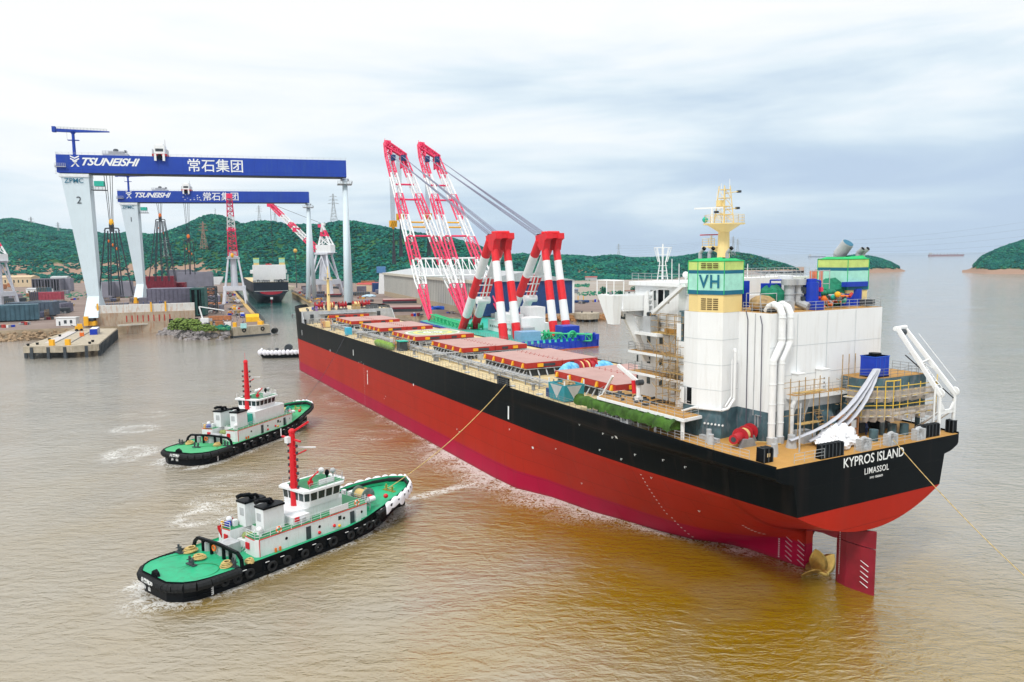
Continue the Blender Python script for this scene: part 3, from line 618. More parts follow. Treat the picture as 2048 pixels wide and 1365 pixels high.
# decks
d = MB(); xs_ = list(np.arange(-2.5, 203, 3)) + [203]; vs = []; 
for x in xs_: vs += [(x, hb_(x, 16.6) - .02, DK), (x, -hb_(x, 16.6) + .02, DK)]
d.use(decktan); 
k = [i for i, x in enumerate(xs_) if x > 17][0]
d.add(vs, [(2 * i, 2 * i + 1, 2 * i + 3, 2 * i + 2) for i in range(k, len(xs_) - 1)]); d.use(deckorange); d.add(vs, [(2 * i, 2 * i + 1, 2 * i + 3, 2 * i + 2) for i in range(k)])
part(d, 'main_deck')
wt = MB(); 
for s_ in (1, -1):
    for a, b_ in zip(xs_, xs_[1:]): wt.add([(a, s_ * (hb_(a, 16.6)), DK), (b_, s_ * hb_(b_, 16.6), DK), (b_, s_ * hb_(b_, 16.6), DK + .22), (a, s_ * hb_(a, 16.6), DK + .22), (a, s_ * (hb_(a, 16.6) - .06), DK + .22), (b_, s_ * (hb_(b_, 16.6) - .06), DK + .22), (a, s_ * (hb_(a, 16.6) - .06), DK), (b_, s_ * (hb_(b_, 16.6) - .06), DK)], [(0, 1, 2, 3), (3, 2, 5, 4), (4, 5, 7, 6)])
wt.mats = [black]; pieces(wt, 'gunwale_bar', ship)
fc = MB(); vs = []
for x in fx: b = max(fcb(x, 20.2) - .05, 0); vs += [(x, b, 20.4), (x, -b, 20.4)]
fc.use(decktan).add(vs, [(2 * i, 2 * i + 1, 2 * i + 3, 2 * i + 2) for i in range(len(fx) - 1)])
part(fc, 'forecastle_deck')
fw = MB(); fw.use(lgrey).bb(203, 203.3, -16, 16, DK, 20.6); fw.use(dgrey)
for y, h_ in ((12.5, 2), (1, 2), (-6, 2), (7.5, 1.2), (-11, 2.2)): fw.bb(202.9, 203, y - .6, y + .6, DK + .9, DK + .9 + h_)
fw.use(lgrey)
for s_ in (1, -1): fw.slaby([(203, DK), (199, DK), (203, 20.6)], s_ * 15.7, s_ * 15.95)
fw.bb(202.2, 203.2, -10, 10, 19.4, 19.6)
part(fw, 'forecastle_bulkhead')
# forecastle gear
for i, (x, y) in enumerate(((209, 8.6), (209, 4.6), (207, .8), (209, -4.8), (209, -8.2))):
    wn = MB(); wn.use(crimson)
    wn.tube((x, y - 1.2, 22), (x, y + 1.2, 22), .55, n=14)
    for q in (-1.2, -.2, 1.2): wn.tube((x, y + q - .08, 22), (x, y + q + .08, 22), 1.35, n=18)
    wn.use(dgrey).bb(x - 1.2, x + 1.2, y - 1.5, y + 1.5, 20.4, 20.9); wn.bb(x - .3, x + .3, y + 1.35, y + 1.65, 20.6, 22.2)
    if i in (1, 3): wn.use(cream).tube((x, y - .9, 22), (x, y + .9, 22), .95, n=14)
    part(wn, 'mooring_winch')
fm = MB(); fm.use(cream).tube((203.5, 6.5, 20.4), (203.5, 6.5, 31), .62, .42, n=12).tube((203.5, 6.5, 31), (203.5, 6.5, 35.7), .25, .12, n=8).box((203.5, 6.5, 31), (1.6, 2.6, .12)).box((203.5, 6.5, 33.2), (.5, 1.8, .1)).use(dgrey).box((203, 6.5, 31.5), (.4, .5, .5)).tube((203.5, 7.4, 31), (203.5, 7.4, 32.2), .12).box((203, 6.5, 26), (.4, .4, .4)); fm.use(cream).rail([(202.8, 5.2, 31.05), (204.2, 5.2, 31.05), (204.2, 7.8, 31.05)], .9, .7, .03)
part(fm, 'foremast', cream)
fr = MB(); fr.rail([(203.4, y, 20.4) for y in np.linspace(-15.5, 15.5, 11)], 1.1, 1.5, .035)
part(fr, 'forecastle_railing', lgrey)
fb = MB(); fb.use(plank)
for y in (-3.6,): fb.bb(204.2, 206, y - 1.2, y + 1.2, 20.4, 22.3)
fb.use(dgrey); fb.bb(204.2, 206.5, -11.5, -7.5, 20.4, 21.9)
for x, y in ((214, 6), (214, -6), (218, 4), (206, 13), (206, 11), (212, 12), (207, -13.5)): fb.tube((x, y, 20.4), (x, y, 21.2), .3, n=10)
fb.use(blue).bb(211, 212, 9.6, 10.4, 20.4, 21.4); fb.use(mat('purple', (.22, .08, .35))).bb(205, 206, 9.9, 10.6, 20.4, 22)
pieces(fb, 'forecastle_fitting', ship)
# hatches: coaming + cover each
H_PT, H_L, H_W, H4X = 27.42, 17.37, 15.58, 134.74
for i in range(1, 8):
    x1 = H4X - (i - 4) * H_PT; x0 = x1 - H_L; hw = H_W / 2
    if i == 1: x1 -= 1.0; x0 = x1 - 14.6; hw = 7.0
    c = MB(); c.use(dgrey).bb(x0 + .35, x1 - .35, -hw + .4, hw - .4, DK, 18.05); c.use(lgrey)
    for s_ in (1, -1):
        for k in range(11): x = x0 + .8 + (x1 - x0 - 1.6) * k / 10; c.beam((x, s_ * (hw + .55), DK), (x, s_ * (hw - .35), 17.95), .09, .25, (1, 0, 0))
        c.use(lgrey).bb(x0, x1, s_ * (hw - .5), s_ * (hw + .15), 17.9, 18.0)
    for y in np.linspace(-hw + .8, hw - .8, 9):
        for xx, sg in ((x0, -1), (x1, 1)): c.beam((xx + sg * .6, y, DK), (xx - sg * .3, y, 17.95), .09, .25, (0, 1, 0))
    c.bb(x0 - .15, x0 + .5, -hw, hw, 17.9, 18.0); part(c, 'hatch_coaming')
    c = MB(); top = 19.07; c.use(redside).bb(x0, x1, -hw, -.06, 18.1, top); c.bb(x0, x1, .06, hw, 18.1, top)
    c.use(pinktop)
    for a, b_ in ((-hw + .04, -.1), (.1, hw - .04)): c.bb(x0 + .04, x1 - .04, a, b_, top, top + .03)
    c.use(yellow)
    for k in range(5): x = x0 + .9 + (x1 - x0 - 1.8) * k / 4; c.slabx([(hw - .02, 18.15), (hw + .42, 18.15), (hw + .16, 18.95), (hw - .02, 18.95)], x - .22, x + .22)
    for y in (hw * .62, -hw * .62): c.bb(x0 - .3, x0, y - .55, y + .55, 18.25, 18.85)
    c.use(dgrey)
    for y in (hw * .30, -hw * .30, hw * .48): c.bb(x0 - .08, x0, y - .7, y + .7, 18.3, 18.8)
    c.use(redside)
    for k in range(10): x = x0 + 1 + (x1 - x0 - 2) * k / 9; c.tube((x, .6, top), (x, .6, top + .12), .1, n=6); c.tube((x, -.6, top), (x, -.6, top + .12), .1, n=6)
    for y in (hw - .05, -hw + .05):
        c.use(mat('hazard_yellow', (.7, .45, .03), .6)).bb(x0 - .05, x0 + .9, y - .02, y + .02, 18.0, 18.1)
    if i == 4:
        cx, cy = x0 + H_L / 2 - .3, 0.0; tp = top + .036
        def ring(r0, r1, m, dz):
            c.use(m); n = 48; vs = [(cx + r * math.cos(t), cy + r * math.sin(t), tp + dz) for r in (r0, r1) for t in np.linspace(0, 2 * math.pi, n, endpoint=False)]; c.add(vs, [(k, (k + 1) % n, n + (k + 1) % n, n + k)[::-1] for k in range(n)])
        gr = mat('heli_green', (.33, .42, .25), .7); yl = mat('heli_yellow', (.72, .60, .16), .7)
        ring(0.01, 7.3, gr, 0); ring(6.55, 6.95, foamw, .006); ring(4.1, 5.0, yl, .006); ring(2.0, 2.5, foamw, .006); c.use(foamw)
        for a in (-1.0, 1.0): c.box((cx, cy + a, tp + .012), (2.8, .4, .004))
        c.box((cx, cy, tp + .016), (.4, 2.0, .004))
    part(c, 'hatch_cover')
# deck piping along the port side
pp = MB(); pp.use(lgrey); rn = random.Random(3)
for k in range(10):
    y = 9.3 + k * .24; z = 17.0 + (k % 3) * .32; x0_, x1_ = 42 + rn.uniform(0, 14), 200 - rn.uniform(0, 14); a = x0_
    while a < x1_:
        b_ = min(x1_, a + rn.uniform(9, 20)); pp.tube((a, y, z), (b_, y, z), .07 + .05 * (k % 2), n=6); 
        if rn.random() < .6: pp.tube((b_, y, z), (b_, y + .5, z), .08, n=6)
        a = b_
for x in np.arange(46, 200, 4.6): pp.use(grey).bb(x - .1, x + .1, 9.1, 9.25, DK, 18); pp.bb(x - .1, x + .1, 11.9, 12.05, DK, 17.6); pp.bb(x - .12, x + .12, 9.1, 12.05, 17.5, 17.62)
for i in range(6):
    x = 119.6 - (i - 4) * 27.42 - 4.2 + 3.5; pp.use(lgrey).bb(x - .35, x + .35, 7.5, 14, 18.0, 18.18); pp.use(grey)
    for y in (13.6, 10.4): pp.bb(x - .25, x + .25, y - .2, y + .2, DK, 18.0)
    pp.use(lgrey)
    for k in range(14): a = x - 4 + rn.uniform(0, 8); pp.tube((a, -8 + rn.uniform(0, 6), 17 + rn.uniform(0, 1.1)), (a, 4 + rn.uniform(0, 5), 17 + rn.uniform(0, 1)), .07, n=5)
    for k in range(10): a = x - 4.2 + rn.uniform(0, 8.4); y = rn.uniform(-8, 8); pp.use(rn.choice([grey, lgrey, dgrey])).box((a, y, DK + .6), (rn.uniform(.4, 1.2), rn.uniform(.4, 1.2), 1.2))
    for k in range(3): y = -7 + 7 * k; pp.use(cream).torus((x + 3.2, y, 18.1), .55, .12, (1, 0, 0), 12, 6); pp.tube((x + 3.2, y, DK), (x + 3.2, y, 17.6), .3)
for x in np.arange(50, 200, 13.5): pp.use(grey).tube((x, 13.4, DK), (x, 13.4, 17.5), .3, n=8).tube((x, 13.4, 17.5), (x, 13.4, 17.7), .5, n=8)
for x in np.arange(44, 200, 9.0): pp.use(rn.choice([lgrey, dgrey, decktan])).tube((x + 2, 14.6, DK), (x + 2, 14.6, DK + .15), .55, n=10)
pieces(pp, 'deck_piping', ship)
sp_ = MB()
for k in range(6): sp_.use(lgrey).tube((42, -9.5 - k * .3, 17.2), (198, -9.5 - k * .3, 17.2), .08, n=5)
for x in np.arange(46, 200, 6): sp_.use(grey).bb(x - .1, x + .1, -11.2, -9.3, DK, 17.15)
pieces(sp_, 'deck_piping', ship)
for s_, nm in ((1, 'port_railing'), (-1, 'starboard_railing')):
    rl = MB(); rl.rail([(x, s_ * (hb_(x, 16.6) - .12), DK + .2) for x in np.arange(17 if s_ > 0 else 24, 202, 6)], 1.0, 1.5, .03); part(rl, nm, grey)
rl = MB(); rl.rail([(x, hb_(x, 16.6) - .15, DK + .1) for x in (16, 11, 6, 1)] , 1.05, 1.4, .03).rail([(-2.3, 12.4, DK + .1), (-2.3, 7.9, DK + .1)], 1.05, 1.4, .03).rail([(-2.3, 3.2, DK + .1), (-2.3, -8.2, DK + .1)], 1.05, 1.4, .03).rail([(x, -(hb_(x, 16.6) - .15), DK + .1) for x in (1, 8, 15, 24)], 1.05, 1.5, .03)
part(rl, 'stern_railing', lgrey)
# ---------------------------------------------------------------- accommodation house and casing
RF = 31.5
hp = [(5.6, 7.8), (10.3, 8.0), (9.9, 10.9), (12.8, 12.1), (15.2, 12.1), (15.2, -12.1), (12.8, -12.1), (9.9, -11.9), (5.7, -11.5)]
cs = MB(); cs.use(primer).prism(hp, DK, 20.15); cs.use(white)
ht = [RF] * len(hp); cs.prism(hp, 20.15, RF)
part(cs, 'casing_block')
sm = MB(); sm.use(mat('weld_seam', (.52, .56, .58), .6))
def outline_path(z, idx): 
    for a, b in zip(idx, idx[1:]):
        p, q = Vector((*hp[a], z)), Vector((*hp[b], z)); d_ = (q - p).normalized(); nrm = Vector((-d_.y, d_.x, 0)) * -.012; sm.beam(p + nrm, q + nrm, .02, .05)
for z in (22.3, 25.3, 28.3): outline_path(z, [4, 3, 2, 1]); 
for z in (24.2, 27.6): outline_path(z, [0, 8])
for y in (3.5, -1.5, -6.5): sm.box((5.58, y, 26.5), (.03, .05, 9.6))
part(sm, 'weld_seam')
cd = MB(); cd.use(black).box((14.1, 12.11, 21.25), (.8, .06, 2.0)); cd.use(lgrey).box((15.1, 12.35, 21.25), (.9, .06, 2.1)); cd.use(white_clean).box((15.1, 12.39, 21.25), (.75, .03, 1.9)); cd.use(lgrey).bar((14.6, 12.4, 20.6), (13.6, 12.4, 20.6), .03)
part(cd, 'casing_door')
# stepped front accommodation
ac = MB(); ac.use(white).bb(15.2, 27.5, -11.0, 9.6, DK, 29.4); ac.bb(15.2, 17.4, 9.6, 11.4, DK, 27.6); ac.use(black)
for z in (20.4, 23.2, 26.0): ac.bb(19.0, 19.7, 9.55, 9.64, z, z + 2)
ac.use(glass)
for z in (20.9, 23.7, 26.5):
    for x in (22.2, 24.8): ac.bb(x, x + .7, 9.55, 9.63, z, z + .9)
    for y in np.arange(-9.5, 9, 2.3): ac.bb(27.45, 27.53, y, y + .9, z, z + .9)
part(ac, 'accommodation_block')
for z, y1, nm in ((25.6, 12.0, 0), (22.8, 12.0, 1)):
    b = MB(); b.use(white).bb(15.2, 26.6, 9.6, y1, z - .35, z - .02); b.use(deckorange).bb(15.3, 26.5, 9.62, y1 - .08, z - .02, z); b.use(grey).rail([(26.5, 9.7, z), (26.5, y1 - .08, z), (16, y1 - .08, z)], 1.05, 1.4, .03); part(b, 'side_balcony')
bt = MB(); bt.use(white).prism([(30.6, 12.9), (28.4, 15.8), (11.2, 15.4), (11.8, 12.1), (12.8, 12.1), (15.2, 9.6), (30.6, 9.6)], 18.85, 19.2); bt.use(deckorange).prism([(30.4, 12.9), (28.3, 15.6), (11.5, 15.2), (12.0, 12.2), (12.8, 12.2), (15.2, 9.7), (30.4, 9.7)], 19.2, 19.22)
bt.use(white)
for x in (28.0, 24.6, 23.4, 20.0, 16.6): bt.tube((x, 15.2, DK), (x, 15.2, 18.9), .13, n=8)
bt.tube((12.0, 14.9, DK), (12.0, 14.9, 18.9), .24, n=10); bt.use(lgrey).rail([(30.3, 12.9, 19.2), (28.3, 15.6, 19.2), (11.5, 15.2, 19.2), (11.9, 12.6, 19.2)], 1.05, 1.5, .03)
bt.use(dgrey)
for k in range(26): bt.box((rn.uniform(19, 29), rn.uniform(10.5, 14.6), 19.36), (rn.uniform(.3, 1.6), rn.uniform(.1, .6), .3), rn.uniform(0, 3))
part(bt, 'boat_deck')
# bridge with port wing
br = MB(); br.use(white).bb(19.0, 28.0, -10.5, 9.8, 29.4, 34.2); br.bb(18.2, 28.6, -11, 10.4, 34.2, 34.7)
br.use(glass)
for y in np.arange(-9.6, 9.2, 1.75): br.bb(27.95, 28.05, y, y + 1.35, 32.2, 33.6)
br.bb(20.8, 21.7, 9.75, 9.83, 32.0, 33.7); br.bb(23.5, 24.6, 9.75, 9.83, 32.3, 33.6); br.use(black).bb(22.0, 23.0, 9.75, 9.83, 31.4, 33.7)
part(br, 'bridge')
for s_, nm in ((1, 'bridge_wing'), (-1, 'bridge_wing')):
    wg = MB(); wg.use(white); y0, y1, y2 = s_ * 9.8, s_ * 14.65, s_ * 16.2
    wg.bb(24.0, 27.8, y0, y1, 31.0, 31.25); wg.bb(24.0, 24.15, y0, y1, 31.2, 33.0); wg.bb(27.65, 27.8, y0, y1, 31.2, 33.0); wg.use(lgrey).slabx([(y0, 29.9), (y0, 31.0), (s_ * 13.6, 31.0), (s_ * 13.6, 30.7)], 24.4, 27.4); wg.use(white)
    wg.add([(24.2, s_ * 14.6, 33.1), (27.8, s_ * 14.6, 33.1), (27.8, y2, 33.1), (24.2, y2, 33.1), (24.6, s_ * 14.8, 29.3), (26.4, s_ * 14.8, 29.3), (25.9, s_ * 15.8, 29.3), (24.6, s_ * 15.8, 29.3)], [(3, 2, 1, 0), (4, 5, 6, 7), (0, 1, 5, 4), (1, 2, 6, 5), (2, 3, 7, 6), (3, 0, 4, 7)][::1] if s_ > 0 else [(0, 1, 2, 3), (7, 6, 5, 4), (4, 5, 1, 0), (5, 6, 2, 1), (6, 7, 3, 2), (7, 4, 0, 3)])
    for x in (24.0, 27.8):
        for y in (y1, y2): wg.tube((x, y, 33.1), (x, y, 35.0), .07, n=6)
    wg.path([(24.0, y1, 35), (24.0, y2, 35), (27.8, y2, 35), (27.8, y1, 35), (24.0, y1, 35)], .07, 6)
    wg.slabx([(s_ * 9.6, 24.0), (s_ * 10.4, 24.0), (s_ * 14.4, 31.0), (s_ * 12.8, 31.0)], 24.8, 25.3); wg.use(glass).bb(24.6, 25.8, s_ * 13.92, s_ * 13.94, 29.9, 30.6)
    part(wg, nm)
# gear on the compass deck: lattice light mast, railing
cm_ = MB(); cm_.use(white_clean)
for a, b in ((-.5, -.5), (.5, -.5), (.5, .5), (-.5, .5)): cm_.bar((25 + a, 7.5 + b, 34.7), (25 + a * .5, 7.5 + b * .5, 37.4), .07)
for z in (35.4, 36.1, 36.8): cm_.box((25, 7.5, z), (.9, .9, .06))
for k in range(8): t = k * math.pi / 4; cm_.bar((25 + .6 * math.cos(t), 7.5 + .6 * math.sin(t), 37.3), (25 + 1.15 * math.cos(t), 7.5 + 1.15 * math.sin(t), 39.2), .05)
cm_.torus((25, 7.5, 39.2), 1.15, .05, n=16).torus((25, 7.5, 38.3), .9, .04, n=16).tube((25, 7.5, 37), (25, 7.5, 39.7), .1); part(cm_, 'signal_mast', white_clean)
cr_ = MB(); cr_.use(lgrey).rail([(28.4, 10, 34.7), (18.6, 10, 34.7), (18.6, -10, 34.7), (28.4, -10, 34.7)], 1.1, 1.5, .03); cr_.use(white_clean)
for x, y, h_ in ((22.5, 8, 3), (20.5, 8.5, 2.4), (23.6, 4, 2), (20, 3, 2.8), (21, -4, 2.2)): cr_.tube((x, y, 34.7), (x, y, 34.7 + h_), .05, n=5)
for x, y in ((21.5, 6.5), (22.5, 2), (20, -1)): cr_.ball((x, y, 35.6), .45, 10, 6); cr_.tube((x, y, 34.7), (x, y, 35.4), .12)
part(cr_, 'compass_deck_railing')
# port provision crane
pc = MB(); pc.use(lgrey).bb(22.4, 24.0, 10.2, 11.6, 28.2, 30.3); pc.use(white_clean)
for s_ in (-.42, .42): pc.slaby([(22.9, 30.3), (23.9, 30.3), (23.7, 33.3), (23.1, 33.6)], 11 + s_ - .08, 11 + s_ + .08)
for z in (30.9, 31.7, 32.4, 33.0): pc.box((23.35, 11, z), (.35, .85, .2))
pc.beam((23.0, 10.9, 30.5), (16.2, 11.4, 34.5), .5, .45); pc.bar((23.3, 11, 33.5), (16.4, 11.3, 34.6), .035); pc.use(dgrey).tube((22.9, 10.4, 30.6), (22.9, 11.6, 30.6), .26); pc.use(white).bb(20.2, 26.8, 9.6, 12.2, 27.85, 28.2)
part(pc, 'provision_crane')
# small deck crane with red hydraulic cylinder on the boat deck
kc = MB(); kc.use(white_clean).tube((23.0, 12.9, 19.2), (23.0, 12.9, 21.6), .34, n=10).beam((22.8, 12.9, 21.6), (27.0, 13.3, 23.5), .36, .42); kc.use(dgrey).tube((22.7, 12.5, 21.7), (22.7, 13.4, 21.7), .36, n=14); kc.use(brightred).tube((23.3, 13.4, 20.2), (23.5, 13.4, 21.9), .27, n=10); kc.use(white_clean).bb(22.6, 23.4, 12.5, 13.3, 19.2, 19.8); part(kc, 'stores_crane')
kc = MB(); kc.use(white_clean).tube((29.8, 14.2, DK), (29.8, 14.2, 18.6), .3, n=10).beam((29.8, 14.2, 18.6), (26.4, 14.6, 22.2), .28, .28).use(dgrey).box((30.2, 13.8, 17.2), (.8, .8, 1)); part(kc, 'gangway_davit')
# funnels
def funnel(sg):
    fp = [(14.4, 12.12), (12.8, 12.12), (9.9, 10.9), (10.3, 7.6), (14.4, 7.2)]; fp = [(a - (1.5 if sg < 0 else 0), b * sg - (1.2 if sg < 0 else 0)) for a, b in fp]
    if sg < 0: fp = [(a, b) for a, b in fp][::-1]
    ctr = Vector((12.3, 9.9, 0)) if sg > 0 else Vector((10.8, -11.1, 0)); f = MB(); f.use(cream).prism(fp, RF, 37.2); f.use(netgreen)
    def sc(k): return [(ctr.x + (a - ctr.x) * k, ctr.y + (b - ctr.y) * k) for a, b in fp]
    f.use(dgrey).prism(sc(.9), 37.2, 37.4)
    fo_ = part(f, 'funnel'); lv = MB(); lv.use(mat('louvre', (.10, .06, .02), .7))
    a, b = (Vector((12.8, 12.12, 0)), Vector((9.9, 10.9, 0))) if sg > 0 else (Vector((11.3, -13.32, 0)), Vector((8.4, -12.1, 0))); dd = (b - a).normalized(); nn = Vector((-dd.y, dd.x, 0)) * (1 if sg > 0 else -1)
    if nn.y * sg < 0: nn = -nn
    for col in range(3):
        for row in range(6): p = a.lerp(b, .22 + col * .24) + nn * .03; lv.beam(p - dd * .3 + Vector((0, 0, 31.85 + row * .24)), p + dd * .3 + Vector((0, 0, 31.85 + row * .24)), .05, .11)
    lv.build('louvre', None, fo_)
    ex = MB(); ex.use(lgrey)
    if sg > 0:
        for x, y in ((13.6, 11.2), (12.6, 10.7), (11.2, 9.2)): ex.tube((x, y, 37.3), (x, y, 38.4), .22, n=10).tube((x, y, 38.4), (x - .5, y - .1, 38.9), .22, n=10).use(black).tube((x - .45, y - .1, 38.85), (x - .62, y - .12, 39.0), .235, n=10).use(lgrey)
    else:
        ex.tube((11.6, -10.6, 37.3), (11.6, -10.6, 38.2), .72, n=16).tube((11.6, -10.6, 38.0), (10.4, -10.7, 39.5), .8, .78, n=20).use(teal_stripe).tube((10.43, -10.7, 39.46), (10.37, -10.7, 39.54), .7, n=20).use(lgrey)
        for x, y in ((9.9, -12.0), (9.6, -12.6)): ex.tube((x, y, 37.3), (x, y, 38.2), .28, n=10).tube((x, y, 38.2), (x - .7, y, 38.75), .28, n=10).use(black).tube((x - .66, y, 38.72), (x - .75, y, 38.79), .24, n=10).use(lgrey)
    pieces(ex, 'exhaust_pipe', fo_)
    # coloured cover cloth wrapped round the funnel, bands in its weave
    nb = MB(); k_ = 1.035
    def band(z0, z1, m, grow_=k_):
        nb.use(m); q = sc(grow_); n = len(q)
        vs = [(p[0], p[1], z0) for p in q] + [(p[0], p[1], z1) for p in q]; nb.add(vs, [(i, (i + 1) % n, n + (i + 1) % n, n + i) for i in range(n)])
    band(33.55, 34.05, teal_stripe, 1.042); band(34.05, 36.0, mint); band(36.0, 36.4, teal_stripe, 1.042); band(36.4, 37.45, limecloth)
    nb.use(netgreen); q = sc(1.04)
    for i in range(len(q)):
        p0, p1 = q[i], q[(i + 1) % len(q)]; nb.tube((*p0, 33.6), (*p0, 37.5), .05, n=5); nb.tube((*p0, 37.46), (*p1, 37.46), .07, n=5)
        nb.add([(*p0, 37.4), (*p1, 37.4), (ctr.x + (p1[0] - ctr.x) * .7, ctr.y + (p1[1] - ctr.y) * .7, 37.75 + .15 * (i % 2)), (ctr.x + (p0[0] - ctr.x) * .7, ctr.y + (p0[1] - ctr.y) * .7, 37.75)], [(0, 1, 2, 3)])
    c_ = part(nb, 'funnel_cover'); 
    if sg > 0:
        o_ = a.lerp(b, .47) + nn * .17; text('VH', 2.15, teal_stripe, c_, 'funnel_letters', frame((o_.x, o_.y, 35.02), dd, (0, 0, 1)), .02, offset=.035, spacing=1.15, sx=.86)
        lv = MB(); lv.use(MATS['louvre'])
        for col in range(3):
            for row in range(3): p = a.lerp(b, .22 + col * .24) + nn * .2; lv.beam(p - dd * .3 + Vector((0, 0, 36.72 + row * .22)), p + dd * .3 + Vector((0, 0, 36.72 + row * .22)), .05, .1)
        lv.build('louvre', None, c_)
funnel(1); funnel(-1)


# radar mast (cream)
rm = MB(); rm.use(cream); X0 = 21.5
rm.tube((X0, 0, 34.7), (X0, 0, 41.3), .95, .75, n=10); rm.tube((X0, 0, 41.2), (X0, 0, 42.2), .75, 2.3, n=10); rm.tube((X0, 0, 42.2), (X0, 0, 42.35), 2.75, n=12)
rm.bb(X0 + .3, X0 + 3.0, -1.2, 1.2, 39.2, 39.35); rm.slaby([(X0, 38.2), (X0 + 2.6, 39.2), (X0, 39.2)], -.5, .5); rm.bb(X0 + .3, X0 + 2.4, -.5, .5, 37.4, 37.5)
for a, b in ((-.9, -.9), (.9, -.9), (.9, .9), (-.9, .9)): rm.bar((X0 + a, b, 42.3), (X0 + a * .55, b * .55, 47.3), .07)
for z in (43.5, 44.6, 45.7, 46.8): k = 1 - (z - 42.3) * .09; rm.box((X0, 0, z), (1.9 * k, 1.9 * k, .07))
for z0 in (42.4, 43.5, 44.6, 45.7): k = 1 - (z0 - 42.3) * .09; rm.bar((X0 - .9 * k, .9 * k, z0), (X0 + .8 * k, .9 * k, z0 + 1.1), .04); rm.bar((X0 - .9 * k, -.9 * k, z0), (X0 - .9 * k, .8 * k, z0 + 1.1), .04)
rm.bar((X0, 0, 42.4), (X0, 0, 47), .12); rm.box((X0 + .2, .5, 45), (.8, .8, .8))
for y, z in ((-2.0, 46.6), (-1.8, 44.4), (1.6, 43.8)): rm.bar((X0, 0, z - .3), (X0 - .4, y, z), .06).use(dgrey).box((X0 - .4, y * 1.1, z), (.5, .4, .3)).use(cream)
rm.rail([(X0 + 2.6 * math.cos(t), 2.6 * math.sin(t), 42.35) for t in np.linspace(0, 2 * math.pi, 11)], 1.1, 1.6, .035); rm.rail([(X0 + .6, 1.1, 39.35), (X0 + 2.9, 1.1, 39.35), (X0 + 2.9, -1.1, 39.35)], 1, 1, .035)
rm.use(white_clean).tube((X0 + .6, 1.6, 42.3), (X0 + .6, 1.6, 44.3), .15).beam((X0 + 2.6, 2.9, 44.4), (X0 - .6, .8, 44.4), .18, .22); rm.use(crimson).beam((X0 + 3.6, .9, 40.9), (X0 + 1, -.3, 40.9), .15, .15).use(white_clean).tube((X0 + 2.2, .2, 39.3), (X0 + 2.2, .2, 40.8), .18).use(tealgreen).ball((X0 + 1.9, 1.6, 42.9), .4, 8, 5)
for x, y, h_ in ((X0 + .8, .6, 3.6), (X0 - .5, -.4, 5.2), (X0 + .1, .5, 4.6)): rm.use(white_clean).tube((x, y, 43), (x, y, 43 + h_), .04, n=5)
part(rm, 'radar_mast')
# casing roof
rf = MB(); rf.use(deckorange).prism([(a * .995 + .05, b * .99) for a, b in hp], RF, RF + .02); part(rf, 'casing_deck')
rr_ = MB(); rr_.rail([(5.8, 1.8, RF), (5.8, -11.3, RF), (9.7, -11.7, RF)], 1.1, 1.4, .03).rail([(9.9, 7.8, RF), (5.8, 7.6, RF), (5.8, 5.6, RF)], 1.1, 1.2, .03); part(rr_, 'casing_railing', lgrey)
pf = MB(); pf.use(white_clean)
for y, kx in ((6.6, 0), (5.3, .5)):
    pf.path([(7.4, y, 31.6), (7.0, y, 32.2), (6.3, y, 32.45), (5.5, y, 32.15), (5.08, y, 31.4), (5.05, y, 28.2), (5.05, y + 1.25, 26.2), (5.05, y + 1.25, DK + .6)], .40, 14)
    for p in ((5.5, y, 32.15), (6.3, y, 32.45), (7.0, y, 32.2), (5.05, y, 28.2), (5.05, y + 1.25, 26.2), (5.08, y, 31.4)): pf.ball(p, .40, 14, 8)
    for z in (31.0, 28.6): pf.tube((5.05, y, z), (5.05, y, z + .07), .45, n=14)
    for z in (25.8, 23.5, 21.2, 19): pf.tube((5.05, y + 1.25, z), (5.05, y + 1.25, z + .07), .45, n=14)
    pf.use(lgrey).tube((5.05, y + 1.25, DK), (5.05, y + 1.25, 17.4), .52, n=12).use(white_clean)
pf.tube((4.6, 4.6, 21.8), (4.6, 5.2, 20.6), .28).tube((4.6, 5.2, 20.6), (4.6, 5.2, DK), .28)
part(pf, 'vent_trunk', smooth=False)
hn = MB(); hn.use(white_clean); q0 = Vector((9.9, 9.2, 0)); 
hn.path([(9.7, 9.3, 27.0), (9.5, 9.3, 27.2), (9.4, 9.35, 26.8), (9.4, 9.4, 21.3), (9.3, 10.4, 20.3), (9.6, 11.1, 20.1), (12.9, 12.35, 20.0), (15, 12.4, 19.2)], .17, 8).path([(9.55, 9.7, 26), (9.5, 9.75, 21.6), (9.5, 10.7, 20.5)], .08, 6)
hn.use(mat('hose', (.10, .10, .14), .7))
for x, z0, z1 in ((8.9, 32.6, 17.2), (6.7, 32.2, 18.8)): hn.path([(x + .3, 8.0, z0 - 1), (x, 8.0, z0 - 2), (x - .1, 8.02, z1)], .06, 6)
hn.use(lgrey).tube((7.8, 7.95, 31.4), (7.8, 7.95, 19.5), .05).box((7.0, 7.95, 19.6), (.9, .12, .06)).box((7.0, 7.95, 18.9), (.06, .12, 1.4)).box((7.45, 7.95, 18.9), (.06, .12, 1.4)); pieces(hn, 'wall_piping', ship)
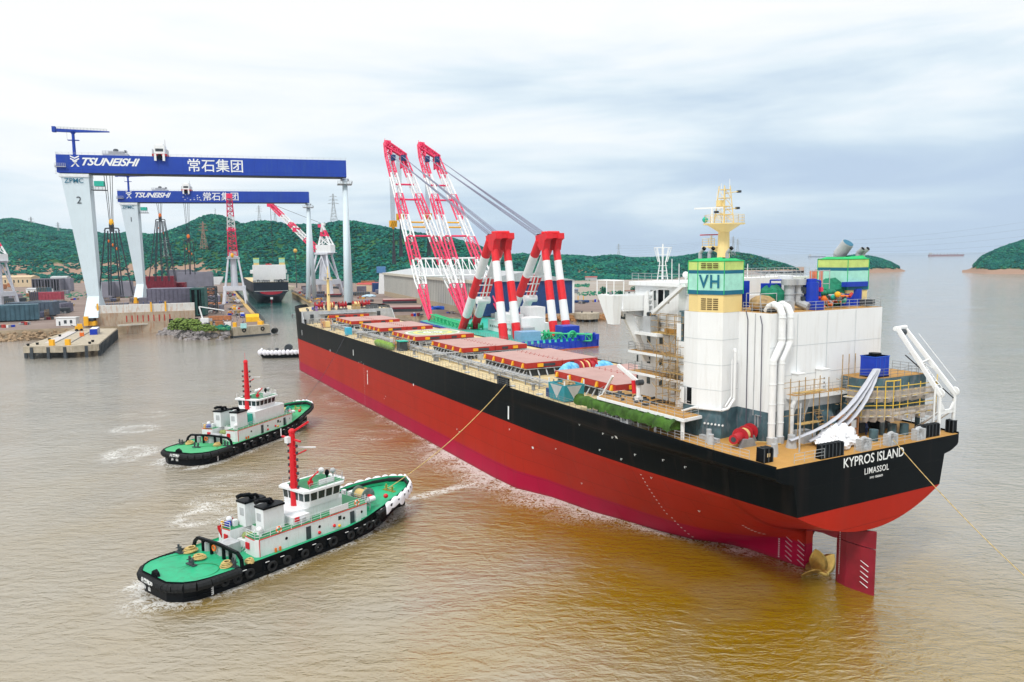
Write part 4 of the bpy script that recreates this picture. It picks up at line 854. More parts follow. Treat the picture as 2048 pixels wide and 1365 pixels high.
# aft wall gallery with cabinets
gb = MB(); gb.use(white).bb(4.3, 5.6, 5.0, -5.2, 21.5, 22.0); gb.use(deckorange).bb(4.3, 5.6, 5.0, -5.2, 22.0, 22.02); gb.use(white).bb(4.7, 5.6, 4.2, 3.0, 22.0, 24.4).bb(4.65, 5.65, 4.3, 2.9, 24.4, 24.5).bb(4.7, 5.6, 0.2, -1.1, 22.0, 24.6).bb(4.65, 5.65, .3, -1.2, 24.6, 24.7); gb.use(black)
for z in (22.5, 23, 23.5): gb.bb(4.68, 4.7, 4.05, 3.9, z, z + .2); gb.bb(4.68, 4.7, -.1, -.25, z, z + .2)
gb.use(lgrey).rail([(4.35, 5.0, 22.02), (4.35, -5, 22.02)], 1.05, 1.2, .03); gb.use(white)
for y in (4.2, 2.2): gb.slaby([(5.6, 18.6), (5.6, 21.5), (4.5, 21.5)], y - .1, y + .1)
part(gb, 'aft_gallery')
sw = MB(); sw.use(primer).slaby([(5.5, 20.2), (3.6, DK), (2.6, DK), (4.7, 20.2)], .5, .7).slaby([(5.5, 20.2), (5.5, DK), (3.6, DK)], -2.2, .5); sw.use(scafm)
for k in range(9): t = k / 9; sw.box((2.9 + 1.8 * t, 1.2, DK + .3 + 3.5 * t), (.35, 1, .06))
sw.use(primer).bar((2.7, .75, DK), (4.7, .75, 20.3), .1); sw.bar((2.7, 1.7, DK), (4.7, 1.7, 20.3), .1); part(sw, 'deck_stair')
# aft deckhouse on pillars
ah = MB(); A_ = [(5.5, -4.2), (2.6, -3.6), (1.2, -6.3), (0.9, -13.6), (5.5, -13.6)]
ah.use(primer).prism(A_, 19.3, 23.55); ah.use(deckorange).prism(A_, 23.55, 23.58); ah.use(primer)
for x, y in ((1.8, -7.0), (1.3, -12.9)): ah.tube((x, y, DK), (x, y, 19.4), .28, n=10)
ah.use(dgrey).bb(5.0, 5.6, -3.5, -13, DK, 19.3); ah.use(grey).rail([(2.7, -3.8, 23.58), (1.4, -6.3, 23.58), (1.0, -13.5, 23.58), (5.4, -13.5, 23.58)], 1.05, 1.2, .03)
for y in np.arange(-13, -4.5, 1.2): ah.use(primer).box((1.1 + .03 * 0, y, 21.4), (.3, .1, 3.9)) if y < -6.8 else None
part(ah, 'aft_deckhouse')
# stern lifeboat davit
dv = MB(); dv.use(white_clean)
for y in (-12.6, -15.4):
    dv.tube((-1.6, y, DK), (-1.6, y, 21.6), .2, n=8); dv.beam((-1.7, y, 21.3), (4.6 if y < -14 else 3.6, y * .93, 28.9), .38, .45); dv.tube((-1.6, y - .1, 21.6), (-1.6, y + .1, 21.6), .55, n=12); dv.bar((-1.6, y, 19.4), (1.4, y, 16.8), .14)
dv.box((-1.6, -14, 19.3), (.3, 2.9, .45)); dv.slabx([(-12.7, 19.4), (-12.7, 20.6), (-13.6, 19.4)], -1.75, -1.5).slabx([(-15.4, 19.4), (-15.4, 20.6), (-14.5, 19.4)], -1.75, -1.5)
dv.tube((3.9, -11.6, 28.9), (4.5, -14.5, 28.9), .28, n=8); dv.bar((1.2, -12.3, 24.8), (1.4, -14.9, 25.2), .1); dv.bar((2.3, -12.1, 26), (.6, -15.2, 23.8), .07)
for k in range(16): t = k / 15; dv.bar((-1 + 5 * t, -13.1 + .8 * t, 22 + 6.2 * t), (-1 + 5 * t, -13.9 + .8 * t, 22 + 6.2 * t), .05)
dv.bar((-1, -13.1, 22), (4, -12.3, 28.2), .06).bar((-1, -13.9, 22), (4, -13.1, 28.2), .06); dv.bar((-1.4, -15.8, 22.8), (3, -14.9, 28.2), .04); dv.use(black).bar((2.4, -11.6, 25.8), (-1.6, -15.2, 20.8), .07); dv.use(dgrey).tube((3.9, -12.6, 28.4), (3.9, -13.4, 28.4), .4, n=10)
dv.use(white_clean)
for z in (18.0,): dv.tube((-1.2, -12.2, DK), (-1.2, -12.2, 22.4), .12)
part(dv, 'lifeboat_davit')
# mooring gear on the poop
mg = MB()
def fairlead(x, y, rz=0):
    M_ = Matrix.Translation((x, y, DK + .75)) @ Matrix.Rotation(rz, 4, 'Z'); 
    for yy in (-.62, .62): mg.use(lgrey).box(M_ @ Vector((0, yy, -.1)), (.75, .36, 1.3), rz)
    mg.box(M_ @ Vector((0, 0, -.62)), (.75, 1.0, .26), rz); mg.torus(M_ @ Vector((0, 0, 0)), .62, .22, M_.to_3x3() @ Vector((1, 0, 0)), 18, 8)
for y in (1.2, -3.4, -8.4): fairlead(-1.9, y)
fairlead(22, 15.6, math.pi / 2)
pieces(mg, 'fairlead', ship)
for i, (x, y, sx_, sy_) in enumerate(((-1.9, 6.6, .7, 3.6), (-1.6, -10.6, .7, 3.4), (-1.6, -15.1, .9, .8), (0.2, 14.0, 1.1, 1.3), (56, 15.75, 3.6, .5), (200.5, 15.6, 3.2, .6))):
    k = MB(); k.use(black).slabx([(y - sy_ / 2, DK), (y + sy_ / 2, DK), (y + sy_ / 2 * .9, DK + 1.5), (y - sy_ / 2 * .9, DK + 1.5)], x - sx_ / 2, x + sx_ / 2); k.use(dgrey); n = max(2, int(max(sx_, sy_) / .6))
    for q in range(n + 1):
        if sy_ > sx_: k.box((x - sx_ / 2 - .02, y - sy_ / 2 * .94 + sy_ * .94 * q / n, DK + .75), (.08, .1, 1.4)); k.box((x, y - sy_ / 2 * .92 + sy_ * .92 * q / n, DK + 1.52), (sx_, .08, .05))
        else: k.box((x - sx_ / 2 + sx_ * q / n, y + sy_ / 2 * .94, DK + .75), (.1, .08, 1.4)); k.box((x - sx_ / 2 + sx_ * q / n, y, DK + 1.52), (.08, sy_, .05))
    if i == 3: k.use(decktan).box((x - .57, y, DK + .8), (.03, .4, .4))
    part(k, 'roller_housing')
mw = MB(); mw.use(grey)
for x, y in ((6.8, 9.6), (8.6, 7.9), (5.7, 10.9)): mw.slabx([(y - 1.2, DK), (y + 1.2, DK), (y + .7, DK + .9), (y - .7, DK + .9)], x - .25, x + .25)
a, b = Vector((5.9, 12.4, 17.7)), Vector((7.6, 8.6, 17.7)); dd = (b - a).normalized(); mw.use(crimson).tube(a, b, .5, n=16)
for t in (.28, .62, 1.0): mw.tube(a.lerp(b, t), a.lerp(b, t) + dd * .12, .95, n=22)
mw.use(crimson).tube(a - dd * .7, a, .42, .5, n=16).tube(a - dd * .8, a - dd * .7, .55, n=16); mw.use(dgrey).tube(a - dd * .84, a - dd * .8, .3, n=12); mw.use(lgrey).tube(b + dd * .1, b + dd * 1.1, .5, n=12)
mw.use(ropem); 
for t in (.30, .34, .38, .42, .46, .50, .54, .58): p = a.lerp(b, t); mw.torus(p, .66, .09, dd, 18, 6)
mw.path([a.lerp(b, .42) + Vector((0, 0, -.8)), Vector((5.4, 8.6, DK + .3)), Vector((4.4, 7.0, DK + .1)), Vector((6, 6.3, DK + .1))], .06, 5)
part(mw, 'mooring_winch')
pd = MB(); pd.use(lgrey)
for x, y, h_, r0 in ((2.9, 7.0, 1.2, .62), (1.2, 11.6, 1.1, .42), (1.9, 10.6, 1.5, .35), (9.4, 13.2, 1.3, .45), (8.6, 13.6, .9, .45)): pd.tube((x, y, DK), (x, y, DK + h_), r0, r0 * .62, n=12); pd.tube((x, y, DK + h_), (x, y, DK + h_ + .25), r0 * .66, n=12)
pd.bb(8.4, 11.4, 12.4, 12.9, DK, DK + .5); pd.bb(3.3, 5, 2.6, 4.6, DK, DK + 1.3); pd.use(foamw)
for k in range(6): pd.tube((11.6 - k * .42, 11.55 - k * .17 + .3, 18.3), (11.6 - k * .42 - .05, 11.55 - k * .17 + .4, 18.3), .12, n=8)
pd.use(lgrey).tube((1.0, 7.9, DK), (1.0, 7.9, 22.0), .09); pd.use(primer)
for x, y in ((0.4, -3.6), (.6, -9.4), (1.2, -8.0)): pd.tube((x, y, DK), (x, y, DK + 1.3), .5, n=10)
pd.use(dgrey).box((4.2, -6, 17.4), (1.4, 1.5, 1.6)).box((4.2, -10, 17.4), (1.2, 1.8, 1.6)); pieces(pd, 'deck_fitting', ship)
# machinery standing on the casing roof (built in)
def roofbox(name, fn, label=None): m_ = MB(); fn(m_); pieces(m_, name, ship)
def _gt(m_):
    m_.use(lgrey)
    for y in (1.9, .5): m_.tube((8.4, y, 32.4), (8.4, y, 34.7), .6, n=14); m_.tube((8.4, y, 34.5), (8.4, y, 35.2), .95, .98, n=16); m_.tube((8.4, y, 33.4), (8.4, y, 33.5), .72, n=14)
    m_.tube((8.4, .5, 32.4), (7.0, .2, 31.9), .5, n=10); m_.box((8.0, 3.0, 32.1), (1.6, 1.4, 1.2)); m_.use(white_clean).tube((10.6, .2, RF), (10.6, .2, 35.6), .9, n=16)
roofbox('vent_stack', _gt)
def _bl(m_):
    m_.use(blue).bb(9.5, 11.0, 2.0, 3.9, 32.9, 34.7).tube((7.6, -.9, RF), (7.6, -.9, 34.8), .85, n=14).tube((7.6, -.9, 34.8), (7.6, -.9, 35.2), .6, n=14); m_.path([(8.6, -.6, 34.7), (7.6, -1.6, 35.0), (7.4, -2.2, 34.9), (7.4, -2.2, RF)], .13, 8); m_.bar((9.5, 3.9, RF), (9.5, 3.9, 35.1), .1); m_.path([(9.5, 3.9, 35.1), (9.0, 2.6, 35.1)], .1); m_.use(dgrey)
    for k in range(14): m_.box((8.6 + rn.uniform(-.8, .8), -.4 + rn.uniform(-1, 1), 32.4 + rn.uniform(0, 2.2)), (rn.uniform(.3, .8),) * 3)
    m_.use(blue).bb(6.2, 7.4, -1.5, -.2, RF, 32.6); m_.use(magenta).box((7.3, -2.2, 33.9), (.4, .4, .5)); m_.use(foamw).box((9.48, 3.0, 34.1), (.03, .6, .5))
roofbox('pump_unit', _bl)
def _b2(m_): m_.use(blue).bb(8.6, 11, -10.4, -8.6, RF, 33.1).tube((9.0, -10.6, RF), (9.0, -10.6, 33.7), .8, n=14).bb(8.2, 9, -12, -8, 34.0, 34.6).box((12.5, 5.4, 33.4), (1.4, 1.0, 3.2)); m_.use(dgrey).tube((9, -10.2, 34.4), (9, -10.2, 34.9), .15).tube((9, -11, 34.0), (9, -11, 34.9), .15).box((7.5, -11, 32), (1, 1.6, .7))
roofbox('fan_unit', _b2)
def _or(m_):
    for k in range(46): m_.use(rn.choice([orange, orange, dgrey, grey, lgrey, redside])); x, y, z = 7.6 + rn.uniform(-.9, 1.6), -5.2 + rn.uniform(-2.6, 3.2), RF + rn.uniform(.2, 1.7); m_.tube((x, y, z), (x + rn.uniform(-1, 1), y + rn.uniform(-1.4, 1.4), z + rn.choice([0, 0, .4])), rn.uniform(.08, .2), n=7)
    for k in range(8): m_.use(rn.choice([orange, tealgreen, yellow])); m_.ball((7.4 + rn.uniform(-.5, 1.2), -4.6 + rn.uniform(-2, 2.4), RF + rn.uniform(.7, 1.9)), rn.uniform(.25, .45), 8, 6)
    m_.use(mat('salmon_pipe', (.72, .24, .13), .5))
    for y in (-2.3, -2.9, -4.0): m_.tube((8.8, y, RF), (8.8, y, 36.1), .24, n=8)
    m_.use(lgrey)
    for y in (-1.7, -3.3, -3.7, -4.9): m_.bar((8.3, y, RF), (8.3, y, 36.2), .05)
    for z in (33, 34.5, 36.1): m_.bar((8.3, -1.7, z), (8.3, -4.9, z), .05)
    for x, y in ((9, -2.9), (10, -2.6), (9.6, -3.6)): m_.use(dgrey).tube((x, y, RF), (x, y, 35.2), .12)
roofbox('pipe_manifold', _or)
def _mz(m_):
    m_.use(scafm).ball((9.3, 5.3, 32.4), (1.6, 1.6, 1.0), 12, 6); m_.use(lgrey)
    for x in (8.2, 10.4):
        for y in (4.2, 6.8): m_.bar((x, y, RF), (x, y, 33.6), .05)
    m_.bar((8.2, 4.2, 33.6), (8.2, 6.8, 33.6), .05).bar((10.4, 4.2, 33.6), (10.4, 6.8, 33.6), .05).bar((8.2, 4.2, 33.6), (10.4, 4.2, 33.6), .05)
    m_.use(dgrey)
    for k in range(12): m_.box((8.0 + rn.uniform(-1.6, 1.8), 5.4 + rn.uniform(-2, 1.6), RF + .25), (rn.uniform(.4, 1.2), rn.uniform(.3, .8), .4), rn.uniform(0, 3))
roofbox('cable_drum', _mz)
def lumpy(mb, c, r, seed, n=18, k=10, amp=.16, flat=True):
    q = random.Random(seed); ph = [q.uniform(0, 6.28) for _ in range(6)]; k0 = len(mb.v); mb.ball(c, r, n, k)
    for i in range(k0, len(mb.v)):
        d = mb.v[i] + mb.off - Vector(c); a = math.atan2(d.y, d.x); s_ = 1 + amp * (.5 * math.sin(3 * a + ph[0]) + .35 * math.sin(5 * a + ph[1] + d.z * 3) + .4 * math.sin(d.z * 4 + ph[2])); sq = (abs(math.cos(a)) ** 4 + abs(math.sin(a)) ** 4) ** -.16
        mb.v[i] = Vector((c[0] + d.x * s_ * sq, c[1] + d.y * s_ * sq, max(c[2] - r[2] * .8 if flat else -1e9, c[2] + d.z * s_))) - mb.off
for c, r in (((9.6, 3.4, 32.9), (1.2, 1.5, 1.75)), ((10.6, -7.9, 33.1), (1.5, 2.0, 1.9)), ((10.2, -11.0, 32.9), (1.3, 1.5, 1.8)), ((8.2, -3.4, 33.4), (.5, .7, .4)), ((8.2, -5.0, 33.4), (.5, .7, .45))):
    m_ = MB(); lumpy(m_, c, r, int(c[1] * 7 + 90)); m_.build('machine_cover', tarpg, ship, False)
# grey inner house with higher roof, between casing and bridge
ih = MB(); ih.use(white).bb(15.2, 19, -10.5, 8.6, 29.4, 33.0); ih.bb(15.4, 18.8, -10, 2.5, 33.0, 35.2); ih.use(primer).bb(15.0, 16.6, 8.6, 11.4, 27.6, 31.2); ih.bb(14.9, 16.8, 8.5, 11.5, 31.2, 31.4); ih.use(black).bb(15.6, 16.2, 11.38, 11.44, 27.8, 29.8); ih.use(white_clean).bb(16.5, 17.3, 11.42, 11.48, 27.7, 29.8); ih.use(lgrey).rail([(15.6, -9.8, 35.2), (15.6, 2.4, 35.2)], 1.2, .8, .03).rail([(15.3, 8.8, 33), (18.8, 8.8, 33)], 1.1, 1, .03); part(ih, 'upper_house')
# ================================================================ harbour tugs (tug frame: x forward from the transom, y to port)
TSC = {False: (1.075, 1.03, 1.0), True: (1.12, 1.05, 1.02)}
def tug(name, label, loc, hd, v2=False, cjk='30', group=None):
    T = thing(name, label, 'tugboat', loc, hd, group); T.scale = TSC[v2]
    def P(mb, n, m=None, par=T, sm=False): return mb.build(n, m, par, sm)
    SC = 1.0
    def hd_(x): return float(np.interp(x, [-.4, 0, .6, 1.6, 3, 6, 24, 28, 31, 33.5, 35.4, 36.6], [2.6, 3.3, 4.2, 4.9, 5.2, 5.3, 5.3, 5.1, 4.5, 3.5, 2.1, .05]))
    def hw_(x): return float(np.interp(x, [-.4, 0, .6, 1.6, 3, 6, 22, 26, 30, 33, 34.6, 36.6], [2.4, 3.1, 4.0, 4.7, 5.0, 5.1, 5.1, 4.4, 2.7, .9, .05, .0]))
    def dk(x): return float(np.interp(x, [-1, 8, 22, 28, 36], [2.35, 2.05, 2.0, 2.6, 3.3]))
    def bw(x): return dk(x) + float(np.interp(x, [-1, 8, 24, 27, 29, 37], [.12, .2, .35, .75, 1.15, 1.3]))
    xs = [-.4, 0, .6, 1.6, 3, 6, 10, 14, 18, 22, 24, 26, 28, 29.5, 31, 32.5, 33.5, 34.6, 35.4, 36.1, 36.6]
    h = MB(); rows = []
    for x in xs:
        r = []
        for k in range(7):
            t = k / 6; z = -1.2 + (bw(x) + 1.2) * t; q = max(0, min(1, (z + .2) / (dk(x) + .2))) ** 1.4; r.append((x + (.0 if x < 33 else 0), hw_(x) + (hd_(x) - hw_(x)) * q + (.15 * (z > dk(x) + .3) if x > 27 else 0), z))
        rows.append(r)
    n = 7; vs = [p for r in rows for p in r] + [(p[0], -p[1], p[2]) for r in rows for p in r]; m_ = len(rows) * n; fs = []
    for i in range(len(rows) - 1):
        for j in range(n - 1): a, b, c, d = i * n + j, (i + 1) * n + j, (i + 1) * n + j + 1, i * n + j + 1; fs += [(d, c, b, a), (m_ + a, m_ + b, m_ + c, m_ + d)]
    for j in range(n - 1): fs.append((j, j + 1, m_ + j + 1, m_ + j))
    h.use(black).add(vs, fs); 
    for s_ in (1, -1):
        for z_ in (.55,):
            pts = [(x, s_ * (hw_(x) + (hd_(x) - hw_(x)) * .15 + .05), z_) for x in xs[2:-4]]; h.path(pts, .09, 5)
        for x in (5, 9.5, 14, 18.5, 23): h.box((x, s_ * 5.26, 1.1), (.1, .1, 1.3))
    H = P(h, 'hull')
    d = MB(); vs = []
    for x in xs: vs += [(x, hd_(x) - .06, dk(x)), (x, -hd_(x) + .06, dk(x))]
    d.use(greenp if not v2 else mat('green_deck_pale', (.05, .36, .15), .6, var=.1)).add(vs, [(2 * i, 2 * i + 1, 2 * i + 3, 2 * i + 2) for i in range(len(xs) - 1)])
    iv = MB(); iv.use(greenp)
    for s_ in (1, -1):
        for a, b in zip(xs, xs[1:]):
            if a >= 6: iv.add([(a, s_ * (hd_(a) - .08), dk(a)), (b, s_ * (hd_(b) - .08), dk(b)), (b, s_ * (hd_(b) - .02), bw(b)), (a, s_ * (hd_(a) - .02), bw(a))], [(0, 1, 2, 3)])
    for y_ in (2.3, -2.3): d.use(greend).torus((3.4, y_, dk(3) - .02), 2.1, .05, n=28, k=4)
    P(d, 'deck'); P(iv, 'bulwark')
    f = MB(); f.use(rubber)
    st = [(6.5, 5.35), (3, 5.3), (1.6, 5.0), (.6, 4.35), (-.1, 3.4), (-.5, 2.4), (-.6, 0)]; ring = [(x, y, 1.75) for x, y in st] + [(x, -y, 1.75) for x, y in st[::-1][1:]]
    for a, b in zip(ring, ring[1:]):
        a, b = Vector(a), Vector(b); f.tube(a, b, .52, n=10); k = max(1, int((b - a).length / .4))
        for q in range(k): p = a.lerp(b, q / k); f.tube(p, p + (b - a).normalized() * .1, .56, n=10)
    P(f, 'stern_fender')
    for s_ in (1, -1):
        for x in (4.6, 6.1, 7.6, 10.5, 12.5, 15, 17, 19.2, 22, 23.6, 25.2, 26.8):
            t = MB(); y = s_ * (float(hw_(x) * .35 + hd_(x) * .65) + .28); t.use(rubber).torus((x, y, 1.15 + (.25 if x > 24 else 0) + .12 * math.sin(x * 7)), .42 + .07 * math.sin(x * 5), .18, (0, 1, 0), 16, 8); t.use(foamw).box((x - .6, y - s_ * .05, 1.75), (.5, .08, .06)); P(t, 'tyre_fender')
    bf = MB(); bf.use(rubber)
    bx_ = [26.5, 28, 29.5, 31, 32.5, 33.5, 34.6, 35.4, 36.1, 36.55]
    bp = [(x, hd_(x) + .25, bw(x) - .55) for x in bx_] + [(36.85, 0, bw(36) - .55)] + [(x, -hd_(x) - .25, bw(x) - .55) for x in bx_[::-1]]
    bf.path(bp, .38, 8); P(bf, 'bow_fender')
    cl = MB(); cl.use(whitecloth); nn = 60; top = []; 
    def along(t):
        i = min(int(t * (len(bp) - 1)), len(bp) - 2); q = t * (len(bp) - 1) - i; return Vector(bp[i]).lerp(Vector(bp[i + 1]), q)
    vv = []; 
    for i in range(nn * 4 + 1):
        t = (.34 + .32 * i / (nn * 4)) if v2 else (.05 + .90 * i / (nn * 4)); p = along(t); c = Vector((30, 0, p.z)); o = (p - c); o.z = 0; o.normalize(); sc_ = abs(math.sin(t * 62)) ** .7; 
        for k, (dz, oo) in enumerate(((.40 + .1 * sc_, -.02), (.46 + .22 * sc_, .10), (.22, .26 + .14 * sc_), (-.2, .36 + .12 * sc_), (-.42 - .6 * sc_ * (t * 7 % 1), .40 + .08 * sc_))): vv.append(p + o * oo + Vector((0, 0, dz + (.12 * sc_ if k == 1 else 0))))
    cl.add(vv, [(i * 5 + k, (i + 1) * 5 + k, (i + 1) * 5 + k + 1, i * 5 + k + 1) for i in range(nn * 4) for k in range(4)]); P(cl, 'bow_cloth', None, T, True)
    # main house with an aft notch
    W = tugwhite; hb = MB(); hb.use(W); zt = 4.2
    hb.prism([(9.8, -4.2), (25.8, -4.2), (26.6, -3.2), (26.6, 3.2), (25.8, 4.2), (9.8, 4.2), (9.4, 3.8), (9.6, 1.6), (12.2, 1.4), (12.2, -1.4), (9.6, -1.6), (9.4, -3.8)], 1.9, zt); hb.bb(10.3, 12.2, -1.35, 1.35, 1.9, 3.0)
    HB = P(hb, 'deckhouse')
    po = MB(); dr = MB(); fh = MB()
    for s_ in (1, -1):
        for x in (13.4, 18.2, 22.0, 24.9): po.use(black).tube((x, s_ * 4.19, 3.25), (x, s_ * 4.23, 3.25), .19, n=12)
        dr.use(dgrey).bb(16.2, 16.9, s_ * 4.19, s_ * 4.24, 2.1, 3.8).bb(23.0, 23.7, s_ * 4.19, s_ * 4.24, 2.1, 3.8).use(W).box((24.15, s_ * 4.5, 2.95), (.75, .06, 1.7)); po.use(glass).bb(21.1, 21.6, s_ * 4.19, s_ * 4.23, 3.2, 3.75); fh.use(brightred).ball((18.1, s_ * 4.3, 2.5), .22, 8, 5).ball((20.4, s_ * 4.3, 2.7), .22, 8, 5).box((9.42, s_ * 2.3, 3.2), (.12, .7, .8)).use(yellow).ball((21.2, s_ * 4.3, 2.45), .2, 8, 5)
        fh.use(orange).box((11.8, s_ * 4.35, 2.3), (.2, .2, .5)).box((12.4, s_ * 4.35, 2.3), (.2, .2, .5))
    pieces(po, 'porthole', HB); pieces(dr, 'door', HB); pieces(fh, 'fire_hose_box', HB)
    ra = MB(); ra.use(lgrey).rail([(27.3, s_ * 3.2, 2.6) for s_ in (1, -1)], 1.5, 1.1, .035); ra.use(W).rail([(10.5, 1.3, 3.0), (12.1, 1.3, 3.0)], 1.0, .8, .03).path([(9.7, -1.2, 2.1), (11.4, -1.5, 4.3)], .06, 5).path([(9.7, -.6, 2.1), (11.4, -.9, 4.3)], .06, 5); P(ra, 'ladder_rail')
    gr_ = MB(); gr_.use(mat('net_pile', (.22, .28, .10), .9, var=.4, scale=3)); lumpy(gr_, (11.3, .3, 3.3), (.6, .8, .5), 3, 12, 6, .3); gr_.use(tarp); lumpy(gr_, (15.0, 2.8, 4.5), (.9, .7, .5), 4, 12, 6, .3); gr_.use(blue).box((10.2, 3.0, 4.6), (.6, .5, .6)).use(yellow).box((9.8, 3.5, 4.6), (.3, .3, .8)).use(crimson).box((10.8, 3.4, 4.7), (.5, .4, .8)); pieces(gr_, 'deck_store', T)
    ud = MB(); ud.use(greend).prism([(9.85, -4.15), (25.75, -4.15), (26.5, -3.2), (26.5, 3.2), (25.75, 4.15), (9.85, 4.15), (9.5, 3.7), (9.65, 1.65), (12.25, 1.45), (12.25, -1.45), (9.65, -1.65), (9.5, -3.7)], zt, zt + .03); ud.use(brightred)
    for a, b in (((9.8, -4.22, zt), (25.8, -4.22, zt)), ((9.8, 4.22, zt), (25.8, 4.22, zt)), ((9.42, -3.8, zt), (9.6, -1.6, zt)), ((9.42, 3.8, zt), (9.6, 1.6, zt)), ((9.78, -4.22, zt), (9.78, -4.22, 1.9))): ud.bar(a, b, .06)
    P(ud, 'upper_deck')
    rl = MB(); rl.rail([(26.4, -3.2, zt), (25.7, -4.1, zt), (9.9, -4.1, zt), (9.55, -3.7, zt), (9.7, -1.7, zt)], .95, 1.5, .035).rail([(26.4, 3.2, zt), (25.7, 4.1, zt), (9.9, 4.1, zt), (9.55, 3.7, zt), (9.7, 1.7, zt)], .95, 1.5, .035); P(rl, 'upper_railing', W)
    for s_ in (1, -1):
        fn = MB(); y0, y1 = s_ * 1.1, s_ * 2.75
        fn.use(W).prism([(11.4, y0), (14.2, y0), (14.4, s_ * 2), (14.2, y1), (11.4, y1)], zt, 7.2); fn.use(black).prism([(11.35, s_ * .95), (14.25, s_ * .95), (14.45, s_ * 2), (14.25, s_ * 2.95), (11.35, s_ * 2.95)], 7.2, 7.45); fn.use(lgrey).bb(11.36, 11.4, s_ * 1.4, s_ * 2.2, 5.6, 6.6)
        if v2: fn.use(tealgreen).prism([(14.3, y0), (15.7, y0), (15.7, y1), (14.3, y1)], zt, 6.3)
        F = P(fn, 'funnel'); e = MB(); e.use(black)
        e.path([(13, s_ * 1.9, 7.3), (12.6, s_ * 1.9, 8.0), (11.4, s_ * 1.9, 8.2), (10.9, s_ * 1.9, 8.1)], .27, 10).path([(13.6, s_ * 1.5, 7.3), (13.2, s_ * 1.5, 7.95), (12.4, s_ * 1.5, 8.0)], .2, 8); pieces(e, 'exhaust_pipe', F)
        vn = MB(); vn.use(W).tube((10.6, s_ * 3.2, zt), (10.6, s_ * 3.2, zt + .7), .16).ball((10.5, s_ * 3.2, zt + .9), .36, 10, 6).box((10.9, s_ * 2.6, zt + .4), (.5, .5, .8)); P(vn, 'ventilator')
    # wheelhouse
    WZ = zt if not v2 else zt + 1.5
    wh = MB(); wh.use(W)
    if v2: wh.prism([(15.8, -3.3), (24.6, -3.3), (25.3, -2.2), (25.3, 2.2), (24.6, 3.3), (15.8, 3.3)], zt, WZ + .9)
    else: wh.prism([(14.8, -1.8), (17.8, -2.4), (23.2, -2.4), (24, -1.4), (24, 1.4), (23.2, 2.4), (17.8, 2.4), (14.8, 1.8)], zt, 5.5)
    z1, z2, z3 = (5.5, 7.55, 7.85) if not v2 else (6.6, 8.5, 8.75)
    base = [(17.6, -2.1), (18.2, -2.5), (22.6, -2.5), (23.7, -1.2), (23.7, 1.2), (22.6, 2.5), (18.2, 2.5), (17.6, 2.1)]; tp = [(17.5, -2.2), (18.1, -2.65), (22.9, -2.65), (24.1, -1.3), (24.1, 1.3), (22.9, 2.65), (18.1, 2.65), (17.5, 2.2)]
    wh.prism(base, z1, z2, tp); wh.prism([(17.2, -2.6), (18, -3.0), (23.1, -3.0), (24.5, -1.5), (24.5, 1.5), (23.1, 3.0), (18, 3.0), (17.2, 2.6)], z2, z3); 
    WH = P(wh, 'wheelhouse'); gw = MB(); gw.use(glass); n8 = len(base)
    for i in range(n8):
        a0, a1, b0, b1 = Vector((*base[i], z1)), Vector((*base[(i + 1) % n8], z1)), Vector((*tp[i], z2)), Vector((*tp[(i + 1) % n8], z2)); l_ = (a1 - a0).length; k = max(1, round(l_ / 1.15)); out_ = Vector(((a0 + a1) / 2).to_2d().to_tuple() + (0,)) - Vector((20.6, 0, 0)); nm = Vector((a1 - a0).yxz); nm = Vector((nm.x, -nm.y, 0)).normalized(); nm = nm if nm.dot(out_) > 0 else -nm
        for q in range(k):
            u0, u1 = (q + .1) / k, (q + .9) / k
            c = [a0.lerp(a1, u0).lerp(b0.lerp(b1, u0), .42), a0.lerp(a1, u1).lerp(b0.lerp(b1, u1), .42), a0.lerp(a1, u1).lerp(b0.lerp(b1, u1), .93), a0.lerp(a1, u0).lerp(b0.lerp(b1, u0), .93)]; c = [p + nm * .03 for p in c]; gw.add(c, [(0, 1, 2, 3)])
    P(gw, 'window_glass', None, WH)
    tr = MB(); tr.use(lgrey if not v2 else W).rail([(18, -2.8, z3), (23, -2.8, z3), (24.2, -1.4, z3), (24.2, 1.4, z3), (23, 2.8, z3), (18, 2.8, z3)], .9, 1.2, .03); tr.use(W).box((21.2, -2.0, z3 + .45), (2.4, .1, .7)); tr.use(black).tube((22.2, -.8, z3), (22.2, -.8, z3 + .9), .12).ball((22.2, -.8, z3 + 1.1), (.3, .3, .45), 10, 6); tr.use(lgrey).tube((23.3, -.6, z3), (23.3, -.6, z3 + .9), .1).ball((23.3, -.6, z3 + 1.1), .38, 10, 6); tr.use(W).ball((22.8, 1.2, z3 + .9), .42, 10, 6)
    if v2: tr.ball((21.6, .9, z3 + .9), .45, 10, 6)
    tr.use(brightred).bar((19.2, -1.2, z3), (19.4, -1.2, z3 + 1.1), .16).beam((19.0, -1.4, z3 + 1), (20.3, -1.6, z3 + 1.9), .14, .14).box((19.3, -1.2, z3 + .5), (.5, .5, .5)); tr.use(greend).box((21, 0, z3 + .02), (5.4, 4.8, .04)); P(tr, 'roof_gear')
    if not v2:
        sg = MB(); sg.use(W).box((21.3, -4.16, zt + .55), (2.9, .05, .75)); P(sg, 'name_board'); sb_ = MB(); sb_.use(W).bb(15.0, 17.4, -3.4, -1.6, zt, 5.2).use(lgrey).tube((16.2, -2.9, zt), (16.2, -2.9, 4.9), .8, n=14).use(brightred).box((15.5, -3.5, 4.9), (.6, .15, .55)); P(sb_, 'fire_pump_house')
    # mast
    ms = MB(); R_ = brightred; mx = 17.7; mt = 15.4 if not v2 else 16.4; ms.use(R_).tube((mx, 0, zt), (mx, 0, mt), .55 if not v2 else .6, .36, n=12)
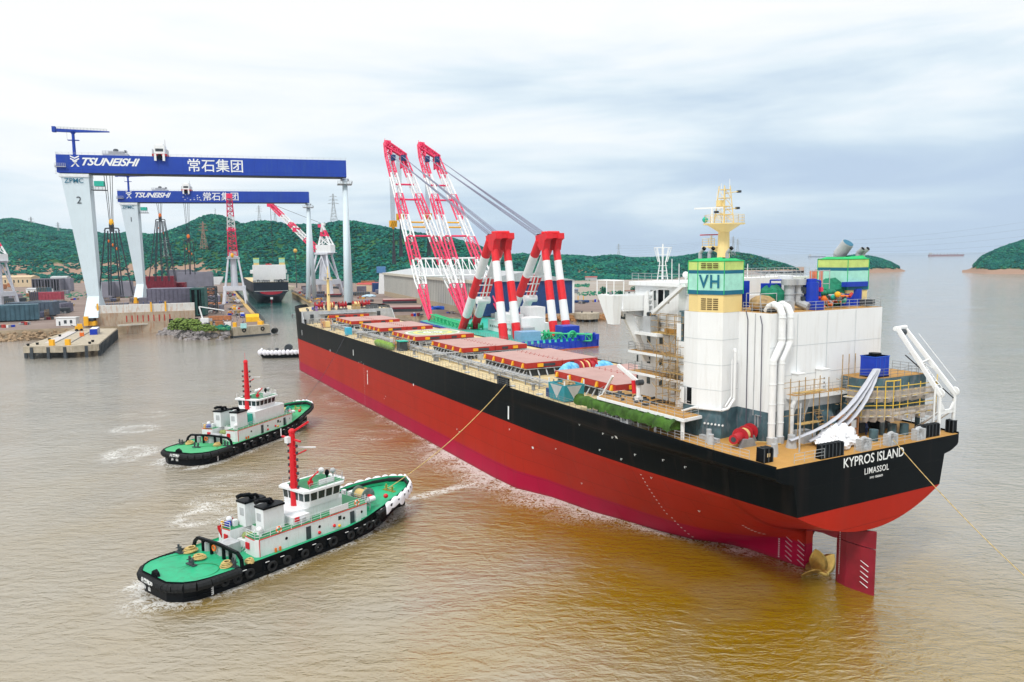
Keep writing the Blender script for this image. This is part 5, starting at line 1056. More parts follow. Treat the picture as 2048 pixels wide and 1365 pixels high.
    for q in range(8): z = 7 + q * (mt - 8) / 8; ms.use(R_).box((mx, 0, z), (.25, 1.7, .1)); ms.use(dgrey).box((mx, -.85, z + .2), (.25, .22, .35)).box((mx, .85, z + .2), (.25, .22, .35))
    ms.use(R_).bar((mx + .3, 0, 12.2), (mx + 1.9, -.2, 12.6), .1).use(W).beam((mx + .9, 1.1, 13.0), (mx + 2.6, -1.2, 13.0), .18, .15)
    if not v2:
        ms.use(R_).beam((mx, -1.7, 14.4), (mx, 2.1, 14.6), .2, .22).ball((mx, 0, mt + .1), .45, 8, 5).beam((mx, 0, mt), (mx + 1.7, -1.2, mt + 1.3), .2, .25); ms.use(W).box((mx - .6, .1, 14.5), (.5, .6, .8)).tube((mx, 2.3, 14.6), (mx, 2.3, 15.6), .06)
    else: ms.use(R_).tube((mx, 0, mt), (mx, 0, mt + .5), .5, .3).tube((mx, .1, mt), (mx, .1, mt + 2), .03)
    P(ms, 'mast')
    # foredeck winch, bitts
    wn = MB(); wn.use(mat('winch_grey', (.16, .24, .22), .5, var=.2) if not v2 else tealgreen); z = 4.0
    for y in (-1.5, .6): wn.tube((28.4, y, z), (28.4, y + .12, z), 1.15, n=20)
    for k in range(12): t = k * math.pi / 6; wn.bar((28.4, -1.55, z), (28.4 + 1.1 * math.cos(t), -1.55, z + 1.1 * math.sin(t)), .04)
    wn.use(ropem).tube((28.4, -1.4, z), (28.4, .6, z), .75, n=16); wn.use(brightred).tube((28.4, -2.3, z), (28.4, -1.6, z), .3, n=10).ball((30.6, -2.6, 3.6), .35, 8, 5); wn.use(W).box((28.3, 1.5, 3.6), (1.2, 1.2, 1.2)).tube((27.5, 2.6, 3), (27.5, 2.6, 4.4), .35).tube((27.2, -2.9, 4.0), (28.2, -2.9, 4.0), .4, n=12); wn.use(lgrey).rail([(27.1, 3.2, 2.6), (27.1, -3.2, 2.6)], 1.9, 1.3, .04); wn.use(yellow).ball((27.2, 2.0, 3.1), .4, 8, 5)
    P(wn, 'tow_winch')
    bt = MB(); bt.use(dgrey)
    def bitt(x, y, z, w_=1.0):
        for q in (-.5, .5): bt.tube((x + q * .2, y + q * w_, z), (x + q * .2, y + q * w_, z + .95), .13, n=8); bt.bar((x + q * .2 - .35, y + q * w_, z + .6), (x + q * .2 + .35, y + q * w_, z + .6), .06)
        bt.box((x, y, z + .08), (.5, w_ * 1.6, .16)); bt.bar((x, y - w_ * .5, z + .5), (x, y + w_ * .5, z + .5), .07)
    bitt(3.8, 0, 2.2); bitt(4.9, 4.6, 2.2, .8); bitt(6.4, -4.4, 2.15, .8); pieces(bt, 'aft_bitt', T); bt = MB(); bt.use(bronze); bitt(33.6, 0, 3.0, 1.5); P(bt, 'fore_bitt')
    gb = MB(); gb.use(black); arch = [(6.9, 5.2, 2.1), (7.0, 4.9, 3.0), (7.0, 4.2, 3.55), (7.0, 0, 3.75), (7.0, -4.2, 3.55), (7.0, -4.9, 3.0), (6.9, -5.2, 2.1)]
    for a, b in zip(arch, arch[1:]): gb.beam(a, b, .34, .3, (1, 0, 0))
    for y in (3.1, 1.3, -1.3, -2.7): gb.box((7.0, y, 2.85), (.3, .3, 1.6))
    P(gb, 'tow_bar'); th_ = MB(); th_.use(lgrey).prism([(7.4, 1.3), (9.4, 1.2), (9.4, -.9), (7.8, -1.0), (7.2, 0)], 2.0, 3.5); th_.tube((7.6, -2.1, 2.0), (7.6, -2.1, 3.1), .35, n=10).tube((7.4, 2.8, 2), (7.4, 2.8, 3.2), .4, n=10); th_.use(orange).torus((7.0, .75, 3.0), .33, .1, (1, 0, 0)); P(th_, 'tow_hook_house')
    cs_ = MB(); cs_.use(black); cs_.torus((-.2, .3, 2.35), .5, .16, (1, 0, 0), 14, 6, 0, math.pi) if False else cs_.slabx([(-.5, 2.2), (.9, 2.2), (.7, 2.75), (.2, 3.05), (-.3, 2.75)], -.3, .05); P(cs_, 'stern_chock')
    # lettering
    tm = foamw; G = '\u821f\u6e2f\u62d6'
    text(G + cjk, .62, tm, T, 'stern_name', frame((-1.14, .2, 1.95), (0, -1, 0), (0, 0, 1)), .01, offset=.012); text('\u821f   \u5c71', .55, tm, T, 'stern_port', frame((-1.14, .2, 1.2), (0, -1, 0), (0, 0, 1)), .01, offset=.012)
    for s_ in (1, -1): text(G + cjk, .62, tm, T, 'bow_name', frame((28.2, s_ * 5.42, 3.05 - .1), (-s_, 0, 0), (0, .25 * s_, 1)), .01, offset=.012)
    dm = MB(); dm.use(foamw)
    for k in range(6): dm.box((3.2, -5.2, .25 + k * .24), (.16, .06, .1))
    dm.bb(3.3, 3.36, -5.22, -5.16, .2, 1.6); dm.box((16.8, -5.22, .8), (.1, .05, .6)).box((17, -5.22, 1.05), (.35, .05, .08)); P(dm, 'draft_mark')
    return T
tug1 = tug('tugboat', 'nearest tug with grey winch drum and red mast with a crosstree', T1, H1, False, '30')
tug2 = tug('tugboat', 'farther tug with teal boxes behind its funnels and a plain red mast', T2, H2, True, '7')
def flag(loc, hd, label):
    t = thing('flag', label, 'flag', loc, hd); m = MB(); m.use(brightred); vs = []
    for i in range(7):
        for j in range(9): a = i / 6; b = j / 8; vs.append((-.12 * a - .45 * a * (1 - b * .9) + .05 * math.sin(5 * b + 3 * a), .09 * math.sin(7 * a + 4 * b), 2.3 - 1.7 * b + .25 * a * 0))
    m.add(vs, [(i * 9 + j, i * 9 + j + 1, (i + 1) * 9 + j + 1, (i + 1) * 9 + j) for i in range(6) for j in range(8)]); m.use(yellow).ball((-.18, -.03, 1.9), .1, 6, 4); m.build('flag_cloth', None, t); p = MB(); p.use(white_clean).tube((0, 0, 0), (0, 0, 2.5), .035); p.build('flag_pole', None, t)
def tw(T, H_, x, y, z): k = TSC[T is T2]; x, y, z = x * k[0], y * k[1], z * k[2]; return Vector((T.x + x * math.cos(H_) - y * math.sin(H_), T.y + x * math.sin(H_) + y * math.cos(H_), z))
flag(tw(T1, H1, 7.9, .4, 3.5), H1, 'small red flag hanging on its staff on the aft deck of the nearest tug')
def coil(loc, label, r=.75, seed=1):
    q = random.Random(seed); m = MB(); m.use(ropem)
    for k in range(9): m.torus((q.uniform(-.12, .12), q.uniform(-.12, .12), .08 + .07 * k * .8), r * (1 - .06 * k) + q.uniform(-.05, .05), .075, (q.uniform(-.12, .12), q.uniform(-.12, .12), 1), 18, 5)
    o = m.build('rope_coil', None, None, False, loc); tag(o, label, 'rope', 'rope coils on the tug decks')
coil(tw(T1, H1, 5.2, .9, 2.2), 'tan rope coil beside the grey tow hook house on the nearest tug', .75, 2)
coil(tw(T1, H1, 5.9, 4.0, 2.2), 'tan rope coil by the far end of the black tow bar on the nearest tug', .8, 3)
coil(tw(T1, H1, 6.0, -3.6, 2.2), 'tan rope coil under the near end of the black tow bar on the nearest tug', .7, 4)
coil(tw(T1, H1, 8.1, -4.7, 2.1), 'small rope coil on the deck just behind the white deckhouse of the nearest tug', .5, 5)
coil(tw(T1, H1, 31.2, 2.6, 2.95), 'rope coil on the green foredeck of the nearest tug', .7, 6)
coil(tw(T2, H2, 5.6, 3.2, 2.2), 'rope coil left of the white box on the aft deck of the farther tug', .75, 7)
coil(tw(T2, H2, 5.9, -2.8, 2.2), 'rope coil right of the white box on the aft deck of the farther tug', .75, 8)
def lifering(loc, rz, label):
    m = MB(); m.use(orange).torus((0, 0, 0), .34, .1, (0, 1, 0), 20, 8).use(white_clean)
    for k in range(4): t = k * math.pi / 2 + .78; m.box((.34 * math.cos(t), 0, .34 * math.sin(t)), (.14, .23, .23), M=Matrix.Rotation(-t, 3, 'Y'))
    o = m.build('life_ring', None, None, True, loc); o.rotation_euler = (0, 0, rz); tag(o, label, 'life ring', 'life rings on the near tug')
lifering(tw(T1, H1, 12.4, -4.25, 4.75), H1, 'orange life ring on the tug railing beside the white funnels')
lifering(tw(T1, H1, 24.2, -4.2, 4.75), H1, 'orange life ring on the tug railing in front of the wheelhouse')
# third tug, mostly hidden behind the bow of the carrier
c = atz(572, 716, 0); T3 = Vector((c.x - 9, c.y + 3, 0)); t3 = thing('tugboat', 'far tug half hidden behind the bow of the bulk carrier, white cloth over its rail', 'tugboat', T3, .15)
m = MB(); m.use(black).prism([(0, -3), (4, -4.6), (26, -4.6), (26, 4.6), (4, 4.6), (0, 3)], -1, 1.6, [(-1.6, -3), (3.6, -5), (26, -5), (26, 5), (3.6, 5), (-1.6, 3)]); m.build('hull', None, t3)
m = MB(); m.use(whitecloth)
for k in range(14): x = -1.2 + k * 1.5; lumpy(m, (x, -5.0 if x > 3 else -3.4 - .35 * (x + 1.2), 2.2), (.9, .5, 1.0), k, 10, 6, .2, False)
for k in range(5): lumpy(m, (-1.7, -3 + k * 1.5, 2.2), (.5, .9, 1.0), k + 40, 10, 6, .2, False)
m.build('rail_cloth', None, t3, True); m = MB(); m.use(dgrey).tube((9, -1.2, 3.4), (9, 1.2, 3.4), 1.5, n=14).box((4.5, 0, 2.6), (1, 2.4, 1.6)); m.use(tugwhite).bb(14, 24, -3.5, 3.5, 1.6, 4.2).bb(16, 21, -2.4, 2.4, 4.2, 7.5); m.use(dgrey).bar((1.5, 0, 1.6), (1.5, 0, 3.6), .12).bar((.8, 0, 3.2), (2.2, 0, 3.2), .1); m.build('deck_gear', None, t3)
# tow lines
def rope(a, b, sag, r, label, n=28, mt=None):
    m = MB(); a, b = Vector(a), Vector(b); o = (a + b) / 2; pts = [a.lerp(b, i / n) - Vector((0, 0, sag * 4 * (i / n) * (1 - i / n))) for i in range(n + 1)]; m.off = o; m.path(pts, r, 6); q = m.build('tow_line', mt or ropem, None, True, o); tag(q, label, 'rope')
rope(tw(T1, H1, 33.6, 0, 3.6), shipw(54.4, 16.1, 17.2), 1.2, .065, 'yellow tow line from the bow of the nearest tug up to the black roller housing')
rope(tw(T2, H2, 34, 0, 3.6), shipw(150, 16.2, 16.9), 1.2, .04, 'thin tow line from the farther tug up to the bow part of the carrier', 28, cable)
e_ = shipw(-2.2, -3.4, 17.3); g_ = atz(2120, 1215, 4.0); rope(e_, g_, .7, .045, 'pale tow line running from the stern fairlead out past the right of the scene')
e_ = shipw(-2.45, -2.9, 17.2); m = MB(e_); m.tube(e_, e_ - Vector((0, 0, 2.6)), .05); tag(m.build('heaving_line', lgrey, None, False, e_), 'short thin line hanging over the stern between the words of the ship name', 'rope')
# ================================================================ goliath gantry cranes (frame: x along the girder, y away from the sea, z up)
def xlogo(m, cx, cz, s_, y):
    for (a, b) in (((-1, -1), (1, .9)), ((1, -1), (-1, .9))): m.add([(cx + a[0] * s_, y, cz + a[1] * s_ - s_ * .25), (cx + a[0] * s_ * .5, y, cz + a[1] * s_ - s_ * .25), (cx - a[0] * s_ * .15 + .0, y, cz + .2 * s_), (cx - a[0] * s_ * .65, y, cz + .2 * s_)][::(1 if a[0] < 0 else -1)], [(0, 1, 2, 3)])
    for k in (.15, .75): [m.add([(cx + q * s_, y, cz + s_ * (k + .7)), (cx, y, cz + s_ * (k + .2)), (cx, y, cz + s_ * (k - .12)), (cx + q * s_, y, cz + s_ * (k + .38))][::-q], [(0, 1, 2, 3)]) for q in (-1, 1)]
def goliath(label, pl, pr, ztop, gh, num, trol, upper, zl=83.0, extra=False):
    ax = (pr - pl); ln = ax.length; rz = math.atan2(ax.y, ax.x); g = thing('gantry_crane', label, 'crane', (pl.x, pl.y, 5), rz)
    zt = ztop - 5; zb = zt - gh; k = gh / 9.6
    def P(m, n, par=g, sm=False): return m.build(n, None, par, sm)
    m = MB(); m.use(craneblue).bb(0, ln, 0, 8 * k, zb + .6, zt); m.use(dgrey).bb(14, ln - 2, .3, 7.7 * k, zb, zb + .6); m.use(craneblue).bb(0, ln, -.12, 0, zb + .5, zb + .8); [m.use(mat('girder_seam', (.003, .03, .26), .6)).bb(x - .06, x + .06, -.02, 0, zb + .8, zt - .1) for x in np.arange(12, ln, 12)]; m.bb(0, ln, -.02, 0, zb + gh * .22, zb + gh * .22 + .12); G_ = P(m, 'girder')
    w_ = MB(); w_.use(foamw); xlogo(w_, 8.6 * k, zt - 3.4 * k, 2.1 * k, -.03); P(w_, 'emblem', G_)
    text('TSUNEISHI', 5.3 * k, foamw, G_, 'lettering', frame((24.2 if not extra else 24.6, -.03, zt - 3.6 * k), (1, 0, .0), (0, 0, 1)), .02, shear=.42, offset=.14 * k, sx=1.16, spacing=.92)
    text('\u5e38\u77f3\u96c6\u56e2', 7.2 * k, foamw, G_, 'lettering', frame((ln * .527 if not extra else ln * .53, -.03, zb + gh * .50), (1, 0, 0), (0, 0, 1)), .02, offset=.05)
    if extra:
        e = MB(); e.use(foamw)
        for i in range(26): e.bb(46 + rn.uniform(0, 25), 46 + rn.uniform(0, 25) * 0 + 46 * 0 + 0, 0, 0, 0, 0) if False else e.box((47 + rn.uniform(0, 24), -.03, zb + rn.uniform(2, 7)), (rn.uniform(.3, 1.4), .05, rn.uniform(.2, .6)))
        P(e, 'worn_lettering', G_)
    # rigid leg: broad box that tapers down, then splays to the sill beam
    lg = MB(); lg.use(smat); t = 8.6 * k
    lg.add([(1.4, .2, zb), (13.4 * k + 1, .2, zb), (13.4 * k + 1, t, zb), (1.4, t, zb), (9.6 * k, 1.2, 15), (15.2 * k, 1.2, 15), (15.2 * k, t - 1, 15), (9.6 * k, t - 1, 15)], [(0, 1, 2, 3), (7, 6, 5, 4), (1, 0, 4, 5), (2, 1, 5, 6), (3, 2, 6, 7), (0, 3, 7, 4)])
    lg.add([(9.6 * k, 1.2, 15), (15.2 * k, 1.2, 15), (15.2 * k, t - 1, 15), (9.6 * k, t - 1, 15), (9.2 * k, -7, 4.2), (16 * k, -7, 4.2), (16 * k, t + 7, 4.2), (9.2 * k, t + 7, 4.2)], [(7, 6, 5, 4), (1, 0, 4, 5), (2, 1, 5, 6), (3, 2, 6, 7), (0, 3, 7, 4)]); lg.use(mat('white_band', (.72, .76, .78), .5)).bb(.6, 14.6 * k, -.25, t + .2, zb - 1.6 * k, zb - .02)
    lg.use(dgrey).bb(15.2 * k, 22 * k, .6, 4.4, zb - 8.2 * k, zb - 7.8 * k); lg.use(tealgreen).bb(16.5 * k, 21 * k, 1, 4, zb - 6.0 * k, zb - 3.4 * k); lg.use(dgrey).rail([(15.4 * k, .6, zb - 7.8 * k), (22 * k, .6, zb - 7.8 * k)], 1.4, 1.6, .08)
    LG = P(lg, 'rigid_leg'); text('ZPMC', 3.4 * k, MATS['teal_stripe'], LG, 'lettering', frame((7.6 * k, -.12, zb - 3.6 * k), (1, 0, 0), (0, 0, 1)), .02, offset=.02); text(num, 5.2 * k, MATS['dark_grey'], LG, 'number', frame((9.2 * k, .18, zb - 13.5 * k), (1, 0, 0), (0, 0, 1)), .02)
    b = MB(); b.use(yellow)
    for y in (-7.5, -4.2, t + 4, t + 7): b.bb(9.5 * k, 15 * k, y - 1.3, y + 1.3, .3, 2.6)
    b.use(dgrey).bb(10.5 * k, 14 * k, -9, t + 9, 2.6, 4.2); b.use(yellow).bb(10, 12, -10.5, -8.8, .4, 5.2); P(b, 'bogie')
    for i, (y0, y1) in enumerate(((3.4, -12), (5.4, 16.5))):
        f = MB(); f.use(smat).tube((ln - .8, y0, zb - .4), (ln + (.6 if i else -2.6), y1, 1), 1.35 * k, 1.9 * k, n=14); f.use(lgrey).tube((ln - .8, y0, zb - 1.2), (ln - .8, y0, zb), 2.4 * k, n=12) if i else None; P(f, 'flexible_leg', g, True)
    pf = MB(); pf.use(lgrey).bb(ln - 5, ln + 3, -1.2, 9, zb - 3.4, zb - 3.1).rail([(ln - 5, -1.2, zb - 3.1), (ln + 3, -1.2, zb - 3.1), (ln + 3, 9, zb - 3.1)], 1.4, 1.6, .08); P(pf, 'leg_platform')
    r_ = MB(); r_.rail([(0, .1, zt), (ln, .1, zt)], 1.2, 3, .05, 2).rail([(0, .1, zt), (0, 8 * k, zt)], 1.2, 2, .05).rail([(-.9, 0, zb + 3), (-.9, 5, zb + 3)], 1.3, 1.3, .07); r_.use(lgrey)
    for q in range(12): r_.box((-.5, .5 + .2 * q, zb + q * gh / 12), (.8, .9, .12))
    r_.bb(-.6, 4.5, -1.3, -.05, zb + 3.2, zb + 3.5); r_.rail([(-.6, -1.2, zb + 3.5), (4.5, -1.2, zb + 3.5)], 1.6, .8, .08); P(r_, 'walkway_railing')
    j = MB(); x = 8.2 * k; hh = 11.5 * k; j.use(craneblue).tube((x, 2, zt), (x, 2, zt + hh), .85 * k, .7 * k, n=10); j.slaby([(x - 8.8 * k, zt + hh), (x - 8.8 * k, zt + hh + 1.6 * k), (x - 5 * k, zt + hh + 1.5 * k), (x + 17 * k, zt + hh + .9 * k), (x + 17 * k, zt + hh + .4 * k), (x, zt + hh - .2)], 1.5, 2.6); j.bb(x - 9.4 * k, x - 7.8 * k, 1, 3.2, zt + hh - .2, zt + hh + 2.6 * k); j.bb(x - 2.6 * k, x + 2.6 * k, 1, 3, zt + hh - 4.2 * k, zt + hh - 3.9 * k); j.tube((x, 2, zt + hh - 1), (x, 2, zt + hh + .3), .7 * k, 1.6 * k); j.use(dgrey).rail([(x - 7 * k, 1.5, zt + hh + 1.4 * k), (x + 16 * k, 1.5, zt + hh + .9 * k)], 1.1, 1.5, .05).rail([(x - 2.6 * k, 1, zt + hh - 3.9 * k), (x - 2.6 * k, 1, zt + hh - .4)], 1.4, 1, .05); P(j, 'service_jib')
    u = MB(); x = upper; u.use(white_clean).bb(x - 2.6 * k, x + 2.6 * k, -1, 5, zt + 1.2, zt + 5.6 * k).bb(x - 1.8 * k, x + 1.8 * k, 0, 4, zt + 5.6 * k, zt + 6.6 * k); u.use(crimson).bb(x - 3.6 * k, x + 3.6 * k, -1.2, 7, zt + .1, zt + 1.2); u.use(white_clean).bb(x - 2.6 * k, x - 1.5 * k, -1.6, -.2, zt - 2.4 * k, zt + 1).bb(x + 1.5 * k, x + 2.6 * k, -1.6, -.2, zt - 2.4 * k, zt + 1); u.use(black).bb(x - .9 * k, x + .9 * k, -1.7, -.4, zt - 1.8 * k, zt + 1.0); u.use(dgrey).bb(x - 1.9 * k, x + 1.9 * k, -1.03, -.98, zt + 2.4 * k, zt + 3.9 * k); u.use(lgrey).rail([(x - 3.4 * k, -1.2, zt + 1.2), (x - 3.4 * k, 6, zt + 1.2)], 2.5, 1.5, .1).rail([(x + 3.4 * k, -1.2, zt + 1.2), (x + 3.4 * k, 6, zt + 1.2)], 2.5, 1.5, .1).tube((x + 3 * k, -1, zt + 5), (x + 3 * k, -1, zt + 8.5 * k), .12); P(u, 'upper_trolley')
    u = MB(); x = trol; u.use(lgrey).bb(x - 6 * k, x + 6 * k, 3, 8, zt + .2, zt + 1.3).bb(x - 3.4 * k, x + 3.8 * k, 4, 7, zt + 1.3, zt + 2.6).rail([(x - 6 * k, 3, zt + 1.3), (x + 6 * k, 3, zt + 1.3)], 1.4, 1.5, .1); u.use(dgrey).ball((x, 5, zt + 3.2), (1.4, 1, .9), 8, 5).box((x + 4.6 * k, 5, zt + 2.6), (1, 1, 1.4)); P(u, 'lower_trolley'); return g, rz
C2L, C2R = Vector((-231.2, 395, 0)), Vector((-91.4, 432, 0)); C1L, C1R = Vector((-304.5, 598, 0)), Vector((-163.5, 625, 0))
goliath('nearer blue goliath gantry crane, number 2 on its pale leg', C2L, C2R, 92.6, 9.6, '2', 27, 49)
goliath('farther blue goliath gantry crane, number 1 on its pale leg', C1L, C1R, 92.4, 9.2, '1', 30, 50.5, extra=True)
def along_g(a, b, u, Yo=4.0):
    best = None
    for i in range(401):
        p = a.lerp(b, i / 400); d = b - a; n_ = Vector((-d.y, d.x, 0)).normalized(); q = p + n_ * Yo; r = ray(u, 400); e = abs(q.x / q.y - r[0] / r[1])
        if best is None or e < best[0]: best = (e, q)
    return best[1]
def tackle(label, top, zt, zh, zbot, hw, ns, cols=(yellow, dgrey), up=0):
    t = thing('lifting_tackle', label, 'lifting gear', (top.x, top.y, zh)); m = MB(); m.use(cable)
    for x in (-1.2, -.5, .5, 1.2): m.bar((x * 1.6, .4 * x, zt - zh), (x * .8, 0, 2.2), .15)
    m.build('hoist_rope', None, t); m = MB(); m.use(cols[0]).ball((0, 0, 1.6), (1.3, 1.0, 2.0), 10, 6).use(dgrey).tube((0, -.8, -.4), (0, -.8, .2), .9); m.use(dgrey).box((0, 0, -1.0), (2.0, 1.4, 4.4)); m.path([(-.8, 0, -1.2), (-3.4, 0, -1.4), (-3.9, 0, -2.8)], .35, 6).path([(.8, 0, -1.2), (3.4, 0, -1.4), (3.9, 0, -2.8)], .35, 6); m.build('hook_block', None, t)
    m = MB(); m.use(cable); n = ns
    for k in range(n): a = -1 + 2 * k / (n - 1); m.path([(a * 3.6, 0, -2.6), (a * hw, (k % 2) * 4 - 2, zbot - zh)], .36, 5)
    m.use(orange)
    for k in range(3): m.ball((-2 + 2 * k, 0, -8 - 2 * k), (.5, .5, .9), 6, 4)
    m.build('sling', None, t)
tp = along_g(C2L, C2R, 219); tackle('yellow hook block with a fan of black slings under the nearer gantry crane', tp, 83, aty(221, 452, tp.y).z, 20, 8, 6)
tp = along_g(C1L, C1R, 318); tackle('cluster of orange hook blocks with many slings holding the maroon block', tp, 83.2, aty(316, 436, tp.y).z, 22, 11, 9, (orange, dgrey))
tp = along_g(C1L, C1R, 372); tackle('slim tackle with orange shackles hanging above the corrugated grey block', tp, 83.2, aty(372, 478, tp.y).z, 27, 3.0, 4, (orange, dgrey))

# ---------------------------------------------------------------- level-luffing jib cranes
def portal(m, s, h, w0, w1, mt):
    m.use(mt)
    for a, b in ((-1, -1), (1, -1), (1, 1), (-1, 1)):
        m.beam((a * w0, b * w0, 0), (a * w0 * .82, b * w0 * .82, h * .34), 2.0 * s, 2.0 * s, (0, 1, 0)); m.beam((a * w0 * .82, b * w0 * .82, h * .34), (a * w1, b * w1, h), 1.1 * s, 1.1 * s, (0, 1, 0)); m.beam((a * w0 * .8, b * w0 * .8, h * .36), (0, b * w1, h * .96), .7 * s, .7 * s, (0, 1, 0))
    for q in (-1, 1): m.beam((-w0 * .84, q * w0 * .84, h * .34), (w0 * .84, q * w0 * .84, h * .34), 2.2 * s, 3.2 * s); m.beam((q * w0 * .84, -w0 * .84, h * .34), (q * w0 * .84, w0 * .84, h * .34), 2.2 * s, 3.2 * s)
    m.tube((0, 0, h * .36), (0, 0, h), 2.6 * s, 2.2 * s, n=10); m.bb(-w1 * 1.3, w1 * 1.3, -w1 * 1.3, w1 * 1.3, h, h + 1.0 * s)
pinkpale = mat('pale_steel', (.60, .62, .68), .5, var=.05)
def jib(label, loc, rz, h, s, tip, bands, amast=True, house=True, w0=8.5):
    g = thing('jib_crane', label, 'crane', loc, rz); m = MB(); portal(m, s, h, w0 * s, 3.6 * s, pinkpale); m.build('portal', None, g)
    u = MB(); u.use(white if house else lgrey).bb(-6.5 * s, 4 * s, -3.6 * s, 3.6 * s, h + 1.2 * s, h + 6.4 * s); u.use(pinkpale).bb(-7.5 * s, 5 * s, -4.2 * s, 4.2 * s, h + 1.0 * s, h + 1.4 * s); u.use(glass)
    for x in (-4, -1, 2): u.bb(x * s - .5, x * s + .5, -3.64 * s, -3.6 * s, h + 3.4 * s, h + 4.6 * s)
    if amast:
        u.use(white)
        for y in (-2.8, 2.8):
            u.use(white).beam((2.2 * s, y * s, h + 6 * s), (1.4 * s, y * .4 * s, h + 12 * s), .9 * s, .9 * s); u.beam((-6 * s, y * s, h + 6 * s), (-3 * s, y * .7 * s, h + 12 * s), .9 * s, .9 * s); u.use(magenta).beam((1.4 * s, y * .4 * s, h + 12 * s), (1.1 * s, y * .35 * s, h + 15 * s), .9 * s, .9 * s).beam((-3 * s, y * .7 * s, h + 12 * s), (-1.2 * s, y * .4 * s, h + 16 * s), .9 * s, .9 * s).beam((-3 * s, y * .7 * s, h + 12 * s), (1.3 * s, y * .4 * s, h + 13.4 * s), .6 * s, .6 * s); u.use(white).beam((1.1 * s, y * .35 * s, h + 15 * s), (.4 * s, y * .2 * s, h + 20 * s), .9 * s, .9 * s).beam((-1.2 * s, y * .4 * s, h + 16 * s), (.2 * s, y * .2 * s, h + 20 * s), .9 * s, .9 * s); u.beam((-5 * s, y * s, h + 6.5 * s), (1.6 * s, y * .5 * s, h + 11 * s), .5 * s, .5 * s).beam((1.8 * s, y * s, h + 6.5 * s), (-3.2 * s, y * .6 * s, h + 11 * s), .5 * s, .5 * s)
        u.use(magenta).box((1.6 * s, 0, h + 19 * s), (3 * s, 2 * s, 2 * s)); u.use(white).box((-.2 * s, 0, h + 20 * s), (2.4 * s, 2 * s, 1.6 * s))
    u.build('machine_house', None, g)
    b = MB(); b.lattice((4 * s, 0, h + 2.5 * s), tip, 6.6 * s, 3.4 * s, 12, .42 * s, .24 * s, (0, 1, 0), None, bands, 2.2 * s, 1.8 * s); b.use(magenta).box(Vector(tip), (3.2 * s, 4.2 * s, 3.4 * s)).box(Vector((4 * s, 0, h + 2.5 * s)).lerp(Vector(tip), .45), (2.6 * s, 6.4 * s, 2.6 * s)); b.build('boom', None, g)
    r = MB(); r.use(cable)
    if amast:
        for y in (-.5, .5): r.bar((.4 * s, y, h + 20.4 * s), Vector(tip) + Vector((0, y, .6)), .12); r.bar((.4 * s, y, h + 20 * s), Vector(tip) * .45 + Vector((4, y, h * .55 + 2)), .12)
    r.bar(Vector(tip), Vector(tip) - Vector((0, 0, 42 * s)), .1).bar(Vector(tip) + Vector((0, .6, 0)), Vector(tip) - Vector((0, -.6, 42 * s)), .1); r.use(yellow).ball(Vector(tip) - Vector((0, 0, 43.5 * s)), (1.2 * s, 1.2 * s, 1.8 * s), 8, 5); r.build('hoist_rope', None, g)
bandA = lambda t: magenta if (t < .38 or t > .66) else white_clean
bandB = lambda t: white_clean if (.22 < t < .48 or .62 < t < .78) else magenta
p = atz(471, 607, 5); jib('pink and white jib crane on the pier by the slip, boom raised steeply', p, R(-72), 34, 1.0, (17, 0, 80), bandA, False, True, 8.2)
b_ = atz(651, 592, 5); tp = aty(541, 409, b_.y + 10); v_ = tp - b_; jib('red and white jib crane by the twin tube legs, boom reaching out low', b_, math.atan2(v_.y, v_.x), 37, 1.35, (Vector((v_.x, v_.y)).length, 0, v_.z), bandB, True, True, 8.5)
p = atz(4, 640, 5); jib('white lattice jib crane at the left edge of the yard, only partly in view', Vector((p.x * 1.21, p.y * 1.21, 5)), R(165), 33, .95, (30, 0, 55), lambda t: white_clean if t > .2 else magenta, True, True, 8)

# ================================================================ floating sheerleg crane (frame: x forward, y to port)
FA = Vector((-3.4, 317.7, 0)); FH_ = math.atan2(.92, -.39)
fcn = thing('floating_crane', 'big floating crane vessel with twin red and white booms and striped tube legs', 'crane vessel', FA, FH_)
def P(m, n, par=fcn, sm=False): return m.build(n, None, par, sm)
m = MB(); hp_ = [(-22, 4), (-16, -36.5), (18, -38), (30, -48), (112, -48), (118, -36), (118, -4), (112, 4)]
m.use(blue).prism(hp_, .6, 3.6); m.use(mat('boot_orange', (.55, .10, .03), .6)).prism(hp_, -2, .6); m.use(tealgreen).prism([(x * .995, y * .99) for x, y in hp_], 3.6, 3.63); m.use(blue)
for y in np.arange(-36, 4, 2.8): xx = -22 + 6 * (4 - y) / 40.5; m.box((xx, y, 2.2), (.5, .5, 2.8)).box((xx + .5, y, 4.2), (.9, 1.2, 1.3))
for x in np.arange(-14, 18, 4): m.box((x, -36.9, 2.2), (.5, .5, 2.8)).box((x, -36.4, 4.1), (1.2, .6, 1.1))
P(m, 'hull'); HT = 47.5
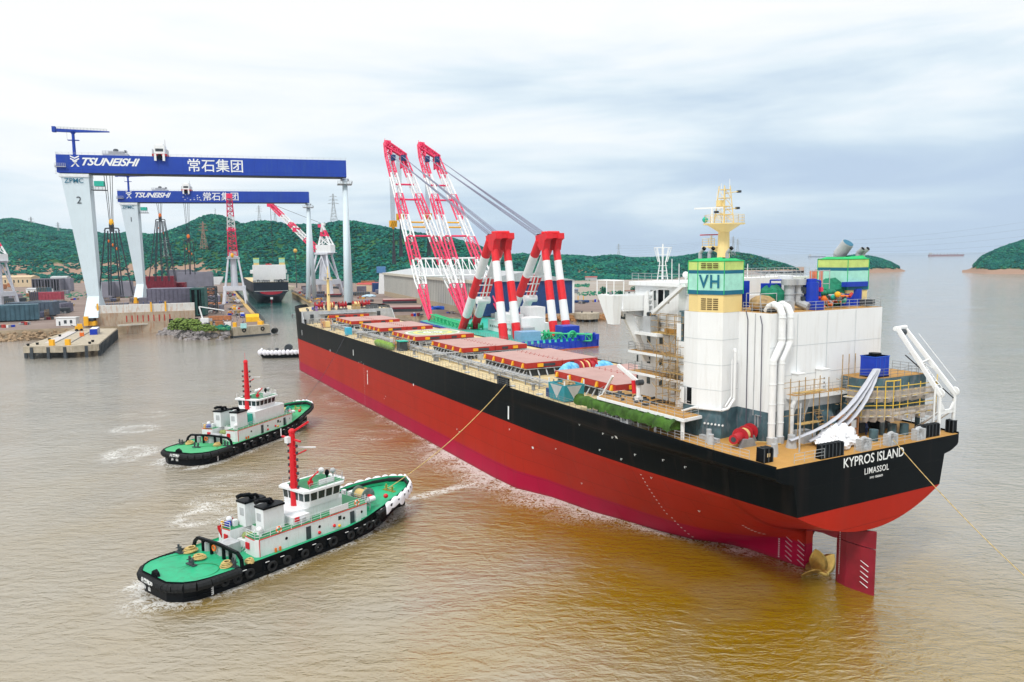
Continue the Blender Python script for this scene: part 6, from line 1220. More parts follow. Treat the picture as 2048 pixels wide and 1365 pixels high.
for i, y0 in enumerate((0, -23.7)):
    f = MB()
    def leg(a, b, r0, r1, n):
        a, b = Vector(a), Vector(b); seg = [0, .17, .40, .62, .84, 1]
        for q in range(5): f.use(legred if q % 2 == 0 else white_clean).tube(a.lerp(b, seg[q]), a.lerp(b, seg[q + 1]), r0 + (r1 - r0) * seg[q], r0 + (r1 - r0) * seg[q + 1], n=16)
    for dy in (0, -6.2):
        leg((53, y0 + dy, 3.6), (14.5, y0 - 3.1 + (dy + 3.1) * .9, HT - 2), 2.0, 2.0, 5); leg((0, y0 + dy, 3.6), (10, y0 - 3.1 + (dy + 3.1) * .9, HT - 5), 1.9, 1.6, 5)
    f.use(legred)
    for dy in (0, -6.2): y = y0 - 3.1 + (dy + 3.1) * .9; f.slaby([(q + 7, z) for q, z in ((9.5, HT - .2), (2.0, HT + .6), (-2.0, HT + .8), (-2.2, HT - 1.6), (.0, HT - 2.4), (1.4, HT - 6.6), (5, HT - 6.6), (9, HT - 3))], y - 1.5, y + 1.5)
    f.bb(5.2, 15.0, y0 - 6.2, y0, HT - 1.4, HT + .5); f.box((17.5, y0 - 3.1, HT - 1.0), (3.4, 5, 2.6))
    for x in (7, 10, 13): f.tube((x, y0 - 5.8, HT + 1.0), (x, y0 - .4, HT + 1.0), .7, n=10)
    f.use(dgrey).box((19.6, y0 - 3.1, HT - .8), (.5, 4.2, 3.4)); f.use(white_clean)
    f.tube((32, y0, 18.6), (32, y0 - 6.2, 18.6), 1.7, n=12)
    for z in (22, 25.6, 29): f.tube((32 - (z - 20) * .7, y0, z), (32 - (z - 20) * .7, y0 - 6.2, z), .25, n=6)
    for yy in (-2.2, -4): f.bar((31, y0 + yy, 19), (24.5, y0 + yy, 29), .3)
    P(f, 'striped_leg_frame')
BT = Vector((196.0, 0, 107.6)); segs = [(0, .14, 1), (.14, .27, 0), (.27, .40, 1), (.40, .54, 0), (.54, .69, 1), (.69, .84, 0), (.84, 1.01, 1)]
def bandF(t):
    t = 1 - t
    for a, b, r in segs:
        if a <= t < b: return magenta if r else white_clean
    return magenta
for i, y0 in enumerate((0, -22.5)):
    DYB = -20.0; b = MB(); top = Vector((BT.x, y0 - 6, BT.z))
    for dy, sgn in ((0, 1), (DYB, -1)):
        ft = Vector((105, y0 + dy, 4.5)); tt = Vector((BT.x - 2, y0 - 6 + sgn * 4.6, BT.z - 4)); md = ft.lerp(tt, .22); 
        b.lattice(ft, md, 1.4, 4.6, 5, .52, .17, (0, 1, 0), None, lambda t: bandF(t * .22), 1.2, 5.2); b.lattice(md, tt, 4.8, 3.4, 17, .48, .15, (0, 1, 0), None, lambda t: bandF(.22 + .78 * t), 5.2, 3.4)
    def at(t, dy): ft = Vector((105, y0 + dy, 4.5)); tt = Vector((BT.x - 2, y0 - 6 + (4.6 if dy == 0 else -4.6), BT.z - 4)); return ft.lerp(tt, t)
    for t, mt in ((.80, magenta), (.70, magenta), (.47, magenta)): b.use(mt).tube(at(t, 0), at(t, DYB), .6, n=8)
    for t in (.335, .235): b.use(white_clean).tube(at(t, 0), at(t, DYB), .6, n=8)
    for k in range(4): b.use(white_clean).tube(at(.235, 0).lerp(at(.235, DYB), k / 4), at(.335, 0).lerp(at(.335, DYB), (k + .5) / 4), .3, n=5).tube(at(.335, 0).lerp(at(.335, DYB), (k + .5) / 4), at(.235, 0).lerp(at(.235, DYB), (k + 1) / 4), .3, n=5)
    b.use(yellow)
    for t in (.555, .525): b.tube(at(t, 0).lerp(at(t, DYB), .2), at(t, 0).lerp(at(t, DYB), .8), .55, n=6)
    hx = Vector((BT.x, y0 - 6, BT.z)); b.use(magenta).lattice(hx + Vector((-2, 4.6, -4)), hx + Vector((2.5, 4.2, 5)), 3.4, 3.4, 3, .55, .3, (0, 1, 0), None, None, 3.6, 3.2).lattice(hx + Vector((0, 5.4, 3.6)), hx + Vector((-3.5, -6.2, -4.4)), 3.0, 3.0, 6, .55, .32, (1, 0, 0), None, None, 3.4, 2.6)
    b.add([hx + Vector(p) for p in ((3.2, 2.4, 1.0), (3.2, 6.0, 1.0), (-.6, 6.0, .2), (-.6, 2.4, .2), (3.6, 2.6, 6.2), (3.6, 5.6, 6.2), (.6, 5.6, 5.4), (.6, 2.6, 5.4))], [(3, 2, 1, 0), (4, 5, 6, 7), (0, 1, 5, 4), (1, 2, 6, 5), (2, 3, 7, 6), (3, 0, 4, 7)]); b.lattice(hx + Vector((-4, -4.6, -12)), hx + Vector((-3, -4.8, -3)), 3.0, 3.0, 3, .5, .3, (0, 1, 0))
    for k in range(9): b.bar(hx + Vector((2.4 - k * .5, 5.6 - k * 1.25, 5.6 - k * .85)), hx + Vector((2.4 - k * .5, 5.6 - k * 1.25, 7.2 - k * .85)), .14)
    b.tube(hx + Vector((3.5, -3.4, -1)), hx + Vector((3.5, 5.4, 3)), 1.2, n=12); b.use(darkblue)
    for y in (-3.6, 3.0): b.box(hx + Vector((-7.6, y, -6)), (2.2, 2.8, 3.6))
    b.use(white_clean)
    for y in (-3.6, 3.0): b.box(hx + Vector((-6, y, -6.4)), (1.2, 2.4, 3.4))
    P(b, 'boom')
    r = MB(); r.use(mat('luffing_rope', (.20, .21, .30), .5))
    for gy in (-3.6, 3.0):
        for k in range(6): a = hx + Vector((-8.5, gy - 1.3 + k * .5, -6.4 + k * .3)); c = Vector((17.5, y0 - 3.1 + (gy + .3) * .55 + (k - 2.5) * .3, HT - .2 + (k % 2) * 1.4)); r.bar(a, c, .11)
    P(r, 'luffing_rope'); h = MB(); hk = Vector((BT.x + 3.4, y0 - 6, 0)); zk = [(60.5, 1.4), (65, -3.4)] if i == 0 else [(65.5, 0)]
    for z, yo in zk:
        h.use(cable)
        for k in range(9): h.bar((hk.x + (k - 4) * .3, hk.y + yo - 1.3 + k * .32, BT.z + 1), (hk.x + (k - 4) * .2, hk.y + yo - 1.1 + k * .28, z + 2), .08)
        h.use(yellow).box((hk.x, hk.y + yo, z), (3.2, 4.6, 4.2)).tube((hk.x, hk.y + yo, z - 3.4), (hk.x, hk.y + yo, z - 1.6), .5, 1.5); h.use(black)
        for s_ in (-1, 1):
            for q in (-1.9, -.6, .7): h.beam((hk.x - 1.64, hk.y + yo + q - .2, z + 1.8), (hk.x - 1.64, hk.y + yo + q + 1.4, z - 1.8), .06, .62, (1, 0, 0))
        h.use(cable)
        for k in range(5): h.bar((hk.x, hk.y + yo, z - 3), (hk.x + (k - 2) * .35, hk.y + yo + (k - 2) * .5, z - 26), .3)
    P(h, 'hook_block')
m = MB(); m.use(white)
for x0, x1, y0, y1, z1 in ((44, 12, -10, -28, 8.6), (40, 20, -12, -18, 12.2), (26, 16, -19, -27, 15.6), (11, 2, -9, -20, 12)): m.bb(x0, x1, y0, y1, 3.6, z1)
m.use(lgrey).bb(10, -3, -7.5, -13, 3.6, 8.5); m.use(mat('pale_blue', (.20, .36, .55), .5)).bb(-4, -11, -3, -12, 3.6, 7.5).use(blue).bb(-3, -11, -22.5, -30, 3.7, 9.0); m.use(black)
for x in range(12): m.bb(14 + x * 2.4, 14.9 + x * 2.4, -9.96, -9.9, 5.4, 6.4)
m.use(lgrey).rail([(46, -9.5, 8.6), (12, -9.5, 8.6)], 1.1, 2, .06).rail([(11, -8.8, 12), (2, -8.8, 12)], 1.1, 1.5, .06); pieces(m, 'deckhouse', fcn)
m = MB(); m.use(mat('jib_green', (.02, .42, .17), .5))
m.lattice((104, -1, 6.0), (54, -1, 4.6), 3, 3, 16, .3, .2, (0, 1, 0)); m.lattice((-1, -8, 5), (-18, -32, 4.6), 3.2, 2.6, 12, .3, .2, (0, 0, 1))
for x, y, z in ((50, -2, 5.5), (46, -6, 5.2), (-8, -15, 6), (-4, -17, 5.5), (56, -6, 5)):
    m.torus((x, y, z), 1.5, .3, (.3, 1, 0), 14, 6); m.torus((x + .5, y - 2.2, z), 1.5, .3, (.3, 1, 0), 14, 6); m.tube((x, y, z), (x + .5, y - 2.2, z), .8)
m.torus((-16, -24, 5.4), 1.9, .5, (1, .2, 0), 16, 6); m.use(blue)
for k in range(14): m.box((-16 + rn.uniform(-5, 6), -31 + rn.uniform(-4, 5), 4.8), (rn.uniform(.6, 2), rn.uniform(.6, 2), rn.uniform(1.2, 3)))
pieces(m, 'deck_machinery', fcn)
# ================================================================ shipyard ground, quays and piers
def ground(name, poly, z0, z1, mt, label=None):
    m = MB(); m.use(mt[0]); n = len(poly); a = sum(poly[i][0] * poly[(i + 1) % n][1] - poly[(i + 1) % n][0] * poly[i][1] for i in range(n)); poly = poly if a > 0 else poly[::-1]
    m.add([(x, y, z1) for x, y in poly], [tuple(range(n))]); m.use(mt[1]).add([(x, y, z0) for x, y in poly] + [(x, y, z1) for x, y in poly], [(i, (i + 1) % n, n + (i + 1) % n, n + i) for i in range(n)])
    o = m.build(name); o['kind'] = 'structure'; return o
yardm = mat('yard_ground', (.175, .125, .105), .95, scale=.035, col2=(.25, .195, .17), dirt=(.20, .15, .14), dirt_amt=.5, dirt_scale=(.03, .03, .03))
flatm = mat('bare_ground', (.27, .21, .17), .95, scale=.012, col2=(.36, .33, .32), dirt=(.20, .25, .11), dirt_amt=.75, dirt_scale=(.008, .02, .02))
quaym = mat('quay_wall', (.36, .28, .19), .9, var=.2, scale=.2, bump=.05, dirt=(.62, .54, .42), dirt_amt=.5, dirt_scale=(.05, .05, .4))
LEFT = [(-900, 345), (-420, 352), (-254, 376), (-211, 393), (-190, 410), (-172, 402), (-160, 380), (-138, 375), (-127, 391), (-293, 809), (-345, 960), (-330, 1300), (-1500, 1330), (-1800, 700)]
ground('yard_ground', LEFT, -3, 4.6, (yardm, quaym))
RIGHT = [(-272, 960), (-224, 776), (-156, 590), (-96, 440), (-60, 452), (-28, 428), (-4, 446), (14, 446), (58, 456), (66, 500), (74, 520), (112, 610), (190, 760), (330, 1010), (430, 1300), (470, 1480), (300, 1560), (-330, 1310), (-345, 1100)]
ground('yard_ground', RIGHT, -3, 4.4, (yardm, quaym))
ground('mud_flat', [(30, 560), (120, 640), (330, 1015), (420, 1260), (60, 1240), (-20, 900)], 3.0, 4.47, (flatm, flatm))
ground('slip_end', [(-346, 955), (-270, 955), (-270, 1000), (-346, 1000)], -3, 4.3, (conc, conc))
# sea wall copings and boulders
def boulders(name, pts, n, seed, r0, r1, spread, mt, label):
    q = random.Random(seed); m = MB(); m.use(mt)
    for _ in range(n):
        t = q.random() * (len(pts) - 1); i = min(int(t), len(pts) - 2); p = Vector(pts[i]).lerp(Vector(pts[i + 1]), t - i); s = q.random(); r = q.uniform(r0, r1); c = (p.x + q.uniform(-1, 1), p.y - s * spread, 3.6 * (1 - s) - .2)
        k0 = len(m.v); m.ball(c, (r, r * q.uniform(.6, 1), r * q.uniform(.5, .8)), 6, 4)
        for j in range(k0, len(m.v)): m.v[j] += Vector((q.uniform(-.2, .2), q.uniform(-.2, .2), q.uniform(-.2, .2))) * r
    o = m.build(name); tag(o, label, 'rocks', kind='stuff')
rockm = mat('boulder', (.24, .22, .22), .95, var=.4, scale=.4); brownm = mat('brown_bank', (.34, .17, .07), .95, var=.3, scale=.3)
boulders('boulder_bank', [(-184, 402, 0), (-172, 396, 0), (-160, 375, 0), (-138, 370, 0)], 210, 4, .8, 1.7, 9, rockm, 'grey boulders piled at the water below the green bushes left of the pier')
boulders('rock_revetment', [(-4, 447, 0), (20, 448, 0), (58, 457, 0), (66, 480, 0)], 190, 5, .9, 1.9, 6, brownm, 'brown stone revetment on the shore behind the floating crane')
boulders('shore_stones', [(-420, 350, 0), (-254, 374, 0), (-225, 388, 0)], 160, 6, .6, 1.3, 14, mat('mud_stone', (.30, .21, .13), .95, var=.3, scale=.4), 'low muddy stones along the sea wall left of the concrete jetty')
# concrete jetty on piles in the left foreground
def jetty(label, poly, zt, th, pile_step, loc):
    t = thing('concrete_jetty', label, 'jetty', (*loc, 0)); o = Vector((*loc, 0)); m = MB(o); m.use(conc).prism(poly, zt - th, zt); m.build('jetty_deck', None, t); m = MB(o); m.use(dgrey); n = len(poly)
    for i in range(n):
        a, b = Vector((*poly[i], 0)), Vector((*poly[(i + 1) % n], 0)); k = max(1, int((b - a).length / pile_step))
        for j in range(k): p = a.lerp(b, (j + .5) / k); c = sum((Vector((*q, 0)) for q in poly), Vector()) / n; p = p + (c - p).normalized() * .2; m.box((p.x, p.y, zt - th / 2 - 1.6), (1.1, 1.1, th + 2.4), math.atan2(b.y - a.y, b.x - a.x))
    pieces(m, 'pile', t); return t, o
jt, jo = jetty('concrete jetty on dark piles with two crane rails, in front of the nearer gantry crane', [(-193.6, 299), (-174, 299.5), (-167, 305), (-196, 376), (-218, 378)], 5.0, 2.6, 5.0, (-186, 330))
m = MB(jo); m.use(dgrey)
for a, b in (((-184, 301), (-213.6, 377)), ((-178, 302), (-207, 376.5))): m.beam((*a, 5.05), (*b, 5.05), .5, .1)
m.use(mat('pale_stain', (.50, .47, .46), .9)); m.prism([(-193, 312), (-189.5, 312), (-207, 362), (-212, 362)], 5.0, 5.02); m.build('crane_rail', None, jt); m = MB(jo); m.use(yellow)
for x, y in ((-183.4, 301.2), (-177.6, 302.2)): m.bb(x - .9, x + .9, y - .6, y + .6, 5, 7.4)
m.build('rail_stop', None, jt); m = MB(jo); m.use(rubber)
for x, y in ((-192.8, 301), (-191.6, 305), (-171, 306), (-173.6, 313), (-197, 322), (-202, 338)): m.tube((x, y, 5), (x, y, 5.9), .45, .6, n=8)
m.build('bollard', None, jt)
def solid(name, fn, label, cat, loc, rz=0, group=None):
    m = MB(); fn(m); o = m.build(name, None, None, False, loc); o.rotation_euler = (0, 0, rz); return tag(o, label, cat, group)
def _bb(m):
    m.use(blue).bb(-5.5, 5.5, -1.5, 1.5, 0, 2.6); m.use(white_clean)
    for x in (-2.2, .6, 2.2): m.bb(x, x + .7, -1.54, -1.5, .3, 2.3)
    m.bb(-5.4, 5.4, -1.4, 1.4, 2.6, 2.75); m.use(lgrey)
    for x in np.arange(-5.4, 5.5, .6): m.bb(x - .04, x + .04, -1.55, 1.55, .05, 2.55)
p = atz(190, 668, 5); solid('container', _bb, 'blue and white container on the landward end of the concrete jetty', 'container', (p.x, p.y, 5), R(113))
def _cab(m): m.use(white).bb(-5, 5, -2, 2, 0, 4.2).bb(-5.3, 5.3, -2.3, 2.3, 4.2, 4.5); m.use(dgrey).bb(-1, .4, -2.05, -2, 1.2, 3).bb(2, 3.2, -2.05, -2, 1.2, 3).bb(-3.6, -2.8, -2.05, -2, .2, 2.4)
p = atz(136, 650, 5); solid('site_cabin', _cab, 'low white site cabin beside the leg of the nearer gantry crane', 'cabin', (p.x, p.y, 4.6), R(5))
def _orb(m): m.use(orange).bb(-.8, .8, -.6, .6, 0, 1.6).bar((-.6, 0, 1.6), (-.6, 0, 2.6), .1).bar((.6, 0, 1.6), (.6, 0, 2.6), .1)
p = atz(164, 673, 5); solid('orange_winch', _orb, 'orange winch frame standing on the jetty between the crane rails', 'winch', (p.x, p.y, 5), .3)
def _ym(m): m.use(yellow).bb(-1.6, 1.6, -1.1, 1.1, .8, 2.6).bb(-.6, 1.5, -.9, .9, 2.6, 3.6); m.use(rubber).tube((-1, -1.2, .7), (-1, 1.2, .7), .7, n=10).tube((1, -1.2, .7), (1, 1.2, .7), .7, n=10); m.use(dgrey).beam((-1.5, 0, 2.4), (-3.4, 0, 3.4), .3, .3)
p = atz(158, 662, 5); solid('loader', _ym, 'small yellow loader parked at the foot of the pale crane leg', 'vehicle', (p.x, p.y, 4.7), .6)
# dry dock gate and what stands on it
g0 = Vector((-216, 394, 0)); g1 = Vector((-172, 412, 0)); t = thing('dock_gate', 'rusty concrete dock gate wall with stained pale parapet, right of the concrete jetty', 'dock gate', (-194, 403, 0)); o = Vector((-194, 403, 0)); d_ = (g1 - g0).normalized()
rz = math.atan2(d_.y, d_.x); m = MB(); L2 = (g1 - g0).length / 2; m.use(wallrust).bb(-L2, L2, 0, 6, -2, 11.2); m.build('gate_wall', None, t).rotation_euler = (0, 0, rz); m = MB(); m.use(mat('stained_parapet', (.62, .62, .60), .8, var=.06, scale=.3, dirt=(.45, .18, .03), dirt_amt=.75, dirt_scale=(.22, .22, .05))).bb(-L2, L2, 1.2, 5, 11.2, 15.2); m.build('parapet', None, t).rotation_euler = (0, 0, rz)
m = MB(); m.use(rubber)
for k in range(5): m.bb(L2 - 13 + k * 3.2, L2 - 10.8 + k * 3.2 - .4, -.3, 0, 5.0, 7.0)
m.use(redside)
for k in range(9): m.bb(-L2 + 14 + k * 2.6, -L2 + 14.5 + k * 2.6, -.12, 0, 6.2, 9.6)
m.use(yellow)
for x in (-L2 + .6, 2, 9): m.bb(x, x + .8, .4, 1.2, 11.2, 16.4)
[setattr(q, 'rotation_euler', (0, 0, rz)) for q in pieces(m, 'gate_fitting', t)]
cop = MB(); cop.use(mat('pale_coping', (.56, .53, .46), .9, var=.15, scale=.3)); 
for a, b in (((-420, 350.4), (-256, 374)), ((-205, 394.5), (-190, 408))): cop.beam((*a, 4.9), (*b, 4.9), 2.4, .8)
cop.build('sea_wall_coping')['kind'] = 'structure'
# steel ship blocks standing about the yard
def block(kind, size, mt, label, u, v, rz=0, ribs='y', z=4.6, zb=None, group=None):
    p = atz(u, v, z); x, y, h = size
    def f(m):
        m.use(mt).bb(-x / 2, x / 2, -y / 2, y / 2, .8, h); m.use(dgrey)
        for i in (-.4, 0, .4):
            for j in (-.35, .35): m.box((i * x, j * y, .4), (1.4, 1.2, .8))
        m.use(mt); n = int(x / 2.2)
        if ribs:
            for k in range(n + 1): xx = -x / 2 + x * k / n; m.bb(xx - .12, xx + .12, -y / 2 - .35, -y / 2, 1, h - .1)
        if ribs == 'open':
            m.use(black); n2 = int(x / 3.2)
            for k in range(n2): m.bb(-x / 2 + .6 + k * 3.2, -x / 2 + 2.9 + k * 3.2, -y / 2 - .05, -y / 2, 1.6, h - .9)
    return solid(kind, f, label, 'ship block', (p.x, p.y, z - .05), rz, group)
tb = mat('block_teal', (.055, .12, .16), .7, var=.25, scale=.2); lb = mat('block_lilac', (.22, .22, .27), .7, var=.12, scale=.15); pk = mat('block_pink', (.34, .05, .08), .65, var=.15)
BR = R(14)
block('ship_block', (30, 12, 9.5), tb, 'dark tilted bow block of steel at the left edge behind the sea wall', 18, 643, .5, 'y')
block('ship_block', (26, 11, 9), mat('block_bluegrey', (.07, .10, .14), .7, var=.2), 'blue grey slab block between the bow block and the white cabin', 68, 633, .2, 'y')
block('ship_block', (20, 8, 3.4), mat('block_deep', (.06, .07, .12), .7), 'low dark block with a white top right of the blue grey slab', 110, 613, .1, None)
block('ship_block', (17, 9, 8), pk, 'pink red block standing behind the blue grey slab', 104, 603, .25, 'y')
block('ship_block', (30, 14, 15), blockgrey, 'open grey block with dark cells left of the tall crane leg', 100, 584, .1, 'open')
block('ship_block', (10, 9, 15), lb, 'upright pale block between the open grey block and the crane leg', 136, 583, .1, 'y')
block('ship_block', (17, 14, 15), lb, 'left of the two square lilac grey blocks behind the dock gate', 207, 597, BR, None)
block('ship_block', (17, 14, 15), lb, 'right of the two square lilac grey blocks behind the dock gate', 245, 595, BR, None)
block('ship_block', (27, 13, 16), maroon, 'maroon ribbed block hanging over the dock under many slings', 318, 590, BR, 'y', z=9)
block('ship_block', (15, 12, 10), maroon, 'smaller maroon block right behind the hanging maroon block', 354, 588, BR, 'y', z=9)
block('ship_block', (32, 14, 22), lb, 'tall lilac grey corrugated block with vertical ribs beside the pink jib crane', 393, 588, BR, 'y')
block('ship_block', (26, 14, 22), blockgrey, 'grey ribbed block partly hidden behind the tall corrugated block', 362, 575, BR, 'y')
block('ship_block', (24, 16, 17), mat('block_violet', (.16, .155, .21), .7, var=.15), 'violet grey block standing in the dock behind the gate parapet', 345, 632, BR, 'y')
block('ship_block', (8, 12, 17), mat('block_green', (.03, .11, .10), .7, var=.4), 'dark green cellular block in the dock beside the violet grey block', 400, 632, BR, 'open')
def _tow(m):
    m.use(dgrey)
    m.lattice((0, 0, 0), (0, 0, 17), 6, 6, 7, .35, .25)
p = atz(424, 626, 5); solid('scaffold_tower', _tow, 'dark blue lattice tower between the green block and the pier', 'scaffold', (p.x, p.y, 4.6), .2)
def _bow(m):
    m.use(white).add([(-12, 0, 9), (12, 0, 9), (8, 8, 2), (-6, 8, 2), (-12, -3, 9), (12, -3, 9), (8, -3, 1), (-6, -3, 1)], [(0, 1, 2, 3), (7, 6, 5, 4), (0, 3, 7, 4), (3, 2, 6, 7), (2, 1, 5, 6), (1, 0, 4, 5)])
p = atz(425, 585, 5); solid('ship_block', _bow, 'white curved bow section standing between the corrugated block and the jib crane', 'ship block', (p.x, p.y, 12), .2)
# buildings
def bld(label, u, v, size, wall, roof, rz=0, windows=True, name='yard_building', z=4.6):
    p = atz(u, v, z); x, y, h = size; t = thing(name, label, 'building', (p.x, p.y, z - .1), rz); m = MB(); m.use(wall).bb(-x / 2, x / 2, -y / 2, y / 2, 0, h); m.build('wall', None, t); m = MB(); m.use(roof).slaby([(-x / 2 - .6, h), (x / 2 + .6, h), (0, h + x * .0 + h * .22)], -y / 2 - .5, y / 2 + .5) if x < y else m.use(roof).slabx([(-y / 2 - .6, h), (y / 2 + .6, h), (0, h + h * .22)], -x / 2 - .5, x / 2 + .5); m.build('roof', None, t)
    if windows:
        for k in range(max(2, int(x / 6))): m = MB(); m.use(glass).bb(-x / 2 + 2 + k * 6, -x / 2 + 3.8 + k * 6, -y / 2 - .06, -y / 2 + .1, h * .45, h * .75); m.build('window', None, t)
    return t
beige = mat('beige_wall', (.60, .48, .32), .8, var=.08)
bld('beige flat factory building at the foot of the hill on the far left', 40, 574, (44, 20, 13), beige, mat('beige_roof', (.52, .40, .26), .8))
bld('small pale building with a grey roof right of the beige factory', 80, 590, (22, 10, 6), white, lgrey)
bld('low white building at the hill foot just right of the tall crane leg', 122, 566, (26, 12, 9), white, lgrey)
bld('pale hut with blue grey roof on the open ground behind the floating crane', 1146, 586, (9, 6, 3.2), mat('hut_wall', (.20, .22, .26), .8), mat('hut_roof', (.20, .25, .34), .7), 0, False)
bld('white cottage on the open ground behind the bridge wing', 1262, 590, (10, 6, 3.4), white, mat('brown_roof', (.20, .09, .07), .8), 0, True)
bld('red roofed shed by the far edge of the open ground', 1182, 561, (16, 8, 4.5), lgrey, redside, 0, False)
bld('small white house on the rocky shore behind the casing', 1528, 541, (9, 6, 4), white, lgrey, 0, False, z=2)
# big assembly hall
W0, W1 = Vector((-116, 695, 0)), Vector((-21, 433, 0)); d_ = (W1 - W0); Lw = d_.length; rzw = math.atan2(d_.y, d_.x); wt_ = thing('assembly_hall', 'huge grey ribbed assembly hall with a dark blue open gable end', 'building', (W0.x, W0.y, 4.4), rzw); bwid = 62
m = MB(); m.use(mat('hall_wall', (.50, .50, .46), .7, var=.05, scale=.1, dirt=(.36, .34, .30), dirt_amt=.5, dirt_scale=(.2, .2, .02))).bb(0, Lw, 0, .5, 4, 19.6).bb(0, .5, 0, bwid, 4, 19.6); m.use(mat('hall_base', (.42, .34, .24), .9, var=.15)).bb(0, Lw, -.2, .6, 0, 4); m.use(dgrey)
for x in np.arange(3, Lw, 4.4): m.bb(x, x + .35, -.06, 0, 4, 19.4)
m.build('wall', None, wt_); m = MB(); m.use(lgrey).slabx([(-1, 19.6), (bwid + 1, 19.6), (bwid / 2, 25.2), (-1, 20.4)], -1, Lw + 1); m.use(mat('eave_strip', (.60, .57, .48), .7)).bb(-1, Lw + 1, -1.2, -.2, 18.9, 20.8); m.build('roof', None, wt_); m = MB(); m.use(darkblue).slabx([(1, 0), (bwid - 1, 0), (bwid - 1, 19.4), (bwid / 2, 24.4), (1, 19.4)], Lw - 1.5, Lw - .4); m.use(mat('panel_blue', (.02, .06, .15), .6))
for y in np.arange(3, bwid - 2, 3.1): m.bb(Lw - .42, Lw - .3, y, y + .25, .2, 19)
m.use(white).bb(Lw - 1.6, Lw + .2, bwid - 1, bwid + .2, 0, 19.6); m.build('gable', None, wt_)
# moored sister ship in the building dock
ms_ = Vector((-209.5, 664, 0)); mh = math.atan2(.931, -.364); s2 = thing('moored_ship', 'second bulk carrier seen from astern, moored in the slip behind the pier', 'ship', ms_, mh)
def P2(m, n): return m.build(n, None, s2)
m = MB(); xs2 = [0, 6, 14, 30, 60, 200, 222]; 
def hb2(x, z): w_ = np.interp(x, [0, 14, 30, 200, 222], [14.5, 15.8, 16.1, 16.1, 3]); zb = np.interp(x, [0, 14, 30], [6.2, 1, -8]); r_ = max(0, min(1, (z - zb) / (10.5 - zb))); return float(w_ * math.sqrt(r_))
zl2 = lambda x: [float(np.interp(x, [0, 14, 30], [6.2, 1, -4])) + (10.5 - float(np.interp(x, [0, 14, 30], [6.2, 1, -4]))) * (k / 6) ** 2 for k in range(7)] + [12, 14, 16, 18.6]
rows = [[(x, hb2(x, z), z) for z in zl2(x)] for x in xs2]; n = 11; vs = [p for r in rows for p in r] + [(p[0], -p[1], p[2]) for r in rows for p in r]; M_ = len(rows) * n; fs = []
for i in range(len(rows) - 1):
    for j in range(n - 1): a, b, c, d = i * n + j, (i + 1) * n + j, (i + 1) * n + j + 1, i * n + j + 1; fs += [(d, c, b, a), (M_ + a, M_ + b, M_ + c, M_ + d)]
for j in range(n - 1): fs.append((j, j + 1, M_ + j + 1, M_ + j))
m.add(vs, fs); o = P2(m, 'hull'); o.data.materials.clear(); o.data.materials.append(mat('navy_shaded_hull', (.010, .018, .032), .5, var=.3, scale=.1))  # one dark navy; shade on the lower hull is painted into it
m = MB(); m.use(mat('crescent_red', (.42, .02, .04), .5)).add([(-.06, 9.5 * math.cos(t), 10.3 + 2.6 * math.sin(t)) for t in np.linspace(math.pi, 2 * math.pi, 15)], [tuple(range(15))[::-1]]); m.use(foamw).bb(-.05, 0, -14.0, 14.0, 10.7, 11.0).box((-.05, 0, 4.5), (.06, 2.2, 1.8)); m.use(maroon).bb(2, 5, -.5, .5, -3, 6.6); P2(m, 'stern_marking')
m = MB(); m.use(white).bb(8, 26, -13.5, 13.5, 18.6, 33.5).bb(18, 30, -15.5, 15.5, 26, 29); m.use(decktan).bb(0, 200, -15, 15, 18.5, 18.62); P2(m, 'house'); m = MB()
for y in (-10.8, 10.8): m.use(cream).bb(8.4, 13, y - 2.2, y + 2.2, 33.5, 35.4); m.use(mint).bb(8.3, 13.1, y - 2.3, y + 2.3, 35.4, 38.6); m.use(limecloth).bb(8.2, 13.2, y - 2.4, y + 2.4, 38.6, 39.6)
m.use(crimson).bb(10, 12, -2, 3, 33.5, 34.6); pieces(m, 'funnel', s2); m = MB(); m.use(dgrey)
for k in range(22): m.box((rn.uniform(.5, 6), rn.uniform(-14, 14), 19.4), (rn.uniform(.8, 2.4), rn.uniform(.8, 2.6), rn.uniform(1, 3)))
m.use(white_clean)
for y in (-14.8, -14, 12, 14): m.bar((1, y, 18.6), (1, y, 25), .2)
m.rail([(.3, -14, 18.6), (.3, 14, 18.6)], 1.3, 2, .1); P2(m, 'deck_fitting')
# piers either side of the slip: clutter, vehicles, people
cl_r = random.Random(11); CC = [dgrey, grey, lgrey, dgrey, plank, scafm, MATS['boulder'], redside, white, blue, MATS['boulder'], maroon, yellow, grey]
def heap(m, s, n):
    for k in range(n): m.use(cl_r.choice(CC)); m.box((cl_r.uniform(-s, s), cl_r.uniform(-s, s), .5), (cl_r.uniform(.5, 2.4), cl_r.uniform(.5, 2.4), cl_r.uniform(.6, 2.6)), cl_r.uniform(0, 3))
n_ = 0
def heaps(pts, label, group, s=4, k=9):
    for (x, y) in pts: solid('scrap_heap', lambda m: heap(m, s, k), label, 'equipment', (x, y, 4.6), cl_r.uniform(0, 3), group)
a0, a1 = Vector((-132, 394, 0)), Vector((-290, 792, 0)); dl = (a1 - a0).normalized(); pl_ = Vector((dl.y, -dl.x, 0)) * -1
heaps([tuple((a0.lerp(a1, t) + Vector((-.93, -.36, 0)) * w_).to_2d()) for t, w_ in [(.02 + .05 * i, cl_r.choice([4, 8, 19, 23])) for i in range(19)]], 'jumbled heap of tools and steel parts on the pier left of the slip', 'equipment heaps on the pier left of the slip')
b0, b1 = Vector((-110, 470, 0)), Vector((-222, 776, 0))
